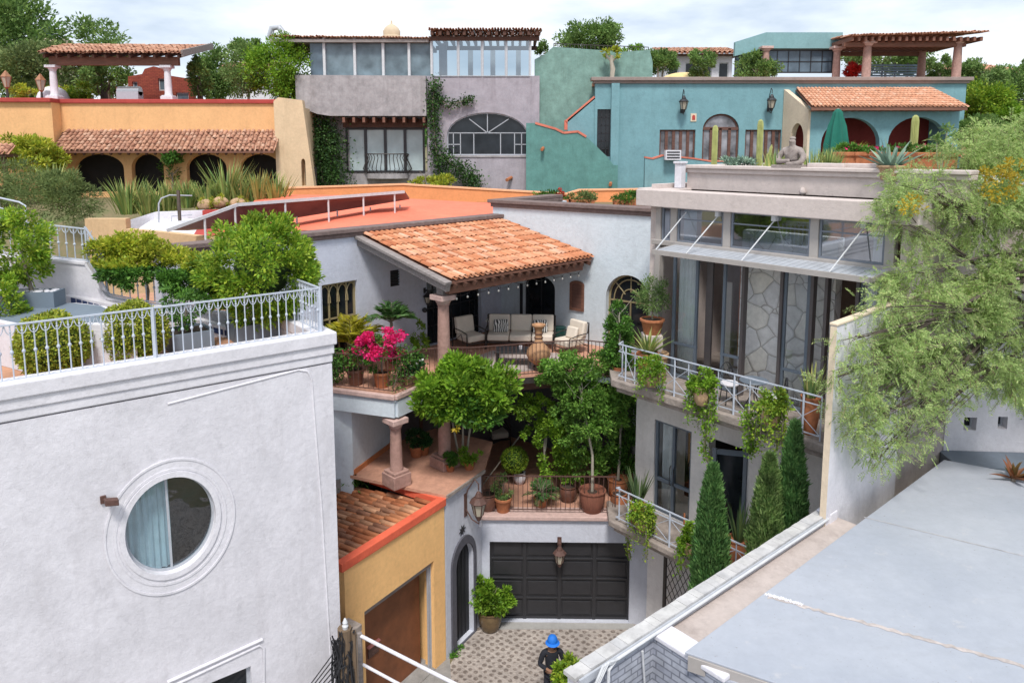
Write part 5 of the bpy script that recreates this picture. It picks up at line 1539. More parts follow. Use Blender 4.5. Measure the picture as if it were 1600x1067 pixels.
    MB().lathe([(.001, 0), (.13, 0), (.14, .05), (.14, .28), (.05, .36), (.05, .40)], 16).build('bottle_body', plain('blue_water_jug', (.05, .16, .50), .2, .1, 5, 0), bt_, True)
    MB().lathe([(.055, .38), (.055, .44), (.001, .45)], 12).build('cap', plain('blue_cap', (.02, .10, .55), .4, .1, 5, 0), bt_, True)
m_gutter = stucco('tan_gutter_screed', (.50, .43, .40), .10, .5, big=1.2)
m_seam = plain('flaky_cream_sealant', (.44, .39, .37), .9, .3, 6, .4)
m_seam2 = plain('dirty_joint', (.36, .35, .36), .9, .3, 6, .2)
near_right()

# ================================================================ red and orange roofs in the middle
def midroofs():
    # coral roof surface
    zc = 10.9
    t = thing('coral_roof_building', 'building with a coral red rendered roof and orange parapet behind the main house', 'building', (-3, 30, 0))
    o = Vector((-3, 30, 0)); W = lambda x, y, z: gz(x, y, z)-o
    P = [W(345, 354, 10.45), W(520, 362, 10.6), W(782, 342, 10.6), W(780, 318, 10.8), W(540, 305, 10.9), W(410, 304, 10.8)]
    # roof slightly domed: fan
    c = W(600, 322, 10.95)
    V = [p for p in P]+[c]; MB().add(V, [(i, (i+1) % 6, 6) for i in range(6)]).build('roof_surface', m_coral, t, True)
    MB().prism([(p.x, p.y) for p in P], 4, 10.55).build('wall', m_coral, t)
    # orange parapet strip: follows (450,293)-(640,288)-(885,303)-(1035,292)
    Y = 38.0
    pts = [(440, 293), (630, 287), (645, 288), (885, 302), (905, 296), (1045, 294)]
    m = MB(); k = MB()
    for a, b in zip(pts, pts[1:]):
        A, B = gy(*a, Y), gy(*b, Y)
        m.wall([(A.x-o.x, 6), (B.x-o.x, 6), (B.x-o.x, B.z-.08), (A.x-o.x, A.z-.08)], [], Y-o.y, Y-o.y+.3)
        k.wall([(A.x-o.x, A.z-.08), (B.x-o.x, B.z-.08), (B.x-o.x, B.z), (A.x-o.x, A.z)], [], Y-o.y-.05, Y-o.y+.35)
    m.build('parapet', m_orange, t); k.build('parapet_coping', m_orangecope, t)
    m = MB(); a, b = gy(742, 318, 31), gy(780, 328, 31); m.box(a.x-o.x, b.x-o.x+.5, 1, 1.6, 9.5, a.z); m.build('red_kerb', m_red, t)
    # flower planters along the orange parapet, behind the garden wing
    for x, w, lab, mt in ((865, 26, 'low leafy planting left of the orange parapet corner', L_mid), (908, 20, 'small grey green planting above the garden wing coping', L_hill), (985, 26, 'rounded green planting beside magenta flowers on the orange parapet', L_mid)):
        q = gy(x, 306, 30.5); n = 1500
        tt = thing('roof_shrub', lab, 'shrub', (q.x, q.y, 10.5), 0, 'low shrubs along the orange parapet')
        P_, D_ = crown_pts((0, 0, q.z-10.5-.1), (w*30.5/CF, .35, .25), n, 24, .4, zb=.6); leaves('foliage', P_, D_, .12, .35, mt, tt)
        MB().box(-w*30.5/CF, w*30.5/CF, -.3, .3, 0, q.z-10.5-.15).build('planter', m_pot, tt)
        if w == 26:
            P_, D_ = crown_pts((w*30.5/CF*.9 if x > 900 else .2, 0, q.z-10.5+.1), (.22, .2, .18), 160, 8, .4); leaves('blossom', P_, D_, .09, .8, L_pink if x > 900 else L_red, tt)
    # solar panel frame: long tilted array seen edge on
    A = gz(262, 360, 10.7)
    s = thing('solar_array', 'long tilted solar panel rack on thin posts seen nearly edge on', 'solar panel', (-9, 19.5, 10.3))
    o2 = Vector(s.location)
    a = gy(262, 360, 19.5)-o2; b = gy(372, 320, 21.5)-o2; c_ = gy(632, 300, 25.5)-o2
    a2 = a+Vector((0, 1.2, -.14)); b2 = b+Vector((0, 1.2, -.72)); c2 = c_+Vector((0, 1.2, -.34))
    th = Vector((0, 0, .05))
    m = MB(); m.add([a, b, b2, a2, a+th, b+th, b2+th, a2+th], [(0,3,2,1),(4,5,6,7),(0,1,5,4),(1,2,6,5),(2,3,7,6),(3,0,4,7)]); m.add([b, c_, c2, b2, b+th, c_+th, c2+th, b2+th], [(0,3,2,1),(4,5,6,7),(0,1,5,4),(1,2,6,5),(2,3,7,6),(3,0,4,7)]); m.build('panel', plain('weathered_panel_underside', (.17, .10, .10), .5, .25, 1.2, .1), s)
    m = MB(); m.bar(a-Vector((0, .03, 0)), b-Vector((0, .03, 0)), .05, .09); m.bar(b-Vector((0, .03, 0)), c_-Vector((0, .03, 0)), .05, .09); m.build('edge_rail', m_whiteframe, s)
    m = MB()
    for f, p, q in ((.5, a, b), (.95, a, b), (.25, b, c_), (.50, b, c_), (.72, b, c_), (.93, b, c_)):
        k_ = p.lerp(q, f); MB().bar(k_, (k_.x, k_.y, -.1), .05).build('post', m_whiteframe, s); k_ = k_+Vector((0, 1.15, -.5)); MB().bar(k_, (k_.x, k_.y, -.1), .05).build('post', m_whiteframe, s)
    # red boxes under the array, tan parapet, white roof bit
    t = thing('tan_parapet_building', 'tan walled building with white and red roof kerbs behind the hedge', 'building', gy(300, 380, 24)-Vector((0, 0, gy(300, 380, 24).z)))
    o = Vector(t.location)
    def wl(pts, Y0, Y1, z0, mat, nm, th=.3):
        m = MB()
        n = len(pts)
        Vt = [gy(x, y, Y0+(Y1-Y0)*i/(n-1))-o for i, (x, y) in enumerate(pts)]
        for A, B in zip(Vt, Vt[1:]):
            f = Vector((0, th, 0)); m.add([(A.x, A.y, z0), (B.x, B.y, z0), B, A, (A.x, A.y+th, z0), (B.x, B.y+th, z0), B+f, A+f], [(0,1,2,3),(7,6,5,4),(3,2,6,7),(1,0,4,5),(2,1,5,6),(0,3,7,4)])
        m.build(nm, mat, t)
    wl([(132, 342), (196, 342)], 23.6, 23, 4, m_tan, 'tan_wall'); wl([(196, 358), (262, 364), (325, 371), (480, 375)], 22.9, 19.6, 4, m_tan, 'parapet', .3)
    wl([(196, 346), (240, 332), (316, 329)], 29.2, 31, 6, m_whitetrim, 'white_kerb'); wl([(316, 329), (400, 326)], 31, 31, 6, m_red, 'red_kerb')
    wl([(400, 335), (600, 333)], 30, 31.0, 6, m_red, 'low_red_wall')
    m = MB(); P = [gz(x, y, 10.3)-o for x, y in ((300, 366), (480, 374), (480, 338), (316, 340))]; m.prism([(p.x, p.y) for p in P], 9.9, 10.2); m.build('roof_surface', m_red, t); m = MB(); P = [gz(x, y, 10.2)-o for x, y in ((200, 362), (300, 368), (316, 338), (240, 338))]; m.prism([(p.x, p.y) for p in P], 9.8, 10.1); m.build('white_roof', m_whitetrim, t)
    m = MB(); P = [gy(248, 350, 29.0)-o, gy(248, 318, 29.0)-o, gy(252, 310, 29.0)-o, gy(265, 305, 29.0)-o, gy(300, 306, 29.6)-o]; m.tube(P, .03, 6); m.tube([gy(268, 350, 29.5)-o, gy(268, 338, 29.5)-o, gy(300, 336, 30)-o], .02, 6); m.build('handrail', m_greyiron, t, True)
    m = MB(); q = gy(281, 345, 29)-o; m.bar(q, q+Vector((0, 0, 1.2)), .10); m.build('post', m_barkdark, t)
m_orangecope = plain('light_orange_coping', (.88, .45, .25), .8, .1, 4, .1)
midroofs()
# ================================================================ background: ochre house, upper left
def px_rect(f, x0, x1, y0, y1, v=0):
    a, z1 = f.uz(x0, y0, v); b = f.uz(x1, y1, v)[0]; z0 = f.uz((x0+x1)/2, y1, v)[1]; z1 = f.uz((x0+x1)/2, y0, v)[1]
    return rect(a, b, z0, z1)
def px_arch(f, x0, x1, y0, y1, rise=None, v=0):
    r = px_rect(f, x0, x1, y0, y1, v); return arch(r[0][0], r[1][0], r[0][1], r[2][1], rise)
YO = Fr(gy(437, 290, 40).x, 40, 1.5, 9.5)
def ochre():
    f = YO; uz = f.uz
    t = f.thing('ochre_house', 'large ochre yellow house with red coping, clay tile eave and dark arched openings', 'house')
    zt_ = uz(250, 162)[1]; ur = 0
    m = MB(); cx = uz(97, 200)[0]
    ar = [px_arch(f, x0, x1, 241, 300, .75) for x0, x1 in ((114, 196), (204, 258), (290, 356), (374, 440))]
    m.wall([(cx, 0), (0, 0), (0, zt_), (cx, zt_)], [[(max(p[0], cx+.1) if p[0] < -1 else min(p[0], -.12), max(p[1], .6)) for p in a] for a in ar], 0, .4)
    m.box(cx-9, cx, -.8, -.3, 0, zt_); m.box(cx-.2, cx, -.3, 0, 0, zt_)
    m.build('wall', m_yellow, t)
    # near-black backing that paints the shade inside the arches
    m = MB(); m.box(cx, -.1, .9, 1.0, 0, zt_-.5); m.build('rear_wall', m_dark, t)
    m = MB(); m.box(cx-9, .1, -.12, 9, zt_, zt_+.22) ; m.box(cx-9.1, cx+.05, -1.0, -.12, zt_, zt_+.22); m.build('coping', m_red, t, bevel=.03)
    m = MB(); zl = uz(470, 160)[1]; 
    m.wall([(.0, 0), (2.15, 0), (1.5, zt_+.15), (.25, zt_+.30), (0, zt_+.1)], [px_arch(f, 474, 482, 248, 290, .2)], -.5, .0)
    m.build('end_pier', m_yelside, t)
    MB().box(1.0, 2.0, .02, .1, .2, 2.5).build('pier_shade_sheet', m_dark, t)  # dark sheet painted as the shade inside the pier opening
    m = MB(); m.box(.3, 1.4, .0, 9, 0, zt_-.2); m.build('side_wall', m_yelside, t)
    # tiled eave
    ze, zr = uz(250, 235, -1.2)[1], uz(250, 204)[1]
    x0 = uz(78, 235, -1.2)[0]
    tile_roof('eave_tiles', m_tilefar, t, (x0, -1.2, ze), (.1, -1.2, ze), (uz(105, 204)[0], 0, zr), 46, 7, seed=9, Q1=(.1, -.02, zr), jit=3)
    m = MB(); m.box(x0, .1, -1.2, -1.12, ze-.14, ze-.02); m.build('eave_board', m_woodred, t); 
    m = MB(); n = 24
    for i in range(n): u = x0+.3+(-x0-.4)*i/n; m.bar((u, -1.15, ze-.2), (u, 0, zr-.3), .10, .14)
    m.add([(x0, -1.15, ze-.1), (.1, -1.15, ze-.1), (.1, 0, zr-.1), (cx, 0, zr-.1)], [(0, 1, 2, 3)])
    m.build('rafter', m_wooddark, t)
    # terrace on top
    g = f.thing('roof_pergola', 'clay tiled roof pergola on two white columns over the ochre house terrace', 'pergola', at=(uz(200, 158)[0], 1.5, zt_+.2))
    fl = Fr(*f.W(uz(200, 158)[0], 1.5)[:2], 1.5, 9.5+zt_+.2); 
    q = lambda x, y, v: fl.uz(x, y, v)
    e0, e1 = q(57, 80, -.9), q(283, 84, -.9); r0, r1 = q(100, 66, 2.6), q(330, 66, 2.6)
    e1z = (e0[1]+e1[1])/2; rz_ = e1z+.85
    tile_roof('roof_tiles', m_tilefar, g, (e0[0], -.9, e1z), (e1[0], -.9, e1z), (r0[0], 2.6, rz_), 34, 8, seed=3, Q1=(r1[0], 2.6, rz_), jit=3)
    m = MB(); m.box(e0[0]+.3, e1[0]-.4, -.38, -.1, e1z-.62, e1z-.16); m.add([(e0[0], -.8, e1z-.08), (e1[0], -.8, e1z-.08), (r1[0], 2.6, rz_-.08), (r0[0], 2.6, rz_-.08)], [(0, 1, 2, 3)]); m.build('beam', m_woodred, g)
    m = MB(); n = 12
    for i in range(n): u = e0[0]+.3+(e1[0]-e0[0]-.5)*i/(n-1); m.bar((u, -.8, e1z-.2), (u, 2.4, rz_-.3), .12, .18)
    m.build('rafter', m_wooddark, g)
    m = MB(); m.bar((e1[0]+.05, -.9, e1z-.05), (r1[0]+.05, 2.6, rz_-.05), .12, .35); m.build('verge_board', m_woodgrey, g)
    for i, x in enumerate((86, 264)):
        u = q(x, 155, -.25)[0]; h = e1z-.62
        col = column(('white stone column left under the ochre house pergola', 'white stone column right under the ochre house pergola')[i], fl.W(u, -.25, 0), h, .19, R(1.5), .3, mat=m_whitetrim, group='white pergola columns')
    # red brick oven wall behind and chairs
    b = f.thing('curved_gable_wall', 'dark red curved gable wall with small square openings on the ochre house terrace', 'wall', at=(uz(245, 158, 6)[0], 6, zt_+.1))
    fb = Fr(*f.W(uz(245, 158, 6)[0], 6)[:2], 1.5, 9.5+zt_+.1); L_ = lambda x, y: fb.uz(x, y)
    out_ = [L_(x, y) for x, y in ((200, 160), (200, 120), (222, 116), (226, 108), (240, 104), (256, 108), (262, 118), (300, 124), (303, 160))]
    hl = [rect(*(L_(207, 137)[0], L_(215, 137)[0]), L_(210, 137)[1], L_(210, 128)[1]), rect(L_(248, 142)[0], L_(259, 142)[0], L_(250, 142)[1], L_(250, 123)[1]), rect(L_(276, 160)[0], L_(295, 158)[0], L_(280, 158)[1], L_(280, 145)[1])]
    MB().wall(out_, hl, 0, .4).build('wall', m_redbrick, b)
    for h in hl: window_part(b, h, .1, .05, .06, m_whiteframe, m_glassblue, [], .05)
m_redbrick = brickmat('red_brick', (.30, .06, .04), (.38, .09, .05))
ochre()
def terrace_bits():
    z = gy(250, 158, 41.5).z-.25
    q = gy(203, 150, 41.6); t = thing('barbecue', 'silver barbecue grill in front of the red gable wall', 'barbecue', (q.x, 41.6, z)); m = MB(); m.box(-.6, .6, -.3, .3, .0, .75); m.build('cabinet', m_greyiron, t); m = MB(); m.tube([(-.6, 0, .78), (.6, 0, .78)], .26, 12); m.build('hood', plain('brushed_steel', (.45, .46, .48), .3, .1, 6, 0, metal=.6), t, True)
    q = gy(80, 150, 42); t = thing('dome_oven', 'white domed oven behind the left pergola column', 'oven', (q.x, 42.2, z)); MB().ball((0, 0, .3), .85, 12, (1, 1, .95)).build('dome_shell', m_whitetrim, t, True); MB().box(-.9, .9, -.6, .6, -.3, .15).build('base', m_red, t)
    q = gy(180, 150, 42); t = thing('terrace_chair', 'small orange chair left of the silver barbecue', 'chair', (q.x, 42.4, z)); MB().box(-.25, .25, -.25, .25, .35, .45).build('seat', m_pot, t); MB().box(-.25, .25, .2, .26, .45, 1.1).build('backrest', m_pot, t)
    for x in (-.22, .22): MB().box(x-.03, x+.03, -.2, -.14, 0, .35).build('leg', m_pot, t)
terrace_bits()

L_bg = leafmat('background_green_leaves', [(.09,.17,.05), (.15,.27,.07), (.24,.36,.10), (.12,.20,.06)], .35, .6, .8, .6, 1.3)  # lighter leaf green for the background trees
def lamp_post(px, py, label):
    q = gy(px, py, 41); z0 = gy(px, 162, 41).z-.3
    t = thing('post_lantern', label, 'lantern', (q.x, 41, z0), 0, 'lanterns on the ochre house parapet'); h = q.z-z0
    MB().tube([(0, 0, 0), (0, 0, h-.3)], [.10, .05], 8).build('post', m_iron, t, True)
    MB().lathe([(.12, h-.3), (.26, h+.25)], 6).build('glass', m_lamp, t); m = MB(); m.lathe([(.30, h+.25), (.12, h+.48), (.02, h+.6)], 6); m.lathe([(.04, h-.4), (.14, h-.3)], 6)
    for k in range(6): m.bar((.12*math.cos(k*PI/3), .12*math.sin(k*PI/3), h-.3), (.27*math.cos(k*PI/3), .27*math.sin(k*PI/3), h+.25), .03)
    m.build('cap', m_copper, t)
m_copper = plain('weathered_copper', (.32, .15, .08), .5, .25, 10, .1, metal=.3)
lamp_post(10, 128, 'copper post lantern nearest the left edge on the ochre parapet')
lamp_post(64, 133, 'copper post lantern beside the left pergola column')

def bgtree(label, px, py, Y, rpx, rpy, n, mat, L=.3, z0=11, group=None, ntr=1, clumps=50, bark=None, name='garden_tree', shell=.5, tr=.14, W=.5, inner=True):
    c = gy(px, py, Y); r = rpx*Y/CF; rz = rpy*Y/CF; z0 = min(z0, c.z-rz*.6)
    t = thing(name, label, 'tree', (c.x, Y, z0), 0, group)
    m = MB(); top = Vector((0, 0, c.z-z0))
    for i in range(ntr): a = i*2.4; limbs(m, (0, 0, 0), top+Vector((math.cos(a), math.sin(a), 0))*(0 if ntr == 1 else r*.4), tr, tr*.35, 6, .5, int(px)+i)
    m.build('trunk', bark or m_bark, t, True)
    n = int(n*1.9); P, D = crown_pts(tuple(top), (r, r*.8, rz), n, clumps, .30, shell*.8)
    leaves('crown', P, D, L*.72, W, L_bg if mat is L_mid else mat, t); return t
# --- trees behind and on the ochre house
bgtree('tall soft green tree filling the top left corner', 15, 70, 56, 80, 75, 7000, L_mid, .45, 10, clumps=80)
bgtree('feathery grey green tree behind the ochre pergola left column', 60, 118, 52, 75, 45, 6000, L_hill, .4, 12, clumps=60)
bgtree('sparse leaved tree rising above the ochre pergola roof', 152, 62, 60, 48, 30, 900, L_mid, .42, 14, clumps=22, shell=.3, tr=.2)
bgtree('olive tree directly behind the ochre pergola columns', 170, 110, 49, 45, 42, 3000, L_mid, .3, 14, clumps=30)
bgtree('lime yellow shrub between the pergola columns', 128, 146, 43, 22, 17, 1300, L_lemon, .2, 14.6, clumps=18, name='garden_shrub')
bgtree('bright shrub beside the left post lantern', 88, 140, 44.5, 16, 12, 600, L_yel, .2, 14.8, clumps=12, name='garden_shrub')
bgtree('rust tinged shrub between the two post lanterns', 38, 146, 44, 24, 12, 700, L_yel, .2, 14.6, clumps=12, name='garden_shrub')
bgtree('slender dark trunked tree under the ochre pergola', 160, 120, 44, 14, 16, 700, L_mid, .22, 14.6, clumps=12, bark=m_barkdark, tr=.3)
bgtree('gnarled olive tree right of the ochre pergola', 310, 120, 43, 24, 30, 1500, L_mid, .22, 14.6, clumps=20, bark=m_barkdark, tr=.25)
bgtree('pale green olive tree with silvery leaves left of the glass terrace', 385, 108, 43.5, 42, 42, 3500, L_rose, .2, 14.6, clumps=40, bark=m_barkpale, tr=.08)
bgtree('full bright green tree leaning against the glass terrace', 445, 105, 42.5, 52, 50, 6500, L_bright, .22, 14.6, clumps=60, bark=m_barkpale, tr=.10)
bgtree('dark green tree low beside the bright tree at the glass terrace', 462, 135, 43.5, 30, 28, 2600, L_mid, .22, 14.4, clumps=26)
# ground-level vegetation before the ochre house
def green_mass(label, pts, Y, n, mat, L, name='shrub_bank', cat='shrub', zf=None, W=.4, zb=.3):
    c0 = gy(pts[0][0], pts[0][1]+pts[0][3], Y); t = thing(name, label, cat, c0)
    Ps = []; Ds = []
    for x, y, w, h in pts:
        Yj = Y+rng.uniform(-.6, .6); c = gy(x, y, Yj)-c0; r = w*Y/CF; P, D = crown_pts(tuple(c), (r, r*.8, h*Y/CF), n//len(pts), 26, .32, .5, zb); Ps.append(P); Ds.append(D)
    m = MB(); limbs(m, (0, 0, -.4), (0, 0, .6), .06, .03, 5, .8, int(pts[0][0])); m.build('stem', m_bark, t, True)
    leaves('foliage', np.vstack(Ps), np.vstack(Ds), L, W, mat, t); return t
green_mass('yellow green ivy mound at the left of the ochre colonnade', [(20, 235, 40, 22), (60, 232, 34, 18), (85, 250, 16, 16), (30, 255, 50, 12)], 37.5, 7000, L_yel, .2)
green_mass('feathery grey green tree foliage spreading below the ochre house on the left', [(10, 285, 60, 32), (70, 300, 60, 32), (120, 318, 45, 30), (40, 320, 80, 26), (100, 290, 30, 20), (-30, 290, 50, 40)], 30, 16000, L_hill, .16, 'feathery_tree', 'tree', W=.2)
green_mass('clipped ivy column between two dark arches of the ochre house', [(270, 262, 17, 24), (270, 245, 15, 10)], 39.5, 2600, L_mid, .15, 'ivy_column', 'climbing plant')
def small_tile_canopy():
    q = gy(0, 236, 36); t = thing('tiled_canopy', 'small clay tiled canopy cut by the left edge', 'canopy', (q.x, 36, 9))
    z = q.z-9; tile_roof('roof_tiles', m_tilefar, t, (-2, -.6, z-.1), (.75, -.6, z-.1), (-2, .5, z+.3), 9, 3, seed=8, Q1=(.4, .5, z+.3)); m = MB(); m.box(-2, .6, -.5, .4, z-.3, z-.15); m.box(.3, .45, -.4, -.2, 0, z-.3); m.build('frame', m_wooddark, t)
small_tile_canopy()
def sword_row(lst, Y, grp, mat, kind='spiky_plant'):
    for x, y, hpx, lab in lst:
        q = gy(x, y, Y); h = hpx*Y/CF
        t = thing(kind, lab, 'plant', q, 0, grp)
        sword('leaf_rosette', 85, h*1.08, .09, mat, t, .46, .12, r=.5, seed=int(x))
sword_row([(200, 335, 62, 'clump of upright sword leaved plants leftmost in the row by the tan wall'), (235, 338, 55, 'sword leaved clump second from the left in the row'), (262, 330, 52, 'low sword leaved clump before the ivy column'), (293, 325, 48, 'yellowish sword leaved clump right of the ivy column'), (355, 318, 72, 'tallest sword leaved clump before the third arch'), (405, 320, 56, 'sword leaved clump left of the ochre end pier'), (432, 322, 55, 'yellow sword leaved clump against the ochre end pier'), (85, 305, 52, 'sword leaved clump at the left arch of the ochre house'), (378, 325, 50, 'sword leaved clump between the tall clump and the end pier'), (325, 322, 44, 'short sword leaved clump beside the handrail')], 33.5, 'sword leaved plants before the ochre house', L_sword)
def barrels():
    for x, y, lab in ((322, 322, 'dry brown rounded cactus mound left by the red kerb'), (345, 318, 'grey green rounded cactus mound in the middle by the red kerb'), (372, 320, 'golden rounded cactus mound right by the red kerb')):
        q = gy(x, y+8, 31.8); t = thing('barrel_cactus', lab, 'cactus', q, 0, 'cactus mounds by the red kerb')
        MB().ball((0, 0, .25), .3, 10, (1.2, 1, .9)).build('cactus_body', m_potbuff, t, True); P, D = crown_pts((0, 0, .27), (.38, .32, .3), 500, 20, .1, .95); leaves('spines', P, D, .14, .15, L_yel, t)
barrels()

# ================================================================ background: mauve-grey house with the glazed terrace
MV = Fr(gy(830, 290, 42).x, 42, 0, 9.0)
def mauve():
    f = MV; uz = f.uz
    t = f.thing('mauve_house', 'mauve grey rendered house with a glazed roof terrace and an arched window', 'house')
    X = lambda x, y=200, v=0: uz(x, y, v)[0]; Z = lambda y, x=700, v=0: uz(x, y, v)[1]
    # right mauve bay
    aw = px_arch(f, 698, 825, 177, 243, None); aw = arch(X(698), X(825), Z(243), Z(176), Z(176)-Z(212))
    m = MB(); m.wall([(X(668), 0), (X(833), 0), (X(833), Z(119)), (X(668), Z(119))], [aw], 0, .4); m.build('right_bay_wall', m_mauve, t)
    u0, u1 = X(698), X(825); zs, zc = Z(243), Z(208)
    B = [((u0, zc), (u1, zc)), (((u0+u1)/2, zc), ((u0+u1)/2, Z(178))), (((u0+u1)/2, zc), (X(733), Z(186))), (((u0+u1)/2, zc), (X(795), Z(186)))]
    for x in (719, 740, 782, 804): B.append(((X(x), zs), (X(x), zc)))
    for a, b in ((698, 719), (804, 825)): B.append(((X(a), Z(226)), (X(b), Z(226))))
    for x in (708, 815): B.append(((X(x), zs), (X(x), zc)))
    window_part(t, aw, .12, .06, .07, m_greyiron, m_glass, B, .05, 'arched_window')
    m = MB(); m.wall([(X(696), Z(246)), (X(827), Z(246)), (X(827), Z(243)), (X(696), Z(243))], [], -.05, 0); m.build('sill', m_mauve2, t)
    # left grey bay upper part, swept lower edge; recessed lower part
    low = [(X(482), Z(172)), (X(500), Z(179)), (X(520), Z(182)), (X(668), Z(182))]
    m = MB(); m.wall([(X(468), Z(175))]+low+[(X(668)-.002, Z(120)), (X(492), Z(119)), (X(468), Z(119))], [], -.5, .4); m.build('balcony_wall', m_mauve2, t)
    dr = rect(X(538), X(666), Z(271), Z(200))
    m = MB(); m.wall([(X(440), 0), (X(690), 0), (X(690), Z(175)), (X(440), Z(175))], [rect(X(540), X(664), Z(270), Z(201))], .9, 1.2); m.build('recessed_wall', m_mauve2, t)
    u0, u1 = X(541, 235, .9), X(664, 235, .9); z0, z1 = Z(270, 600, .9), Z(200, 600, .9)
    w = window_part(t, rect(u0, u1, z0, z1), .86, .1, .12, m_frame, m_whiteglass, [((u0+(u1-u0)*k/4, z0), (u0+(u1-u0)*k/4, z1)) for k in (1, 2, 3)], .16, 'terrace_door')
    m = MB(); m.box(X(536, 200, .5), X(668), .5, .9, Z(199), Z(186)); m.build('lintel_beam', m_wooddark, t)
    m = MB(); n = 9
    for i in range(n): u = X(540)+(X(664)-X(540))*i/(n-1); m.box(u-.07, u+.07, -.45, .9, Z(192), Z(184))
    m.build('rafter', m_woodred, t)
    # belly balcony
    zb = Z(272); c = (X(570)+X(630))/2; w2 = (X(632)-X(568))/2
    m = MB(); m.prism([(c+w2*1.05*math.cos(PI+PI*i/14), .86+.75*math.sin(PI+PI*i/14)) for i in range(15)], zb-.28, zb); m.build('balcony_slab', m_mauve2, t)
    m = MB(); zt2 = Z(241)
    for i in range(17):
        g = PI+PI*i/16; d = Vector((math.cos(g)*w2, math.sin(g)*.6, 0)); k = Vector((c, .86, 0)); H = zt2-zb
        m.tube([k+d+Vector((0, 0, zb)), k+d*1.22+Vector((0, 0, zb+H*.25)), k+d*1.12+Vector((0, 0, zb+H*.5)), k+d*.98+Vector((0, 0, zb+H*.8)), k+d*1.08+Vector((0, 0, zb+H))], .022, 5)
    for zz in (zb+.05, zt2): m.tube([(c+w2*1.03*math.cos(PI+PI*i/16), .86+.62*math.sin(PI+PI*i/16), zz) for i in range(17)], .03, 5)
    m.build('balcony_grille', m_iron, t, True)
    # glazed terrace
    z0, z1 = Z(120), Z(62)
    xs = [510, 557, 601, 641, 676]; xs2 = [676, 717, 754, 791, 828]
    for k, (L_, v0) in enumerate(((xs, .15), (xs2, -.05))):
        for a, b in zip(L_, L_[1:]):
            window_part(t, rect(X(a)+.03, X(b)-.03, z0, Z(64 if k == 0 else 63)), v0, .06, .05, m_greyiron, m_glassterr if k == 0 else m_clearterr, [], .05, 'glass_panel')
    m = MB(); m.box(X(488), X(512), .1, .3, z0, z1); m.build('end_panel', m_glassblue, t)
    for x in xs+xs2[1:]: u = X(x); MB().box(u-.07, u+.07, -.02, .18, z0, z1+.1).build('terrace_post', m_whiteframe, t)
    for x in (694, 735, 770, 810): u = X(x, 100, 5); MB().box(u-.15, u+.15, 5, 5.3, z0, z1+.1).build('terrace_post', m_whiteframe, t)
    m = MB(); u = X(692, 100, 1.5); m.box(u-.22, u+.22, 1.5, 1.9, z0, z1); m.build('inner_pillar', m_whitetrim, t)
    MB().box(X(505), X(665), 2.5, 2.7, z0, z1).build('inner_wall', plain('dim_blue_grey_wall', (.12, .14, .16), .8, .2, 1, 0), t)
    m = MB(); m.box(X(470), X(833), .4, 9, z0-.2, z0-.05); m.build('terrace_floor', m_mauve2, t)
    # tiled roofs: left and right parts
    zl = Z(60); zr = Z(57)
    tile_roof('left_roof_tiles', m_tilefar, t, (X(430), -.3, zl+.05), (X(672), -.3, zl-.05), (X(440), 4.5, zl+.50), 52, 10, seed=4, Q1=(X(672), 4.5, zl+.50), jit=3)
    m = MB(); m.box(X(430), X(672), -.25, 4.4, zl-.25, zl-.08); m.build('roof_deck', m_woodgrey, t)
    tile_roof('right_roof_tiles', m_tilefar, t, (X(672), -.5, zr+.30), (X(845), -.5, zr+.30), (X(672), 4.0, zr+.55), 38, 9, seed=6, jit=3)
    m = MB(); n = 14
    for i in range(n): u = X(678)+(X(838)-X(678))*i/(n-1); m.box(u-.08, u+.08, -.45, 4, zr+.0, zr+.22)
    m.box(X(672), X(842), -.1, .1, zr-.25, zr-.02); m.box(X(672), X(842), 3.8, 4, zr-.25, zr-.02); m.build('rafter_row', m_wooddark, t)
    m = MB(); m.lathe([(.62, 0), (.62, .25), (.5, .3), (.52, .55), (.40, .75), (.2, .92), (.06, .98), (.05, 1.15), (.001, 1.2)], 16, (X(601), 3.2, zl+.3)); m.build('cupola', plain('buff_cupola_render', (.55, .45, .32), .8, .1, 3, .1), t, True)
    m = MB(); c = Vector((X(414), 2, zl)); m.tube([c, c+Vector((0, 0, .9))], .12, 8); m.build('chimney_pipe', m_greyiron, t, True)
    m = MB(); m.tube([c+Vector((-.2, 0, .3)), c+Vector((0, 0, .85)), c+Vector((.4, 0, .9)), c+Vector((.85, 0, .25))], [.15, .18, .18, .2], 10); m.build('vent_cowl', m_greyiron, t, True)
    # lower walls right of centre
    m = MB(); m.box(X(668), X(833), -.02, .0, 0, .01); 
    m = MB(); m.lathe([(.09, 0), (.09, .6)], 8); 
    q = Vector((X(792), -.5, Z(281))); m = MB(); m.tube([q, q+Vector((.25, .5, .12))], .10, 8); m.build('drain_spout', m_pot, t, True)
    m = MB(); m.box(X(833)-.1, X(833)+.35, -.06, .3, 0, Z(119)); m.build('corner_pier', m_mauve, t)
m_clearterr = clearglass('tinted_terrace_glass', .22, (.42, .52, .58))
m_glassterr = glassmat('grey_blue_terrace_glass', (.14, .19, .22), .05, .4)
m_whiteglass = glassmat('pale_reflecting_door_glass', (.42, .50, .52), .08, .15)
mauve()
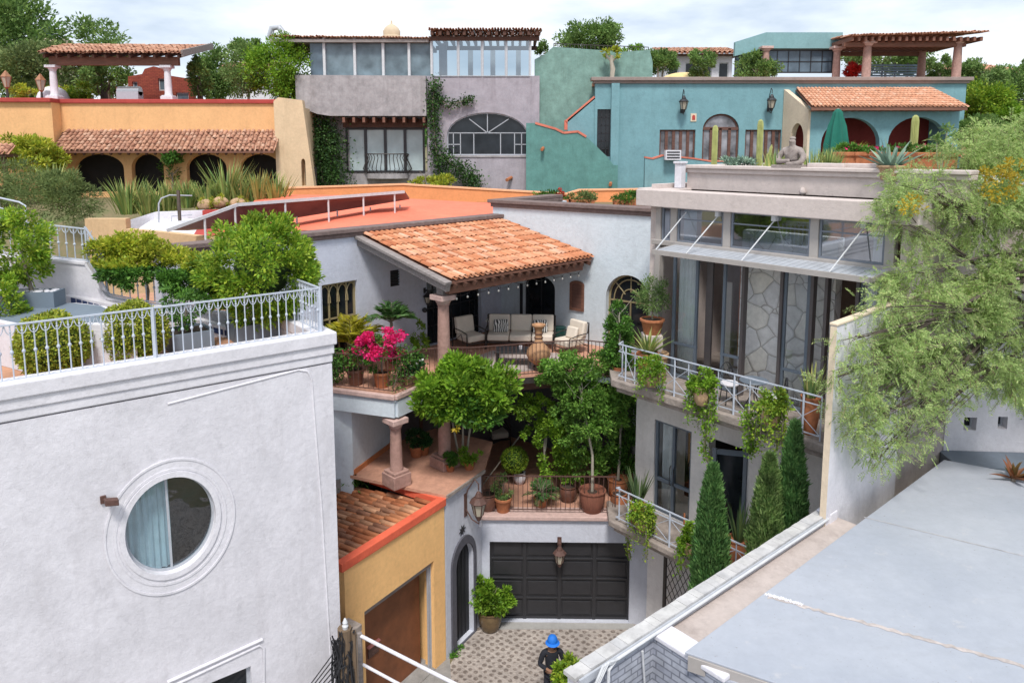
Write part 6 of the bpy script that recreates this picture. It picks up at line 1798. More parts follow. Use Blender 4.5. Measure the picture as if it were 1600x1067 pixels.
# ivy on mauve house
def ivy(label, pts, Y, n, mat=None, L=.14, r=.22):
    pp = [gy(x, y, Y) for x, y in pts]; o = pp[0].copy(); t = thing('ivy', label, 'climbing plant', o)
    MB().tube([p-o for p in pp], .03, 5).build('stem', m_bark, t); P = vine_pts([p-o for p in pp], n, r); P[:, 1] *= .5
    leaves('foliage', P, rand_dir(n, -.2), L, .7, mat or L_ivy, t)
ivy('dense ivy patch covering the wall left of the terrace doors', [(505, 285), (500, 250), (512, 215), (496, 190), (520, 235), (515, 270), (530, 285)], 42.3, 5000, r=.5)
ivy('thin ivy climbing up the pier and over the mauve wall', [(690, 285), (683, 250), (678, 200), (676, 160), (680, 125)], 41.6, 1800)
ivy('loose ivy trail reaching right over the mauve wall', [(680, 150), (700, 165), (725, 158), (738, 155)], 41.7, 450, r=.14)
ivy('ivy falling to the right below the mauve wall', [(686, 240), (712, 262), (735, 275), (742, 290)], 41.4, 1500, r=.28)
green_mass('yellow green flowering shrub on the ledge under the mauve house', [(665, 284, 22, 6), (690, 282, 20, 7)], 40.5, 1500, L_yel, .16, 'ledge_shrub')

# ================================================================ weathered green and teal house
TL = Fr(gy(928, 290, 41.5).x, 41.5, 0, 9.0)
def teal():
    f = TL; uz = f.uz
    X = lambda x, y=200, v=0: uz(x, y, v)[0]; Z = lambda y, x=1100, v=0: uz(x, y, v)[1]
    g = f.thing('green_tower', 'weathered green rendered building with a stepped coral trimmed stair wall', 'building')
    m = MB(); v = .9; m.wall([(X(836, 200, v), 0), (X(1020, 200, v), 0), (X(1020, 90, v), Z(95)), (X(1017), Z(75)), (X(975), Z(78)), (X(865), Z(70)), (X(852), Z(82)), (X(836), Z(90))], [], v, v+.5); m.build('wall', m_green, g)
    m = MB()
    for i in range(24): x = 866+150*i/23; m.bar((X(x), v+.2, Z(72+6*i/23)), (X(x), v+.2, Z(64+6*i/23)), .03)
    m.bar((X(866), v+.2, Z(64)), (X(1016), v+.2, Z(70)), .04); m.build('roof_rail', m_iron, g)
    pr_ = [(836, 193), (868, 202), (880, 208), (902, 206), (915, 214), (928, 226), (948, 245), (958, 258)]
    m = MB(); m.wall([(X(822), 0), (X(965), 0), (X(965), Z(258))]+[(X(x), Z(y)) for x, y in pr_[::-1]]+[(X(822), Z(193))], [], -.4, -.1); m.build('stair_wall', m_green2, g)
    m = MB()
    for a, b in zip(pr_[:4], pr_[1:5]): m.bar((X(a[0]), -.25, Z(a[1])), (X(b[0]), -.25, Z(b[1])), .38, .12)
    m.bar((X(887), .2, Z(203)), (X(887), .2, Z(188)), .35, .2); m.bar((X(885), .2, Z(190)), (X(929), .2, Z(152)), .3, .16); m.build('coral_trim', m_coraltrim, g)
    m = MB(); m.wall([(X(887), Z(206)), (X(930), Z(226)), (X(930), Z(152)), (X(887), Z(188))], [], .05, .35); m.build('stair_parapet', m_teal, g)
    for x, y in ((846, 234), (952, 288)): 
        q = Vector((X(x), -.8, Z(y))); MB().tube([q, q+Vector((.1, .5, .1))], .09, 8).build('drain_spout', m_pot, g, True)
    t = f.thing('teal_house', 'teal rendered house with a stone cornice, wooden doors and an arched doorway', 'house')
    zt_ = Z(131)
    win = rect(X(933), X(954), Z(245), Z(171)); d1 = rect(X(1031), X(1087), Z(262), Z(203)); d3 = rect(X(1165), X(1221), Z(262), Z(203))
    ad = arch(X(1098), X(1155), Z(262), Z(178), Z(178)-Z(203))
    m = MB(); m.wall([(0, 0), (X(1505), 0), (X(1505), zt_), (0, zt_)], [win, d1, d3, ad], 0, .4); m.build('wall', m_teal, t)
    m = MB(); m.box(-.12, X(1505)+.1, -.12, .4, zt_, zt_+.14); m.box(-.25, X(1505)+.25, -.25, .4, zt_+.14, zt_+.34); m.build('cornice', m_stonetrim, t, bevel=.03)
    m = MB(); m.box(-.1, X(1505), .4, 10, zt_-.1, zt_+.1); m.box(X(1505)-.4, X(1505), .4, 10, 0, zt_-.1); m.build('roof_floor', m_terrafloor2, t)
    window_part(t, win, .12, .06, .07, m_frame, m_glass, grid_bars(win[0][0], win[1][0], win[0][1], win[2][1], 3, 6), .045, 'barred_window')
    for d in (d1, d3):
        u0, u1, z0, z1 = d[0][0], d[1][0], d[0][1], d[2][1]
        window_part(t, d, .12, .08, .09, m_brownwood, m_glassrefl, [((u0+(u1-u0)*k/5, z0), (u0+(u1-u0)*k/5, z1)) for k in range(1, 5)], .16, 'wooden_door')
    u0, u1 = ad[0][0], ad[1][0]; z0 = ad[0][1]; zc = Z(201)
    window_part(t, ad, .12, .08, .10, m_brownwood, m_glassrefl, [((u0, zc), (u1, zc))]+[((u0+(u1-u0)*k/4, z0), (u0+(u1-u0)*k/4, zc)) for k in (1, 2, 3)], .16, 'arched_door')
    q = (X(1083), Z(184)); MB().wall(rect(q[0]-.16, q[0]+.16, q[1]-.22, q[1]+.22), [], -.04, 0).build('wall_plaque', m_cream, t); MB().wall(arch(q[0]-.08, q[0]+.08, q[1]-.13, q[1]+.14, .1), [], -.06, -.04).build('plaque_niche', m_red, t)
    m = MB(); q0 = X(960); m.box(X(958)-.15, X(966), -.25, 0, 0, zt_); m.build('pilaster', m_teal, t) 
    # lower garden wall in front
    gw = [(1008, 246), (1020, 248), (1036, 243), (1052, 245), (1066, 246), (1085, 248), (1110, 252), (1150, 252)]
    m = MB(); vv = -3; P = [(X(x, y, vv), Z(y, x, vv)) for x, y in gw]; m.wall([(P[0][0], 0), (P[-1][0], 0)]+P[::-1], [], vv, vv+.3); m.build('garden_wall', m_teal, t)
    m = MB()
    for a, b in zip(P, P[1:]): m.bar((a[0], vv+.15, a[1]), (b[0], vv+.15, b[1]), .36, .08)
    m.build('wall_trim', m_coraltrim, t)
    return f, X, Z, zt_
m_green2 = stucco('teal_green_weathered_stucco', (.12, .27, .25), .16, .4, big=.9)
m_stonetrim = stucco('brown_grey_stone_cornice', (.30, .24, .22), .1, .4, big=2)
m_glassrefl = glassmat('dim_curtained_glass', (.20, .20, .22), .1, .8)
TF, TX, TZ, TZT = teal()
for x, y, lb in ((1064, 172, 'black carriage lantern on the teal wall left of the arched doorway'), (1199, 170, 'black carriage lantern on the teal wall right of the arched doorway')):
    lantern(lb, TF.W(TX(x), -.02, TZ(y)), 1.75, m_black, rz=0, group='carriage lanterns on the teal wall')

def portico():
    f = TF; X, Z = TX, TZ
    v = -2.2; t = f.thing('teal_portico', 'teal arched portico with a bright clay tile roof at the right of the teal house', 'portico', at=(0, 0, 0))
    x = lambda a, b=200: X(a, b, v); z = lambda b, a=1350: Z(b, a, v)
    ar = [arch(x(1278), x(1306), z(262), z(196), .6), arch(x(1284), x(1376), z(262), z(184), z(184)-z(225)), arch(x(1389), x(1481), z(262), z(183), z(183)-z(222))]
    ar[0] = arch(x(1284), x(1300), z(262), z(190), .4)
    m = MB(); m.wall([(x(1266), 0), (x(1498), 0), (x(1498), z(160)), (x(1266), z(160))], ar[1:], v, v+.4); m.build('front_wall', m_teal, t)
    m = MB(); m.box(x(1498)-.4, x(1498), v+.4, -.0, 0, z(165)); m.build('side_wall', m_teal, t)
    # angled cream left side with red niche
    m = MB(); pts = [(X(1233), 0), (x(1262), 0), (x(1262), z(168)), (X(1232), Z(140))]
    A = Vector((X(1226), 0, 0)); B = Vector((x(1266), v, 0)); d = B-A; L_ = d.length; an = math.atan2(d.y, d.x)
    hz = arch(L_*.35, L_*.86, z(262)-0, z(192), .9)
    mm = MB().wall([(0, 0), (L_, 0), (L_, z(172)), (0, Z(140))], [hz], -.15, .15); 
    o = mm.build('angled_wall', m_cream, t, loc=A, rz=an)
    MB().box(X(1240), x(1490), -.08, -.02, 0, z(165)).build('rear_wall', m_redwall, t)
    e0, e1 = x(1262, 172), x(1512, 168); 
    ve = v-.7; e0, e1 = X(1268, 170, ve), X(1512, 170, ve); ze = Z(166, 1390, ve)
    tile_roof('roof_tiles', m_tilep, t, (e0, ve, ze), (e1, ve, ze), (X(1240), -.05, Z(138)), 38, 9, seed=12, Q1=(X(1450), -.05, Z(138)))
    m = MB(); m.add([(e0, ve+.05, ze-.1), (e1, ve+.05, ze-.1), (X(1450), 0, Z(138)-.1), (X(1240), 0, Z(138)-.1)], [(0, 1, 2, 3)]); m.box(e0, e1, ve+.02, ve+.1, ze-.22, ze-.05)
    n = 22
    for i in range(n): u = e0+.3+(e1-e0-.6)*i/(n-1); m.box(u-.06, u+.06, ve+.08, v+.05, ze-.25, ze-.12)
    m.build('eave_timber', m_woodred, t)
    # pots and low planters before it
    for i, (px, w) in enumerate(((1245, 18), (1410, 26), (1340, 30))): pass
m_redwall = stucco('maroon_wall_paint', (.20, .035, .03), .12, .3)
m_tilep = tilemat('peach_clay_tiles', [(.62,.30,.18), (.74,.40,.26), (.66,.34,.21), (.78,.48,.34)], .1)
portico()

def rooftop():
    f = TF; X, Z = TX, TZ
    t = f.thing('rooftop_room', 'pale teal rooftop room with a gridded glass wall', 'building', at=(0, 3, TZT))
    zb = TZT; x = lambda a: X(a, 90, 3); z = lambda b: Z(b, 1230, 3)-zb
    m = MB(); m.box(x(1195), x(1315), 0, 4, z(76), z(51)); m.wall([(x(1148), z(88)), (x(1195), z(76)), (x(1195), z(51)), (x(1148), z(66))], [], .0, .3); m.build('wall_band', m_tealpale, t)
    u0, u1, z0, z1 = x(1200), x(1306), z(122), z(77)
    window_part(t, rect(u0, u1, z0+.3, z1), .3, .08, .08, m_frame, m_glassblue, grid_bars(u0, u1, z0+.3, z1, 6, 2), .05, 'glass_wall')
    MB().box(x(1214), x(1303), -.3, .1, 0, .55).build('bench', m_frame2, t)
    window_part(t, [(x(1150), z(122)), (x(1192), z(122)), (x(1192), z(77)), (x(1150), z(88))], .2, .06, .06, m_frame, m_glassblue, grid_bars(x(1150), x(1192), z(122), z(88), 4, 2), .04, 'glass_wall')
    for i, (px, py) in enumerate(((1196, 76), (1307, 76))):
        column(('pink column at the left corner of the rooftop room', 'pink column at the right corner of the rooftop room')[i], f.W(X(px, 100, 2.6), 2.6, zb+.05), z(76), .22, 0, .2, group='pink rooftop columns')
    # pergola
    v = 1.2
    p = f.thing('rooftop_pergola', 'tiled wooden pergola on pink columns above the teal house', 'pergola', at=(0, v, zb))
    X2 = lambda a, b=90: X(a, b, v); Z2 = lambda b, a=1420: Z(b, a, v)-zb
    for i, (px, pt) in enumerate(((1354, 65), (1495, 62), (1440, 74), (1490, 70))):
        vv = v if i < 2 else v+4
        if i == 3: continue
        column(('pink column with flared capital at the left front of the tiled pergola', 'pink column with flared capital at the right end of the tiled pergola', 'pink column at the back of the tiled pergola')[i], f.W(X(px, 100, vv), vv, zb+.05), Z(pt, px, vv)-zb-.05, .24, 0, .25, group='pink rooftop columns')
    a0, a1 = X2(1316), X2(1528); zt2 = Z2(55)
    tile_roof('roof_tiles', m_tilefar, p, (X2(1316), -.8, zt2-.15), (a1, -.8, zt2+.05), (X2(1316), 4.5, zt2+.2), 44, 9, seed=14, Q1=(X2(1528), 4.5, zt2+.45), jit=3)
    m = MB(); n = 20
    for i in range(n): u = a0+.2+(a1-a0-.5)*i/(n-1); m.box(u-.07, u+.07, -.7, 4.4, zt2-.42, zt2-.2)
    m.build('rafter', m_woodred, p)
    m = MB(); m.box(a0, a1-.8, -.15, .15, zt2-.66, zt2-.42); m.box(a0, a1-.8, 4.0, 4.2, zt2-.66, zt2-.42); m.build('beam', m_woodred, p)
    # louvred screen and plants behind pergola
    s = f.thing('louvred_screen', 'blue grey louvred screen behind the tiled pergola', 'screen', at=(X(1340, 100, 6), 6, zb))
    m = MB(); w_ = X(1440, 100, 6)-X(1340, 100, 6)
    for k in range(10): m.box(0, w_, 0, .06, .15+k*.16, .15+k*.16+.11)
    m.build('slats', m_screen, s); m = MB()
    for k in range(6): m.box(w_*k/5-.05, w_*k/5+.05, .06, .12, 0, 1.8)
    m.build('frame', m_frame2, s)
    gm = (f.W(0, 7.5).y)
    bgtree('row of pale bamboo like shrubs behind the louvred screen', 1385, 92, gm+2, 65, 22, 3500, L_rose, .3, 16, clumps=50, name='garden_shrub')
    bgtree('dark bushy shrub between the pergola back column and the screen', 1425, 100, gm, 22, 22, 1600, L_mid, .25, 16.5, clumps=20, name='garden_shrub')
    bgtree('pale shrub right of the pergola back column', 1468, 108, gm-1, 22, 16, 1200, L_rose, .25, 16.5, clumps=16, name='garden_shrub')
    bgtree('small tree in front of the rooftop room', 1184, 105, TF.o.y+2.4, 32, 22, 2200, L_mid, .22, 16.5, clumps=26)
    bgtree('red leaved plant beside the pergola left column', 1332, 112, TF.o.y+2.4, 12, 8, 500, L_red, .35, 16.5, clumps=8, name='garden_shrub', W=.3)
    bgtree('round green shrub on the roof above the coral trim', 985, 92, TF.o.y+1.8, 20, 20, 1700, L_bright, .2, 16.3, clumps=22, bark=m_barkpale, tr=.06)
    bgtree('dark green shrub left of the yellow dome', 1028, 98, TF.o.y+3, 16, 16, 900, L_mid, .2, 16.3, clumps=14, bark=m_barkpale, tr=.05)
    bgtree('airy green tree right of the yellow dome', 1098, 96, TF.o.y+3, 24, 22, 1500, L_mid, .22, 16.3, clumps=20, bark=m_barkpale, tr=.06, shell=.35)
    d = f.thing('yellow_dome', 'pale yellow tiled dome on the teal house roof', 'dome', at=(X(1068, 100, 5), 5, zb))
    prof = [(1.75*math.cos(PI/2*i/10), .15+.95*math.sin(PI/2*i/10)) for i in range(11)]
    MB().lathe([(1.85, 0), (1.85, .15)]+prof, 28).build('dome_shell', plain('yellow_dome_tiles', (.72, .55, .24), .6, .15, 6, .15), d, True)
    # small figure sculpture (branch form) on the corner
    k = gy(956, 120, TF.o.y+.3); m = MB(); m.tube([(0, 0, 0), (.05, 0, .5), (-.05, 0, 1.0), (.0, 0, 1.25)], [.12, .14, .10, .12], 8); m.tube([(0, 0, .9), (-.3, 0, 1.2), (-.35, 0, 1.35)], [.07, .06, .04], 6); m.tube([(0, 0, .95), (.25, 0, 1.15), (.3, 0, 1.3)], [.07, .06, .04], 6)
    q = thing('potted_plant', 'small pale leaved plant on a bare stem at the corner of the teal cornice', 'potted plant', (k.x, TF.o.y+.3, 9+TZT+.3)); m.build('trunk', m_barkpale, q, True); crown('crown', (-.1, 0, 1.4), (.45, .3, .25), 300, .2, .5, L_yel, q, clumps=8)
m_tealpale = stucco('pale_teal_stucco', (.22, .38, .40), .08, .25)
m_screen = plain('blue_grey_louvre', (.22, .33, .42), .5, .1, 4, .05)
rooftop()

# far background: roofs and trees on the hill
def farhouse(label, px0, px1, ytop, Y, mat, tiles=True, z0=12, ybot=130, posts=True):
    a, b = gy(px0, ytop, Y), gy(px1, ytop, Y)
    t = thing('far_house', label, 'house', (a.x, Y, z0)); w = b.x-a.x; h = a.z-z0
    hl = [rect(w*k/4+.3, w*k/4+w/4-.3, h-2.6, h-1.2) for k in range(4)]
    MB().wall(rect(0, w, 0, h-.5), hl, 0, .4).build('wall', mat, t)
    for q in hl: window_part(t, q, .1, .05, .08, m_whiteframe, m_glass, [((q[0][0]+q[1][0])/2, q[0][1])+() and ()] if False else [], .05)
    m = MB(); m.box(.4, w-.4, .4, 6, 0, h-.6); m.build('house_body', mat, t)
    tile_roof('roof', m_tilefar, t, (-.5, -1.0, h-.5), (w+.5, -1.0, h-.5), (-.5, 4, h+.5), max(10, int(w/.35)), 8, seed=int(px0), jit=2)
    m = MB(); m.box(-.5, w+.5, -.9, 4, h-.68, h-.56); m.build('eave_board', m_wooddark, t)
farhouse('white house with a reddish timber roof behind the yellow dome', 1040, 1145, 76, 66, m_whitetrim, z0=13)
farhouse('far brown roofed house behind the rooftop pergola right column', 1470, 1575, 104, 62, m_tan, z0=12)
farhouse('small far house left of the glazed terrace roof', 350, 425, 100, 75, m_whitetrim, z0=13)
farhouse('far house with a dark roof behind the ochre pergola', 130, 190, 60, 90, m_whitetrim, z0=13) if False else None
def tank(px, py, Y, r, label):
    q = gy(px, py, Y); t = thing('water_tank', label, 'water tank', (q.x, Y, 13)); h = q.z-13
    MB().box(-1.8, 1.8, -1, 1, 0, h-.2).build('base', m_cream, t)
    MB().lathe([(r, h-.2), (r*1.03, h+.3), (r, h+.6), (r*1.02, h+.9), (r*.6, h+1.15), (r*.3, h+1.2), (r*.28, h+1.35), (.01, h+1.36)], 18).build('tank_body', plain('black_blue_tank', (.02, .03, .07), .4, .1, 5, 0), t, True)
tank(74, 58, 70, .55, 'dark blue roof water tank above the trees at the far left')
for a in (('rounded treetop above the weathered green building', 918, 62, 62, 48, 26, 4200, L_mid, .35, 14), ('broad tree behind the far roofs at the right edge', 1600, 150, 55, 60, 50, 5000, L_mid, .35, 10),
          ('lime green tree right of the teal portico', 1540, 165, 44, 42, 36, 5200, L_lemon, .25, 9), ('pale olive tree above the lime green tree', 1530, 118, 50, 34, 22, 2600, L_rose, .28, 12),
          ('dark green bushes below the lime green tree', 1530, 205, 41, 40, 22, 3600, L_mid, .22, 9), ('tree between the lime tree and the right edge', 1580, 195, 43, 34, 30, 3400, L_bright, .22, 9),
          ('wispy treetop at the far right edge of the sky', 1590, 108, 70, 16, 14, 400, L_mid, .4, 16), ('low treetop behind the solar heater roof', 385, 78, 66, 26, 16, 1400, L_mid, .35, 15),
          ('distant trees between ochre house and glazed terrace', 340, 118, 58, 36, 40, 4000, L_mid, .35, 12), ('distant tree behind the green building left shoulder', 852, 82, 58, 14, 14, 700, L_mid, .3, 15),
          ('rounded bush behind the white far house', 1035, 100, 58, 26, 20, 1600, L_mid, .3, 14), ('distant tree behind the louvred screen', 1560, 140, 60, 36, 26, 2400, L_mid, .35, 12)):
    bgtree(a[0], *a[1:8], L=a[8], z0=a[9], clumps=max(10, a[6]//70))
# continuous far woodland on the hill behind everything
def woodland():
    n = 26000; X_ = rng.uniform(-130, 130, n); Y_ = rng.uniform(80, 150, n)
    Z_ = 12.5+(Y_-70)*.05+np.abs(rng.normal(size=n))*1.6+1.2*np.sin(X_*.3)+1.0*np.cos(Y_*.4+X_*.1)
    P = np.stack([X_, Y_, Z_], 1); o = leaves('far_woodland', P-np.array((0, 100, 12)), rand_dir(n, .5), 1.3, .7, L_mid)
    tag(o, 'far band of green woodland on the hill beyond the houses', 'woodland', kind='stuff', loc=(0, 100, 12))
woodland()
# ================================================================ plants, furniture and people around the patio
zu = ZU+.005
def soft(mb_boxes, name, mat, parent, bev=.05):
    m = MB()
    for b in mb_boxes: m.box(*b)
    o = m.build(name, mat, parent, True, bevel=bev); o.modifiers['bevel'].segments = 4; return o
def zebra():
    b = NB('black_and_white_striped_cloth'); w = b.n('ShaderNodeTexWave', Scale=4.5, Distortion=7.0); b.l(b.obj(), w.inputs['Vector'])
    c = b.ramp(w.outputs[0], [(.45, (.75, .73, .70)), (.52, (.02, .02, .02))]); b.l(c, b.p.inputs['Base Color']); b.p.inputs['Roughness'].default_value = .95; return b.m
m_zebra = zebra()
def seatset(name, label, loc, rz, w, n, group=None, cat='sofa', pill=()):
    t = thing(name, label, cat, loc, rz, group); d = .78
    m = MB()
    for sx in (-1, 1):
        x = sx*(w/2+.04)
        m.tube([(x, -d/2, 0), (x, -d/2, .55), (x, -d*.1, .60), (x, d/2-.05, .62), (x, d/2, .92)], .018, 6); m.tube([(x, d/2, 0), (x, d/2, .92)], .018, 6)
        m.tube([(x, -d/2+.2, .22), (x, -d*.1, .5), (x, d/2-.2, .3)], .010, 5)
    for z in (.22, .92): m.tube([(-w/2-.04, d/2, z), (w/2+.04, d/2, z)], .018, 6)
    m.tube([(-w/2-.04, -d/2, .22), (w/2+.04, -d/2, .22)], .018, 6)
    m.build('frame', m_iron, t, True)
    k = w/n
    for i in range(n):
        x = -w/2+k*i; soft([(x+.01, x+k-.01, -d/2, d/2-.1, .26, .46)], 'seat_cushion', m_cushion, t)
        a = soft([(x+.01, x+k-.01, -.09, .09, 0, .52)], 'back_cushion', m_cushion, t); a.location = (0, d/2-.14, .44); a.rotation_euler = (R(-10), 0, 0)
    for px_, mt, sz in pill:
        p = soft([(-sz/2, sz/2, -.06, .06, 0, sz*.85)], 'pillow', mt, t, .05); p.location = (px_, d/2-.42, .46); p.rotation_euler = (R(-16), 0, R(4))
    return t
sp = gz(814, 549, ZU)
seatset('patio_sofa', 'three seat patio sofa with cream cushions and zebra print pillows', sp+Vector((0, .55, 0)), R(-4), 2.05, 3, pill=((-.62, m_zebra, .46), (.60, m_zebra, .46)))
m = MB(); 
for i in range(9):
    for j in range(1): m.box(-.22+.05*i, -.22+.05*i+.044, -.02, .02, 0, .38)
tag(m.build('striped_blanket', m_zebra2 if 'm_zebra2' in globals() else m_zebra, None, loc=sp+Vector((-.88, .86, .72)), rz=R(-4)), 'folded striped blanket over the left back corner of the patio sofa', 'blanket').rotation_euler = (R(-70), 0, R(-10))
seatset('armchair', 'cream cushioned armchair left of the sofa behind the stone column', gz(733, 548, ZU)+Vector((0, .35, 0)), R(38), .66, 1, 'patio armchairs', 'armchair')
seatset('armchair', 'cream cushioned armchair right of the sofa facing inwards', gz(893, 556, ZU)+Vector((0, .35, 0)), R(-52), .66, 1, 'patio armchairs', 'armchair', pill=((.05, m_cushion, .42),))
def coffee():
    p = gz(808, 572, ZU)+Vector((0, .15, 0)); t = thing('coffee_table', 'dark rectangular coffee table before the patio sofa', 'table', p, R(-4))
    soft([(-.62, .62, -.34, .34, .40, .45)], 'table_top', m_frame, t, .01)
    for x in (-.56, .56):
        for y in (-.28, .28): MB().box(x-.025, x+.025, y-.025, y+.025, 0, .40).build('leg', m_frame, t)
    g = thing('cup', 'small white cup standing on the dark coffee table', 'cup', p+Vector((.1, 0, .452))); MB().lathe([(.001, 0), (.04, 0), (.05, .1), (.044, .1), (.036, .02), (.001, .02)], 12).build('cup_body', m_whitetrim, g, True)
coffee()
def vase():
    p = gz(842, 606, ZU); p = gz(842, 583, ZU)+Vector((0, .28, 0)); t = thing('clay_vase', 'large round bellied clay vase with a tall neck on a stand by the railing', 'vase', p)
    MB().lathe([(.001, 0), (.14, 0), (.16, .12), (.08, .16), (.08, .18)], 14).build('stand', m_iron, t)
    m = MB(); m.lathe([(.001, .16), (.12, .17), (.28, .30), (.34, .45), (.32, .58), (.20, .72), (.12, .80), (.10, .95), (.10, 1.16), (.12, 1.20), (.19, 1.27), (.19, 1.30), (.15, 1.30), (.09, 1.2), (.001, 1.15)], 24)
    m.build('vase_body', plain('buff_clay', (.42, .23, .12), .75, .15, 5, .1), t, True)
    m = MB(); m.lathe([(.125, .92), (.125, .94)], 14); m.lathe([(.125, 1.04), (.125, 1.06)], 14); m.build('neck_band', m_rust, t)
vase()
u, z = W2.uz(902, 462)
t = W2.thing('carved_panel', 'carved wooden arched panel hanging on the white garden wing', 'wall panel', at=(u, 0, z))
MB().wall(arch(-.26, .26, -.48, .48, .12), [arch(-.18, .18, -.40, .40, .08)], -.05, 0).build('frame', m_woodred, t); MB().wall(arch(-.18, .18, -.40, .40, .08), [], -.03, 0).build('panel', m_brownwood, t)
def sconce(x, y, lab):
    u, z = W1.uz(x, y); lantern(lab, W1.W(u, -.01, z-.2), .8, m_black, bracket=False, rz=W1.a)
sconce(663, 462, 'slim black lantern on the left wall beside the glazed doors')
u, z = W1.uz(661, 484); tag(MB().ball((0, 0, 0), .08, 8).build('wall_speaker', m_black, None, True, loc=W1.W(u, -.08, z)), 'small round black bell under the slim wall lantern', 'speaker')  # small round wall speaker below the lantern
sd = gz(877, 548, ZU)+Vector((0, .9, 0)); t = thing('side_table', 'dark green barrel side table between sofa and right armchair', 'table', sd)
MB().lathe([(.001, 0), (.20, 0), (.24, .25), (.20, .5), (.22, .52), (.001, .53)], 14).build('table_body', plain('dark_green_glaze', (.01, .06, .05), .3, .2, 5, 0), t, True)
MB().prism([tuple((gz(x, y, ZU)-gz(700, 575, ZU))[:2]) for x, y in ((700, 575), (770, 548), (870, 552), (905, 570), (800, 583))], .004, .016).build('rug', plain('pinkish_woven_rug', (.45, .38, .36), .95, .15, 20, .2), None, loc=gz(700, 575, ZU))
tag(bpy.data.objects['rug'], 'pale pinkish rug laid under the patio coffee table', 'rug')

# ---- potted plants on the upper terrace left corner
def P_at(x, y, z): return gz(x, y, z)
t = potted('potted_palm', 'yellow leaved palm in a pot at the left corner of the upper terrace', P_at(550, 582, zu), .22, .5, m_potbrown)
o, st_ = palmleaf('fronds', 26, 1.45, L_palmy, t, (0, 0, .75), .05, .42, seed=4, elev=(.45, 1.4), droop=.8); st_.build('stalks', m_goldframe, t, True)
t = potted('potted_palm', 'green fan of palm fronds in a pot against the bluish wall', P_at(612, 578, zu), .22, .42, m_potbrown)
MB().tube([(0, 0, .35), (.02, 0, 1.35)], [.05, .04], 7).build('trunk', m_bark, t, True); o, st_ = palmleaf('fronds', 16, 1.1, L_palm, t, (0, 0, 1.35), .045, .36, seed=9, elev=(.5, 1.5), droop=.9); st_.build('stalks', m_cyanstem if 'm_cyanstem' in globals() else m_bark, t, True)
def bougain(label, loc, r, h, cr, n, seed, mat=m_pot, off=(0, 0)):
    t = potted('potted_bougainvillea', label, loc, r, h, mat, 0, 'bougainvillea pots on the upper terrace'); m = MB(); limbs(m, (0, 0, h), (off[0], off[1], h+cr*1.2), .02, .01, 6, .8, seed); m.build('stem', m_bark, t, True)
    crown('foliage', (off[0], off[1], h+cr*.9), (cr, cr, cr*.8), int(n*1.2), .07, .55, L_mid, t, clumps=20)
    P, D = crown_pts((off[0]+.05, off[1]-.05, h+cr*1.35), (cr*1.0, cr, cr*.65), n, 18, .36, .5); leaves('blossom', P, D, .075, .85, L_pink, t)
bougain('magenta bougainvillea in the terracotta pot at the corner of the terrace railing', P_at(597, 604, zu), .22, .40, .56, 2000, 3)
bougain('bougainvillea with few blossoms in the wider brown pot left of the corner', P_at(556, 600, zu), .24, .42, .33, 160, 6, m_potbrown)
t = thing('flowering_shrub', 'airy shrub with white flowers growing behind the left column', 'shrub', P_at(655, 560, zu)); crown('foliage', (0, 0, .55), (.3, .3, .5), 1100, .08, .45, L_bright, t, clumps=18); m = MB(); limbs(m, (0, 0, 0), (0, 0, .7), .02, .01, 5, .5, 3); m.build('stem', m_bark, t, True)
t = potted('potted_shrub', 'dark leafy potted shrub with white flowers by the left deck corner railing', P_at(645, 604, zu)+Vector((-.1, .12, 0)), .18, .3, m_potbuff); crown('foliage', (0, 0, .5), (.42, .32, .32), 1700, .075, .5, L_dark, t, clumps=20); P, D = crown_pts((.1, -.15, .55), (.3, .2, .25), 40, 8, .2); leaves('blossom', P, D, .07, .8, plain('white_petals', (.8, .8, .76), .6, .05, 5, 0), t)
def railvine(label, pts, Z, n, mat, L=.08, r=.12):
    pp = [gz(x, y, ZU)+Vector((0, 0, dz)) for (x, y, dz) in pts]; o = pp[0].copy(); t = thing('climbing_vine', label, 'climbing plant', o)
    MB().tube([p-o for p in pp], .012, 5).build('stem', m_bark, t); P = vine_pts([p-o for p in pp], n, r); leaves('foliage', P, rand_dir(n), L, .6, mat, t)
railvine('leafy vine twined through the left end of the terrace railing', [(518, 600, .0), (522, 602, .5), (530, 603, .75), (560, 606, .85), (520, 600, .3)], ZU, 1800, L_mid)
railvine('thin vine with pink dots along the corner railing', [(615, 612, .1), (628, 608, .7), (640, 606, .85), (655, 600, .7), (632, 608, .3)], ZU, 900, L_mid, .07)

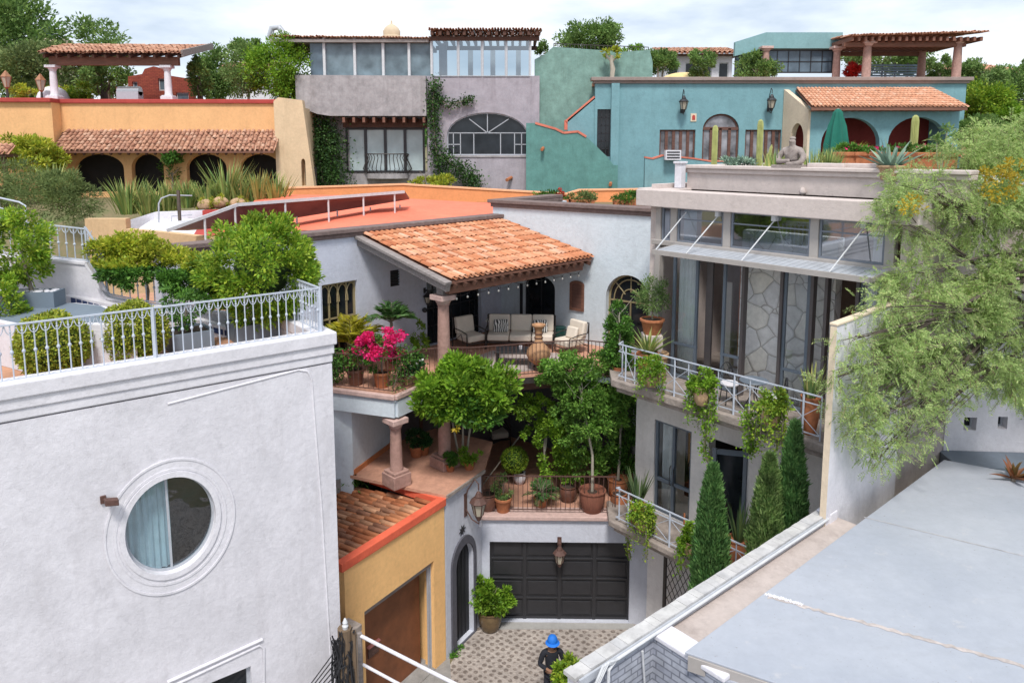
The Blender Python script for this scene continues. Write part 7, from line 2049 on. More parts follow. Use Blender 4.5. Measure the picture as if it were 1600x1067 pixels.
# ---- trees of the court terraces
def lefttree():
    b = gz(722, 712, ZT1); t = thing('leafy_tree', 'glossy broad leaved tree with three pale trunks in front of the lower columns', 'tree', b)
    c = gy(722, 612, 17.75)-b; m = MB()
    for dx, ex in ((-.10, -.45), (.02, .05), (.12, .40)):
        m.tube([(dx, 0, 0), (dx+ex*.35, -.05, c.z*.4), (dx+ex*.5, c.y*.5, c.z*.7), (dx+ex, c.y, c.z)], [.035, .03, .026, .015], 7); m.tube([(dx+ex*.5, c.y*.5, c.z*.7), (dx+ex*1.5, c.y, c.z*1.1)], [.018, .006], 5)
    m.build('trunk', m_barkpale, t, True)
    for cc, r, n, mt in (((c.x, c.y, c.z), (64, 42), 5600, L_bright), ((c.x-.6, c.y, c.z-.15), (40, 34), 3000, L_bright), ((c.x+.15, c.y+.2, c.z-.4), (60, 30), 3800, L_mid), ((c.x+.0, c.y, c.z+.66), (28, 18), 1200, L_bright), ((c.x+.7, c.y, c.z), (40, 40), 2600, L_bright)):
        s_ = b.y/CF; P, D = crown_pts(cc, (r[0]*s_, r[0]*s_*.75, r[1]*s_), n, 42, .27, .45, .5); leaves('foliage', P, D, .15, .42, mt, t)
    P, D = crown_pts((c.x-.15, c.y-.5, c.z-.72), (.10, .06, .08), 26, 4, .3); leaves('yellow_leaves', P, D, .13, .4, L_flower, t)
lefttree()
zg = ZG-.02
L_mid2 = leafmat('fresh_green_leaves', [(.08,.20,.035), (.16,.34,.055), (.27,.46,.09), (.10,.24,.04)], .35)
def gtree(label, px, py, bx, by, crowns, mat, L, W=.5, potr=None, pot=None, seed=1, bark=None, tr=.035, name='potted_tree', cat='tree', poth=.55, potkind=2, zb=zg):
    b = gz(bx, by, zb); t = thing(name, label, cat, b); h0 = 0
    if potr: pot_into(t, potr, poth, pot or m_pot, potkind); h0 = poth*.85
    s_ = b.y/CF; c = gy(px, py, b.y)-b; m = MB(); m.tube([(0, 0, h0), (c.x*.1+.03, 0, h0+(c.z-h0)*.35), (c.x*.5-.02, 0, h0+(c.z-h0)*.7), (c.x, 0, c.z)], [tr*1.2, tr, tr*.8, tr*.5], 8)
    limbs(m, (c.x*.5, 0, h0+(c.z-h0)*.6), (c.x, 0, c.z+.3), tr*.7, tr*.3, 7, 1.0, seed); m.build('trunk', bark or m_barkpale, t, True)
    for x, y, rx, ry, n, dy in crowns:
        q = gy(x, y, b.y+dy)-b; P, D = crown_pts(tuple(q), (rx*s_, rx*s_*.8, ry*s_), n, max(14, n//60), .25, .5, .3); leaves('foliage', P, D, L, W, mat, t)
    return t
gtree('tall green tree with a pale curved trunk in the large barrel pot', 905, 600, 925, 798, [(890, 572, 38, 24, 2500, 0), (868, 590, 24, 20, 900, .1), (925, 568, 40, 20, 1500, .2), (905, 615, 40, 32, 3200, .1), (945, 610, 36, 40, 3000, .2), (925, 655, 44, 30, 2600, .1), (880, 640, 22, 26, 800, .2), (960, 650, 26, 30, 1000, .3), (900, 690, 24, 18, 500, .1), (850, 590, 20, 18, 700, .2), (975, 600, 26, 40, 1500, .3), (915, 720, 40, 22, 1100, .6), (935, 690, 30, 30, 1300, .5)], L_mid2, .09, .5, .36, woodmat('barrel_staves', (.22, .08, .05), .8, (8, 8, 1)), 4, potkind=2, poth=.62)
gtree('yellow green leafy shrub tree hanging over the centre of the garage terrace', 855, 660, 848, 770, [(838, 628, 26, 16, 900, -.3), (855, 655, 30, 26, 1500, -.3), (878, 690, 26, 34, 1500, -.4), (868, 725, 28, 24, 1000, -.2), (895, 740, 22, 16, 500, -.2), (820, 640, 18, 16, 500, -.3), (835, 680, 22, 22, 800, -.2), (905, 715, 18, 24, 500, -.3)], L_bright, .085, .55, None, None, 5, name='leafy_tree')
gtree('dark green tree against the grey house corner', 975, 620, 965, 775, [(985, 640, 40, 64, 5200, .3), (965, 590, 34, 50, 2600, .5), (985, 700, 38, 44, 3600, .3), (950, 720, 30, 26, 1400, .5), (970, 530, 22, 40, 1600, .4)], L_mid, .085, .5, .30, m_pot, 6, name='potted_tree')
gtree('bright leafy climber standing at the right end of the patio railing', 968, 505, 968, 592, [(966, 500, 20, 30, 1500, 0), (960, 535, 22, 30, 1500, .1), (975, 560, 24, 26, 1200, .1)], L_mid, .09, .5, .2, m_pot, 7, name='potted_tree', poth=.35, zb=zu)
def topiary():
    b = gz(812, 762, zg)+Vector((0, .3, 0)); t = thing('topiary', 'clipped bright green ball topiary in a pale pot on the garage terrace', 'topiary', b)
    pot_into(t, .19, .36, m_whitetrim, 1); MB().tube([(0, 0, .3), (0, 0, .7)], .02, 6).build('trunk', m_bark, t)
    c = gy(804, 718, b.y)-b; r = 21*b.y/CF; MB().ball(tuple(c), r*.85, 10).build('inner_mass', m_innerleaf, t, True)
    d = rand_dir(3200); leaves('foliage', np.array(tuple(c))+d*r*rng.uniform(.85, 1.04, (3200, 1)), d*.6+rand_dir(3200), .05, .6, L_lemon, t)
topiary()
def cycad():
    b = gz(846, 795, zg); t = thing('cycad', 'cycad with a rosette of drooping feathery fronds at the terrace railing', 'plant', b+Vector((0, .15, 0)))
    pot_into(t, .2, .3, m_pot); o, s_ = palmleaf('fronds', 22, .75, L_palm, t, (0, 0, .38), .03, .2, seed=6, elev=(.1, 1.2), droop=.8, nl=20); s_.build('stalks', m_bark, t, True)
cycad()
for x, y, r, h, mt, lab, leaf in ((762, 800, .27, .5, m_potbrown, 'dark brown round pot at the left end of the garage terrace', 0), (786, 802, .24, .42, m_pot, 'terracotta pot holding a thin grey green bush on the garage terrace', 1), (888, 785, .26, .45, m_potbrown, 'low brown pot half hidden behind the terrace railing middle', 0), (968, 797, .24, .45, m_pot, 'terracotta pot beside the dark tree at the right end of the garage terrace', 0)):
    t = potted('potted_bush' if leaf else 'clay_pot', lab, gz(x, y, zg)+Vector((0, .12, 0)), r, h, mt, 1 if not leaf else 0, None, 'pot' if not leaf else 'potted plant')
    if leaf: crown('foliage', (0, 0, .72), (.26, .26, .34), 1100, .06, .5, L_rose, t, clumps=18); m = MB(); limbs(m, (0, 0, .35), (0, 0, .8), .015, .008, 5, .6, 2); m.build('stem', m_bark, t, True)
for x, y, r, h, cr, mt, lab in ((703, 738, .13, .2, .19, L_mid, 'small ribbed pot with a pale green plant at the terracotta deck edge'), (733, 735, .16, .22, .30, L_bright, 'potted fern like plant just left of the garage terrace corner'), (650, 715, .20, .32, .32, L_dark, 'dark potted plant in the shade between the two lower columns'), (662, 712, .16, .26, .2, L_dark, 'second smaller dark pot in the shade behind the front column')):
    t = potted('potted_plant', lab, gz(x, y, ZT1+.002)+Vector((0, .1, 0)), r, h, m_pot, 0); crown('foliage', (0, 0, h+cr*.6), (cr, cr, cr*.75), 900, .10, .35, mt, t, clumps=16, zb=.8)
# fallen leaves
# dark patio chair below
seatset('patio_chair', 'shadowed patio chair with a pale cushion in the lower room', gz(775, 722, zg)+Vector((0, 1.6, 0)), R(20), .6, 1, None, 'chair')
tag(MB().tube([gz(752, 760, zg)-gz(752, 760, zg), gy(827, 662, 21.5)-gz(752, 760, zg)], .02, 6).build('bamboo_cane', m_barkpale, None, True, loc=gz(752, 760, zg)), 'long thin cane leaning across the shaded lower room', 'cane')

# ---- court plants
def court_pot():
    b = gz(766, 982, .01); t = thing('potted_plant', 'bright green leafy bush in a brown pot between the arched door and garage door', 'potted plant', b, 0)
    pot_into(t, .33, .58, plain('mottled_olive_glaze', (.15, .10, .05), .35, .3, 7, .1), 2); m = MB(); limbs(m, (0, 0, .5), (0, 0, 1.1), .03, .012, 8, .8, 4); m.build('stem', m_bark, t, True)
    for c, r, n in (((0, 0, .95), (.46, .42, .38), 2600), ((-.2, 0, 1.3), (.2, .2, .25), 600), ((.2, 0, .8), (.36, .3, .25), 1000)): crown('foliage', c, r, n, .12, .45, L_bright, t, clumps=24, shell=.5)
court_pot()
t = thing('leafy_bush', 'yellow green bush in front of the standing person at the bottom edge', 'bush', (1.30, 14.9, 0)); m = MB(); limbs(m, (0, 0, 0), (0, 0, gy(882, 1062, 14.9).z), .04, .02, 8, .4, 4); m.build('stem', m_bark, t, True)
crown('foliage', (0, 0, gy(882, 1062, 14.9).z), (.42, .38, .42), 4200, .11, .45, L_lemon, t, clumps=36)
tag(crown('weed_tuft', (0, 0, .04), (.25, .18, .06), 260, .09, .4, L_mid, None, clumps=8), 'small weed tuft on the paving at the foot of the arched door frame', 'weed', loc=gz(715, 1021, 0))

# ---- cypress trees
def cypress(label, px, ytip, Y, wpx, mat, seed):
    tip = gy(px, ytip, Y); r = wpx/2*Y/CF; H = tip.z; t = thing('cypress', label, 'tree', (tip.x, Y, 0), 0, 'slender cypresses before the lower balcony')
    MB().tube([(0, 0, 0), (0, 0, H*.8)], [.09, .03], 8).build('trunk', m_bark, t, True)
    n = 30000; z = rng.random(n)**.8*(H-.8)+.6; f = (z-.6)/(H-.8+.001); prof = np.minimum(1, (1-f)*H/2.0)**.62*(.75+.25*np.minimum(1, f*3)); a = rng.uniform(0, 2*PI, n)
    lob = 1+.12*np.sin(a*5+z*3+seed)+.08*np.sin(a*9-z*7)
    rad = r*prof*lob*(.45+.6*rng.random(n)**.5)
    P = np.stack([rad*np.cos(a), rad*np.sin(a), z+.1*rng.random(n)], 1); D = np.stack([np.cos(a)*.35, np.sin(a)*.35, np.full(n, 1.0)], 1)+rng.normal(size=(n, 3))*.22
    leaves('foliage', P, D, .15, .22, mat, t)
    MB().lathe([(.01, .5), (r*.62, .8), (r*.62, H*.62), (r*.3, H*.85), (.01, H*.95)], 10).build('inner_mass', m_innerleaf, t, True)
cypress('dense green cypress standing alone in front of the lower balcony, leftmost of three', 1115, 722, 14.4, 50, L_cyp, 1)
cypress('paler cypress in the middle of the three by the parapet', 1204, 705, 13.6, 52, L_rose, 2)
cypress('tallest cypress, rightmost of three, beside the cream wall end', 1243, 655, 13.7, 44, L_cyp, 3)

# ---- grey house balconies
def bal(x, y, z): return gz(x, y, z)
def gbp(px, v, z, zpy=None):
    """point on the balcony at pixel column px, depth v"""
    u = GB.uz(px, 600, v)[0]; return GB.W(u, v, z)
zU = GZU+.005; zL = GZL+.005
p0 = GB.W(GB.uz(1020, 470, .95)[0], .95, zU)
t = thing('pot_pedestal', 'short plastered pedestal under the bushy terracotta pot at the grey house corner', 'pedestal', p0); MB().box(-.24, .24, -.24, .24, 0, 1.12).build('block', m_grey, t, bevel=.02)
t = potted('potted_olive', 'wispy grey green shrub in a big terracotta pot by the corner post', p0+Vector((0, 0, 1.122)), .30, .40, m_pot, 0); m = MB(); limbs(m, (0, 0, .35), (0, 0, 1.1), .02, .008, 9, .7, 3); m.build('stem', m_bark, t, True)
crown('foliage', (0, 0, 1.0), (.42, .40, .55), 2600, .075, .28, L_rose, t, clumps=40, shell=.35, spread=.3)
p1 = GB.W(GB.uz(1012, 570, .45)[0], .45, zU); t = potted('potted_agave', 'yellow edged sword leaved plant in a terracotta bowl at the balcony corner', p1, .27, .78, m_pot, 0); sword('leaf_rosette', 52, .80, .06, L_sword, t, .85, .15, (0, 0, .70), .08, 5)
t = thing('bowl_pot', 'wide empty clay bowl between the two corner plants', 'pot', GB.W(GB.uz(1030, 560, .9)[0]+.1, .75, zU)); pot_into(t, .24, .75, m_potbuff)
def hangpot(label, px, py, r, h, v, n, mat, drops, dl, seed, z=None, pm=m_potbuff, grp='trailing pots hung on the grey balconies', L=.065):
    u, zz = GB.uz(px, py, v); t = thing('hanging_pot', label, 'hanging pot', GB.W(u, v, zz), GB.a, grp)
    pot_into(t, r, h, pm, 1); MB().tube([(-r, 0, h*.8), (-r*.7, -v-.0, h*1.0), (0, .1-v*0+.14, h*1.0), (r*.7, -v, h), (r, 0, h*.8)], .012, 5).build('holder', m_iron, t)
    vine_drape(t, r, h, n, L, mat, drops, dl, seed)
hangpot('mossy clay pot with grey green trailing plant at the upper balcony left corner', 1016, 603, .21, .40, -.15, 1500, L_bright, 7, .75, 1)
hangpot('whitish clay pot under a bushy trailing plant in the middle of the upper balcony', 1096, 632, .20, .42, -.2, 2900, L_bright, 11, 1.1, 2, pm=m_potbuff)
hangpot('clay pot with the yellowest trailing plant on the upper balcony', 1203, 665, .19, .40, -.2, 3000, L_lemon, 12, .95, 3)
hangpot('round mossy pot with lime trailing plant on the lower balcony left corner', 1003, 828, .19, .38, -.12, 1900, L_lemon, 8, 1.0, 4)
hangpot('vine covered pot on the lower balcony rail left of the dense cypress', 1080, 868, .18, .36, -.12, 2000, L_bright, 10, .9, 5)
ivy('long strand of ivy hanging from the middle trailing pot down the grey wall', [(1100, 640), (1104, 670), (1100, 700), (1106, 722)], GB.W(GB.uz(1100, 640, -.2)[0], -.2).y, 420, L_bright, .07, .05)
ivy('strand of ivy hanging from the yellowest pot past the slab edge', [(1170, 640), (1168, 660), (1175, 690), (1170, 705)], GB.W(GB.uz(1170, 640, -.2)[0], -.2).y, 600, L_bright, .07, .08)
ivy('ivy strand hanging from the lower left pot over the garage pier', [(985, 800), (982, 830), (981, 855), (984, 872)], 18.0, 260, L_lemon, .06, .035)
def tallpot(label, px, v, z, r, h, ph, seed, mat=L_swordd, n=34):
    p = GB.W(GB.uz(px, 600 if z > 5 else 800, v)[0], v, z); t = potted('potted_sansevieria', label, p, r, h, m_pot, 2, 'tall pots of sword leaves on the grey balconies'); sword('leaf_rosette', n, ph, .06, mat, t, .42, .05, (0, 0, h*.88), r*.6, seed); return t
tallpot('tall terracotta cylinder of sword leaves beside the cream wall end', 1268, .35, zU, .19, .80, .80, 3, L_sword)
tallpot('dark sword leaves in a ribbed clay pot at the lower balcony corner', 995, .35, zL, .19, .62, 1.0, 4)
tallpot('dark sword leaves in a tall clay pot behind the dense cypress', 1155, .55, zL, .24, .75, .95, 5)
# bistro set
def bistro():
    u = GB.uz(1178, 600, .62)[0]; p = GB.W(u, .62, zU); t = thing('bistro_table', 'round dark grey bistro table on curved legs on the upper balcony', 'table', p)
    MB().lathe([(.001, .70), (.31, .70), (.32, .715), (.31, .73), (.001, .73)], 28).build('table_top', m_steelgrey, t, True)
    for k in range(3):
        a = k*2*PI/3+.4; c, s_ = math.cos(a), math.sin(a); MB().tube([(c*.24, s_*.24, 0), (c*.16, s_*.16, .15), (c*.06, s_*.06, .38), (c*.10, s_*.10, .55), (c*.2, s_*.2, .70)], .013, 6).build('leg', m_black, t, True)
    def ch(lab, px, v, rz):
        q = GB.W(GB.uz(px, 600, v)[0], v, zU); t = thing('bistro_chair', lab, 'chair', q, rz, 'wrought iron bistro chairs')
        MB().lathe([(.001, .44), (.20, .44), (.21, .47), (.19, .50), (.001, .505)], 20).build('seat_cushion', m_whitetrim, t, True)
        for k in range(4):
            a = PI/4+k*PI/2; MB().tube([(math.cos(a)*.22, math.sin(a)*.22, 0), (math.cos(a)*.17, math.sin(a)*.17, .45)], .012, 6).build('leg', m_black, t, True)
        m = MB(); m.tube([(.19*math.cos(PI*i/12), .17+.02*math.sin(PI*i/12), .46+.46*math.sin(PI*i/12)) for i in range(13)], .013, 6)
        for s_ in (-1, 1): m.tube([(s_*(.085+.06*math.cos(2*PI*i/12)), .18, .68+.10*math.sin(2*PI*i/12)) for i in range(13)], .009, 5)
        m.tube([(0, .18, .48), (-.06, .18, .56), (0, .18, .66), (.06, .18, .78), (0, .18, .9)], .009, 5); m.build('backrest', m_black, t, True)
    ch('wrought iron bistro chair left of the round table', 1140, .70, GB.a+R(60)); ch('wrought iron bistro chair right of the round table', 1215, .62, GB.a-R(50))
bistro()
m = MB(); m.box(0, .035, 0, .035, 0, .9); tag(m.build('wooden_stake', m_pot, None, loc=GB.W(GB.uz(1068, 820, .3)[0], .3, zL)), 'short orange wooden stake standing on the lower balcony', 'stake')

# ---- rooftop of the grey house
zr_ = 12.35
def rp(px, Y, z=zr_): return Vector((gy(px, 250, Y).x, Y, z))
def cactus(label, px, ytop, Y, r, arms=()):
    b = rp(px, Y); H = gy(px, ytop, Y).z-b.z; t = thing('column_cactus', label, 'cactus', b, 0, 'column cacti on the grey house roof')
    def col_(m, pts, r):
        n = 14; pts = [Vector(p) for p in pts]; vs = []; fs = []
        for i, p in enumerate(pts):
            rr_ = r*(1 if i < len(pts)-2 else (.8 if i == len(pts)-2 else .25))
            for k in range(n*2): a = PI*k/n; q = rr_*(1 if k % 2 else .78); vs.append(p+Vector((q*math.cos(a), q*math.sin(a), 0)))
        N_ = n*2
        for i in range(len(pts)-1):
            for k in range(N_): fs.append((i*N_+k, i*N_+(k+1) % N_, (i+1)*N_+(k+1) % N_, (i+1)*N_+k))
        fs.append(tuple(range((len(pts)-1)*N_, len(pts)*N_))); m.add(vs, fs)
    m = MB(); col_(m, [(0, 0, 0), (0, 0, H*.5), (0, 0, H*.9), (0, 0, H*.97), (0, 0, H)], r)
    for dx, h in arms: col_(m, [(dx*.3, 0, 0), (dx, 0, h*.5), (dx*1.2, 0, h*.9), (dx*1.25, 0, h)], r*.6)
    m.build('cactus_body', m_cactus, t)
m_cactus = plain('yellow_green_cactus_skin', (.34, .36, .13), .7, .2, 5, .1)
cactus('single column cactus left of the wooden teal doors', 1116, 196, 19.5, .075)
cactus('column cactus with thin side arms behind the statue', 1186, 187, 18.5, .075, ((.18, .55), (.24, .75), (-.12, .3)))
cactus('thick column cactus right of the agave', 1426, 180, 17.5, .085)
def umbrella():
    b = rp(1305, 22); t = thing('parasol', 'closed dark green parasol standing on the grey house roof', 'parasol', b); H = gy(1305, 170, 22).z-b.z
    MB().tube([(0, 0, 0), (0, 0, H)], .03, 8).build('pole', m_whiteframe, t)
    zb = gy(1305, 243, 22).z-b.z; prof = [(.22, zb), (.30, zb+.06), (.33, zb+.3), (.24, H*.72), (.14, H*.88), (.13, H-.12), (.06, H-.02), (.01, H)]
    vs = []; n = 40
    for r_, z in prof:
        for k in range(n): a = 2*PI*k/n; q = r_*(1+.16*math.cos(8*a)); vs.append((q*math.cos(a), q*math.sin(a), z-.05*math.cos(8*a)*(z < zb+.1)))
    m = MB().add(vs, [(i*n+k, i*n+(k+1) % n, (i+1)*n+(k+1) % n, (i+1)*n+k) for i in range(len(prof)-1) for k in range(n)]); m.build('canopy', plain('dark_green_canvas', (.005, .12, .085), .85, .12, 5, .1), t, True)
umbrella()
def skin_fig(name, joints, edges, mat, parent, sub=2):
    me = bpy.data.meshes.new(name); me.from_pydata([j[0] for j in joints], edges, []); me.update(); me.materials.append(mat)
    o = bpy.data.objects.new(name, me); COL.objects.link(o); adopt(o, parent) if parent else None
    sk = o.modifiers.new('skin', 'SKIN'); sk.use_smooth_shade = True
    for i, j in enumerate(joints):
        r_ = j[1]; me.skin_vertices[0].data[i].radius = (r_, r_) if not isinstance(r_, tuple) else r_
    me.skin_vertices[0].data[0].use_root = True
    s_ = o.modifiers.new('sub', 'SUBSURF'); s_.levels = sub; s_.render_levels = sub; return o
def statue():
    v = FV+.95; u = GB.uz(1237, 258, v)[0]; zt2 = GB.uz(1237, 259, v)[1]
    t = thing('stone_statue', 'grey stone bust of a figure with folded arms on the parapet', 'statue', GB.W(u, v, zt2-.02), GB.a-R(0)); m_st = stucco('grey_pink_stone', (.34, .29, .27), .2, .5, bump=.6, big=4)
    J = [((0, 0, .08), (.17, .12)), ((0, 0, .22), (.16, .12)), ((0, 0, .36), (.17, .10)), ((0, -.01, .46), .055), ((0, -.02, .56), (.085, .09)), ((0, -.02, .63), (.07, .08)),
         ((-.19, 0, .37), .08), ((-.30, -.05, .22), .075), ((-.26, -.14, .10), .07), ((-.08, -.20, .12), .055), ((.06, -.2, .14), .045),
         ((.19, 0, .37), .08), ((.31, -.05, .22), .075), ((.27, -.14, .08), .07), ((.10, -.2, .06), .055), ((-.04, -.22, .06), .045)]
    E_ = [(0, 1), (1, 2), (2, 3), (3, 4), (4, 5), (2, 6), (6, 7), (7, 8), (8, 9), (9, 10), (2, 11), (11, 12), (12, 13), (13, 14), (14, 15)]
    skin_fig('statue_body', J, E_, m_st, t); m = MB(); m.ball((0, -.11, .575), .02, 6, (1, 1.4, 1.3)); m.ball((0, -.01, .64), .07, 8, (1, 1, .6)); m.box(-.36, .36, -.26, .16, -.03, .04); m.build('nose_and_plinth', m_st, t, True)
statue()
def roofplants():
    v = FV+1.2
    def at(px, v=v, z=None): return GB.W(GB.uz(px, 255, v)[0], v, 12.36 if z is None else z)
    for i, (px, h, lab) in enumerate(((1155, .35, 'low green succulents along the parapet left of the statue'), )): 
        t = thing('succulents', lab, 'plant', at(px)); P, D = crown_pts((0, 0, .28), (.55, .2, .16), 900, 20, .25, .3, .8); leaves('foliage', P, D, .09, .4, L_agave, t)
    for i, (px, w, lab) in enumerate(((1215, 26, 'upright yellow green sword leaves left behind the statue'), (1270, 34, 'dense yellow green sword leaf hedge between statue and parasol'), (1295, 20, 'sword leaves under the closed parasol'))):
        t = thing('spiky_plant', lab, 'plant', at(px, 2.5+i*.2), 0, 'sword leaf clumps on the grey house roof'); r_ = w*17/CF; sword('leaf_rosette', 90, .72, .03, L_sword, t, .35, .08, (0, 0, 0), r_, i+3)
    t = potted('potted_agave', 'blue green agave in a pot at the right of the roof parapet', at(1392, 2.1), .25, .3, m_potbuff); sword('leaf_rosette', 26, .68, .11, L_agave, t, 1.15, .05, (0, 0, .22), .06, 4)
    for px, v_, w, lab in ((1325, 4.4, .55, 'low terracotta planter right of the parasol'), (1400, 4.2, .95, 'long terracotta planter of flowers behind the agave'), (1350, 4.6, .5, 'terracotta planter under the feathery grass'), (1460, 4.0, .8, 'terracotta planter at the right end of the roof terrace')):
        p = at(px, v_, 12.36); t = thing('flower_planter', lab, 'planter', p, GB.a+R(40), 'terracotta planters on the grey house roof'); m = MB(); m.box(-w/2, w/2, -.2, .2, 0, .5); m.box(-w/2-.04, w/2+.04, -.24, .24, .46, .56); m.build('planter_body', m_pot, t, bevel=.02)
        P, D = crown_pts((0, 0, .6), (w*.5, .2, .12), 500, 16, .3, .5, .7); leaves('foliage', P, D, .1, .4, L_mid, t); P, D = crown_pts((0, 0, .66), (w*.5, .2, .06), 22, 8, .3); leaves('blossom', P, D, .07, .8, L_pink, t)
    p = rp(1332, 21.5, 12.6); t = thing('grass_clump', 'feathery yellow grass clump right behind the parasol', 'grass', p); sword('grass_blades', 140, .75, .02, L_yel, t, .6, .25, (0, 0, .0), .18, 9)
    for px, v_, w, lab in ((1295, 2.35, .42, 'low grey stone bench seat beside the parasol foot'), (1340, 2.5, .5, 'grey stone block right of the parasol foot')):
        t = thing('stone_bench', lab, 'bench', at(px, v_), GB.a, 'grey stone blocks on the roof'); m = MB(); m.box(-w, w, -.18, .18, .22, .32); m.box(-w+.1, -w+.3, -.15, .15, 0, .22); m.box(w-.3, w-.1, -.15, .15, 0, .22); m.build('bench_body', m_grey, t, bevel=.02)
    t = thing('tall_succulent', 'tall pale stemmed plant with tufted tops near the right arch', 'plant', at(1470, 3.0)); m = MB(); tips = []
    for dx, h in ((-.12, .85), (.08, 1.05), (.25, .9), (.0, .7)): m.tube([(0, 0, 0), (dx*.7, 0, h*.5), (dx, 0, h)], .015, 5); tips.append((dx, 0, h))
    m.build('stem', m_barkpale, t, True); P = np.array(tips)[rng.integers(0, 4, 260)]+rng.normal(size=(260, 3))*.04; leaves('foliage', P, rand_dir(260, .3), .12, .3, L_rose, t)
    # white vent post at the parapet's left end
    u, z = GB.uz(1066, 265, FV+.6); t = GB.thing('vent_post', 'short white square post at the left end of the roof parapet', 'post', at=(u-.06, FV+.6, 12.0)); m = MB(); m.box(-.10, .10, -.10, .10, 0, .62); m.box(-.13, .13, -.13, .13, .62, .68); m.build('post_body', m_whitetrim, t, bevel=.01)
roofplants()
def bbq():
    f = TF; q = f.W(TX(1050, 250, -3.2), -3.3, TZ(250, 1050, -3)); t = thing('white_louvre_box', 'small white slatted metal box on the teal garden wall', 'box', q); m = MB(); m.box(-.4, .4, -.2, .2, 0, .5); m.build('box_body', m_whitetrim, t); m = MB()
    for k in range(3): m.box(-.33, .33, -.215, -.2, .08+.14*k, .15+.14*k)
    m.build('slot', m_black, t)
bbq()

# ================================================================ the person in the court
def person():
    g = thing('person', 'person in a bright blue cap and dark jacket looking down at a phone', 'person', (.93, 15.75, .004), R(8))
    skin = plain('brown_skin', (.30, .16, .10), .55, .08, 6, .02); cloth = plain('navy_black_jacket', (.012, .014, .022), .85, .25, 6, .15); jean = plain('dark_trousers', (.02, .022, .035), .9, .2, 6, .1)
    # body (skin): pelvis root, legs, torso, neck, head, arms to wrists
    J = [((0, 0, .95), (.15, .11)), ((0, .0, 1.12), (.14, .10)), ((0, .01, 1.30), (.17, .11)), ((0, .01, 1.42), (.13, .085)), ((0, -.01, 1.50), .055), ((0, -.05, 1.56), (.062, .07)), ((0, -.07, 1.65), (.078, .095)), ((0, -.055, 1.72), (.07, .085)),
         ((-.19, .01, 1.40), .062), ((-.28, -.02, 1.13), .048), ((-.14, -.27, 1.16), .034), ((.19, .01, 1.40), .062), ((.28, -.02, 1.13), .048), ((.12, -.28, 1.18), .034),
         ((-.10, 0, .86), .085), ((-.12, -.01, .48), .058), ((-.13, .02, .09), .038), ((-.14, -.13, .04), .035), ((.10, 0, .86), .085), ((.12, -.02, .48), .058), ((.13, .01, .09), .038), ((.15, -.14, .04), .035),
         ((-.10, -.335, 1.175), (.022, .032)), ((.08, -.345, 1.195), (.022, .032))]
    E_ = [(0, 1), (1, 2), (2, 3), (3, 4), (4, 5), (5, 6), (6, 7), (3, 8), (8, 9), (9, 10), (3, 11), (11, 12), (12, 13), (0, 14), (14, 15), (15, 16), (16, 17), (0, 18), (18, 19), (19, 20), (20, 21), (10, 22), (13, 23)]
    n0 = len(J)
    # five fingers per hand, curled around the phone
    for side, pv in ((-1, 22), (1, 23)):
        base = Vector(J[pv][0])
        for k in range(4):
            a = base+Vector((side*(.022-.014*k), -.018, .010)); l = (.03, .034, .032, .026)[k]
            b = a+Vector((-side*.012, -l, .012)); c = b+Vector((-side*.026, -.004, -.016)); i = len(J)
            J += [(tuple(a), .0085), (tuple(b), .008), (tuple(c), .007)]; E_ += [(pv, i), (i, i+1), (i+1, i+2)]
        a = base+Vector((-side*.022, .004, .02)); b = a+Vector((-side*.022, -.026, .014)); i = len(J); J += [(tuple(a), .010), (tuple(b), .008)]; E_ += [(pv, i), (i, i+1)]
    skin_fig('body', J, E_, skin, g)
    # jacket and trousers as slightly larger shells
    Jc = [((0, 0, .92), (.175, .135)), ((0, 0, 1.12), (.165, .125)), ((0, .01, 1.30), (.19, .13)), ((0, .01, 1.43), (.13, .10)), ((0, .0, 1.49), (.07, .07)), ((-.20, .01, 1.40), .078), ((-.295, -.02, 1.13), .064), ((-.15, -.25, 1.155), .048), ((.20, .01, 1.40), .078), ((.295, -.02, 1.13), .064), ((.13, -.26, 1.175), .048)]
    skin_fig('jacket', Jc, [(0, 1), (1, 2), (2, 3), (3, 4), (3, 5), (5, 6), (6, 7), (3, 8), (8, 9), (9, 10)], cloth, g)
    Jt = [((0, 0, .93), (.155, .12)), ((-.10, 0, .84), .10), ((-.12, -.01, .48), .075), ((-.13, .02, .12), .062), ((.10, 0, .84), .10), ((.12, -.02, .48), .075), ((.13, .01, .12), .062)]
    skin_fig('trousers', Jt, [(0, 1), (1, 2), (2, 3), (0, 4), (4, 5), (5, 6)], jean, g)
    for s_ in (-1, 1): soft([(s_*.135-.05, s_*.135+.05, -.19, .08, 0, .085)], 'shoe', m_black, g, .03)
    # face
    fy = -.165
    for s_ in (-1, 1):
        MB().ball((s_*.032, fy+.008, 1.655), .012, 6).build('eye', m_whitetrim, g, True); MB().ball((s_*.083, -.06, 1.65), .02, 6, (.4, 1, 1.4)).build('ear', skin, g, True)
    MB().ball((0, fy-.008, 1.635), .014, 6, (.9, 1.2, 1.5)).build('nose', skin, g, True); MB().ball((0, fy+.012, 1.595), .018, 6, (1.5, .5, .35)).build('mouth', plain('lips', (.22, .08, .07), .5, .1, 5, 0), g, True)
    MB().ball((0, -.045, 1.69), .098, 10, (.92, 1.02, .85)).build('hair', m_black, g, True)
    # cap with crown and brim
    cap = plain('bright_blue_cap_cloth', (.01, .16, .62), .7, .1, 5, .1); m = MB(); m.lathe([(.115, 1.68), (.120, 1.72), (.112, 1.78), (.085, 1.83), (.04, 1.855), (.001, 1.86)], 24, (0, -.05, 0)); c = m.build('cap', cap, g, True)
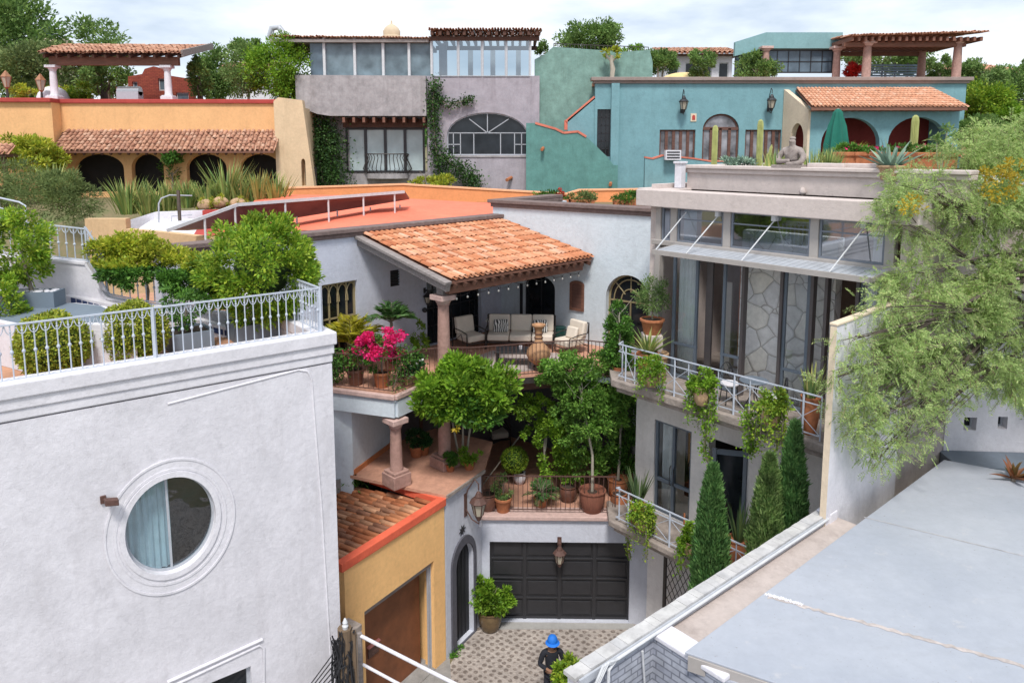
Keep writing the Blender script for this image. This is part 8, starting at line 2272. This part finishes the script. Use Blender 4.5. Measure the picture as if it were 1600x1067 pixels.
    m = MB(); m.lathe([(.112, 1.685), (.165, 1.668), (.168, 1.674), (.112, 1.70)], 24, (0, -.062, 0)); m.build('brim', cap, c, True)
    ph = thing('phone', 'small dark phone held in both hands of the person', 'phone', g.matrix_basis @ Vector((0, -.385, 1.165)) if False else Vector((.93, 15.75, 0))+Matrix.Rotation(R(8), 3, 'Z') @ Vector((-.01, -.375, 1.19)), R(8)); soft([(-.075, .075, -.04, .04, 0, .010)], 'phone_body', m_black, ph, .003)
person()
# ================================================================ big feathery mesquite tree on the right
def mesquite():
    base = Vector((11.9, 14.9, 0)); t = thing('mesquite_tree', 'large feathery light green mesquite tree arching over the right side', 'tree', base)
    # foliage masses: pixel centre, distance, pixel radii, weight
    C = [(1690, 400, 14.5, 90, 70, 2.0), (1700, 290, 14.8, 80, 60, 1.5), (1690, 520, 14.2, 70, 50, 1.0), (1360, 560, 12.6, 62, 42, .7), (1345, 620, 12.4, 50, 44, .55), (1400, 620, 12.8, 60, 50, .8), (1390, 690, 12.6, 36, 34, .28), (1430, 560, 13.2, 70, 50, 1.6), (1335, 530, 12.2, 30, 16, .10),
         (1480, 500, 13.6, 80, 60, 2.2), (1550, 560, 13.8, 80, 60, 2.6), (1480, 600, 13.4, 60, 30, .9), (1590, 605, 13.8, 50, 24, .8), (1440, 430, 13.4, 60, 50, 1.1), (1385, 480, 12.5, 30, 26, .22),
         (1420, 350, 13.6, 50, 50, 1.0), (1460, 300, 14.2, 60, 46, 1.2), (1530, 330, 14.4, 70, 60, 2.6), (1590, 300, 14.6, 60, 70, 2.8), (1500, 240, 15.0, 50, 30, 1.0), (1560, 230, 15.2, 60, 34, 2.2),
         (1600, 430, 14.2, 70, 70, 2.8), (1535, 440, 14.0, 60, 50, 1.8), (1405, 300, 13.8, 26, 26, .35), (1445, 670, 13.0, 18, 40, .14), (1415, 520, 12.9, 50, 34, 1.0), (1610, 210, 15.4, 50, 30, 1.0), (1305, 590, 12.1, 16, 22, .12), (1345, 665, 12.3, 34, 26, .35), (1375, 715, 12.5, 20, 20, .15), (1480, 630, 13.4, 40, 16, .15)]
    w = np.array([c[5] for c in C]); w /= w.sum(); NS = 11500
    idx = rng.choice(len(C), NS, p=w); cen = np.array([tuple(gy(c[0], c[1], c[2]) - base) for c in C]); rad = np.array([(c[3]*c[2]/CF, min(1.0, c[3]*c[2]/CF*.9), c[4]*c[2]/CF) for c in C])
    # sub-clumps on branchlets
    sub = []
    for i in range(len(C)):
        k = int(10+22*w[i]*10); d = rand_dir(k)*(rng.random((k, 1))**.45); sub.append(cen[i]+d*rad[i])
    S_ = np.array([sub[i][rng.integers(0, len(sub[i]))] for i in idx])+rng.normal(size=(NS, 3))*(.13, .13, .09)
    out = S_-cen[idx]; out /= np.maximum(np.linalg.norm(out, axis=1, keepdims=True), .05)
    D = out*.8+rand_dir(NS)*.8; D[:, 2] -= .35; D /= np.linalg.norm(D, axis=1, keepdims=True)
    Ls = rng.uniform(.14, .30, NS); NL = 9; Ps = []; Ds = []
    up = rng.normal(size=(NS, 3)); sd = np.cross(D, up); sd /= np.linalg.norm(sd, axis=1, keepdims=True)
    for j in range(NL):
        f = (j+.6)/NL; p = S_+D*(Ls*f)[:, None]+np.array((0, 0, -1))*(.18*Ls*f*f)[:, None]
        for s_ in (-1, 1): Ps.append(p); Ds.append(sd*s_+D*.45)
    P = np.vstack(Ps); DD = np.vstack(Ds)
    v = leaf_verts(P, DD, .052, .34); np_mesh('foliage', v, np.arange(len(v)).reshape(-1, 4), L_mesq, t)
    # twig spines of the sprays
    k = rng.choice(NS, 3800, replace=False); A = S_[k]; B = A+D[k]*Ls[k][:, None]; W_ = sd[k]*.004
    V = np.stack([A-W_*1.5, A+W_*1.5, B+W_*.5, B-W_*.5], 1).reshape(-1, 3); np_mesh('twigs', V, np.arange(len(V)).reshape(-1, 4), m_barktwig, t)
    # orange yellow blossom patches
    for c, n, r_ in (((1548, 285, 14.0), 520, (.40, .3, .36)), ((1415, 318, 13.3), 160, (.22, .2, .2)), ((1575, 262, 14.2), 260, (.3, .2, .25))):
        q = np.array(tuple(gy(*c)-base)); P_, D_ = crown_pts(tuple(q+np.array((0, -.25, 0))), r_, n, 22, .3, .3); leaves('blossom_cluster', P_, D_, .07, .5, L_flower, t)
    # limbs
    m = MB(); tr = Vector((0, 0, 0)); fork = Vector((-.2, 0, 9.3)); m.tube([tr, (.1, 0, 3), fork], [.30, .25, .22], 10)
    tops = []
    rr = random.Random(4)
    for i, c in enumerate(C):
        q = Vector(cen[i]); par = fork+Vector((0, 0, rr.uniform(-.8, 1.2))); mid = par.lerp(q, .5)+Vector((rr.uniform(-.3, .3), rr.uniform(-.2, .2), .45)); m2 = par.lerp(q, .8)+Vector((0, 0, .25))
        m.tube([par, par.lerp(mid, .5)+Vector((0, 0, .15)), mid, m2, q], [.075, .055, .035, .02, .008], 6)
        for s_ in sub[i][:7]:
            s_ = Vector(s_); a = mid.lerp(q, rr.uniform(.2, 1)); m.tube([a, a.lerp(s_, .5)+Vector((rr.uniform(-.08, .08), rr.uniform(-.08, .08), .06)), s_, s_+Vector((rr.uniform(-.1, .1), 0, -.15))], [.012, .008, .004, .002], 4)
    m.build('trunk', m_barkdark, t, True)
m_barktwig = plain('olive_twig', (.16, .13, .07), .9, .3, 8, 0)
mesquite()
# bronze bromeliad like plant peeking at the right edge
q = gy(1596, 716, 13.3); t = thing('bronze_plant', 'bronze red spiky leaved plant at the right edge beyond the flat roof', 'plant', (q.x+.1, 13.6, 6.2)); MB().tube([(0, 0, -.6), (0, 0, .5)], .04, 6).build('stem', m_bark, t); sword('leaf_rosette', 22, .45, .09, leafmat('bronze_leaves', [(.20,.07,.03), (.30,.12,.05), (.14,.12,.04)], .2), t, 1.3, .2, (0, 0, .45), .04, 2)
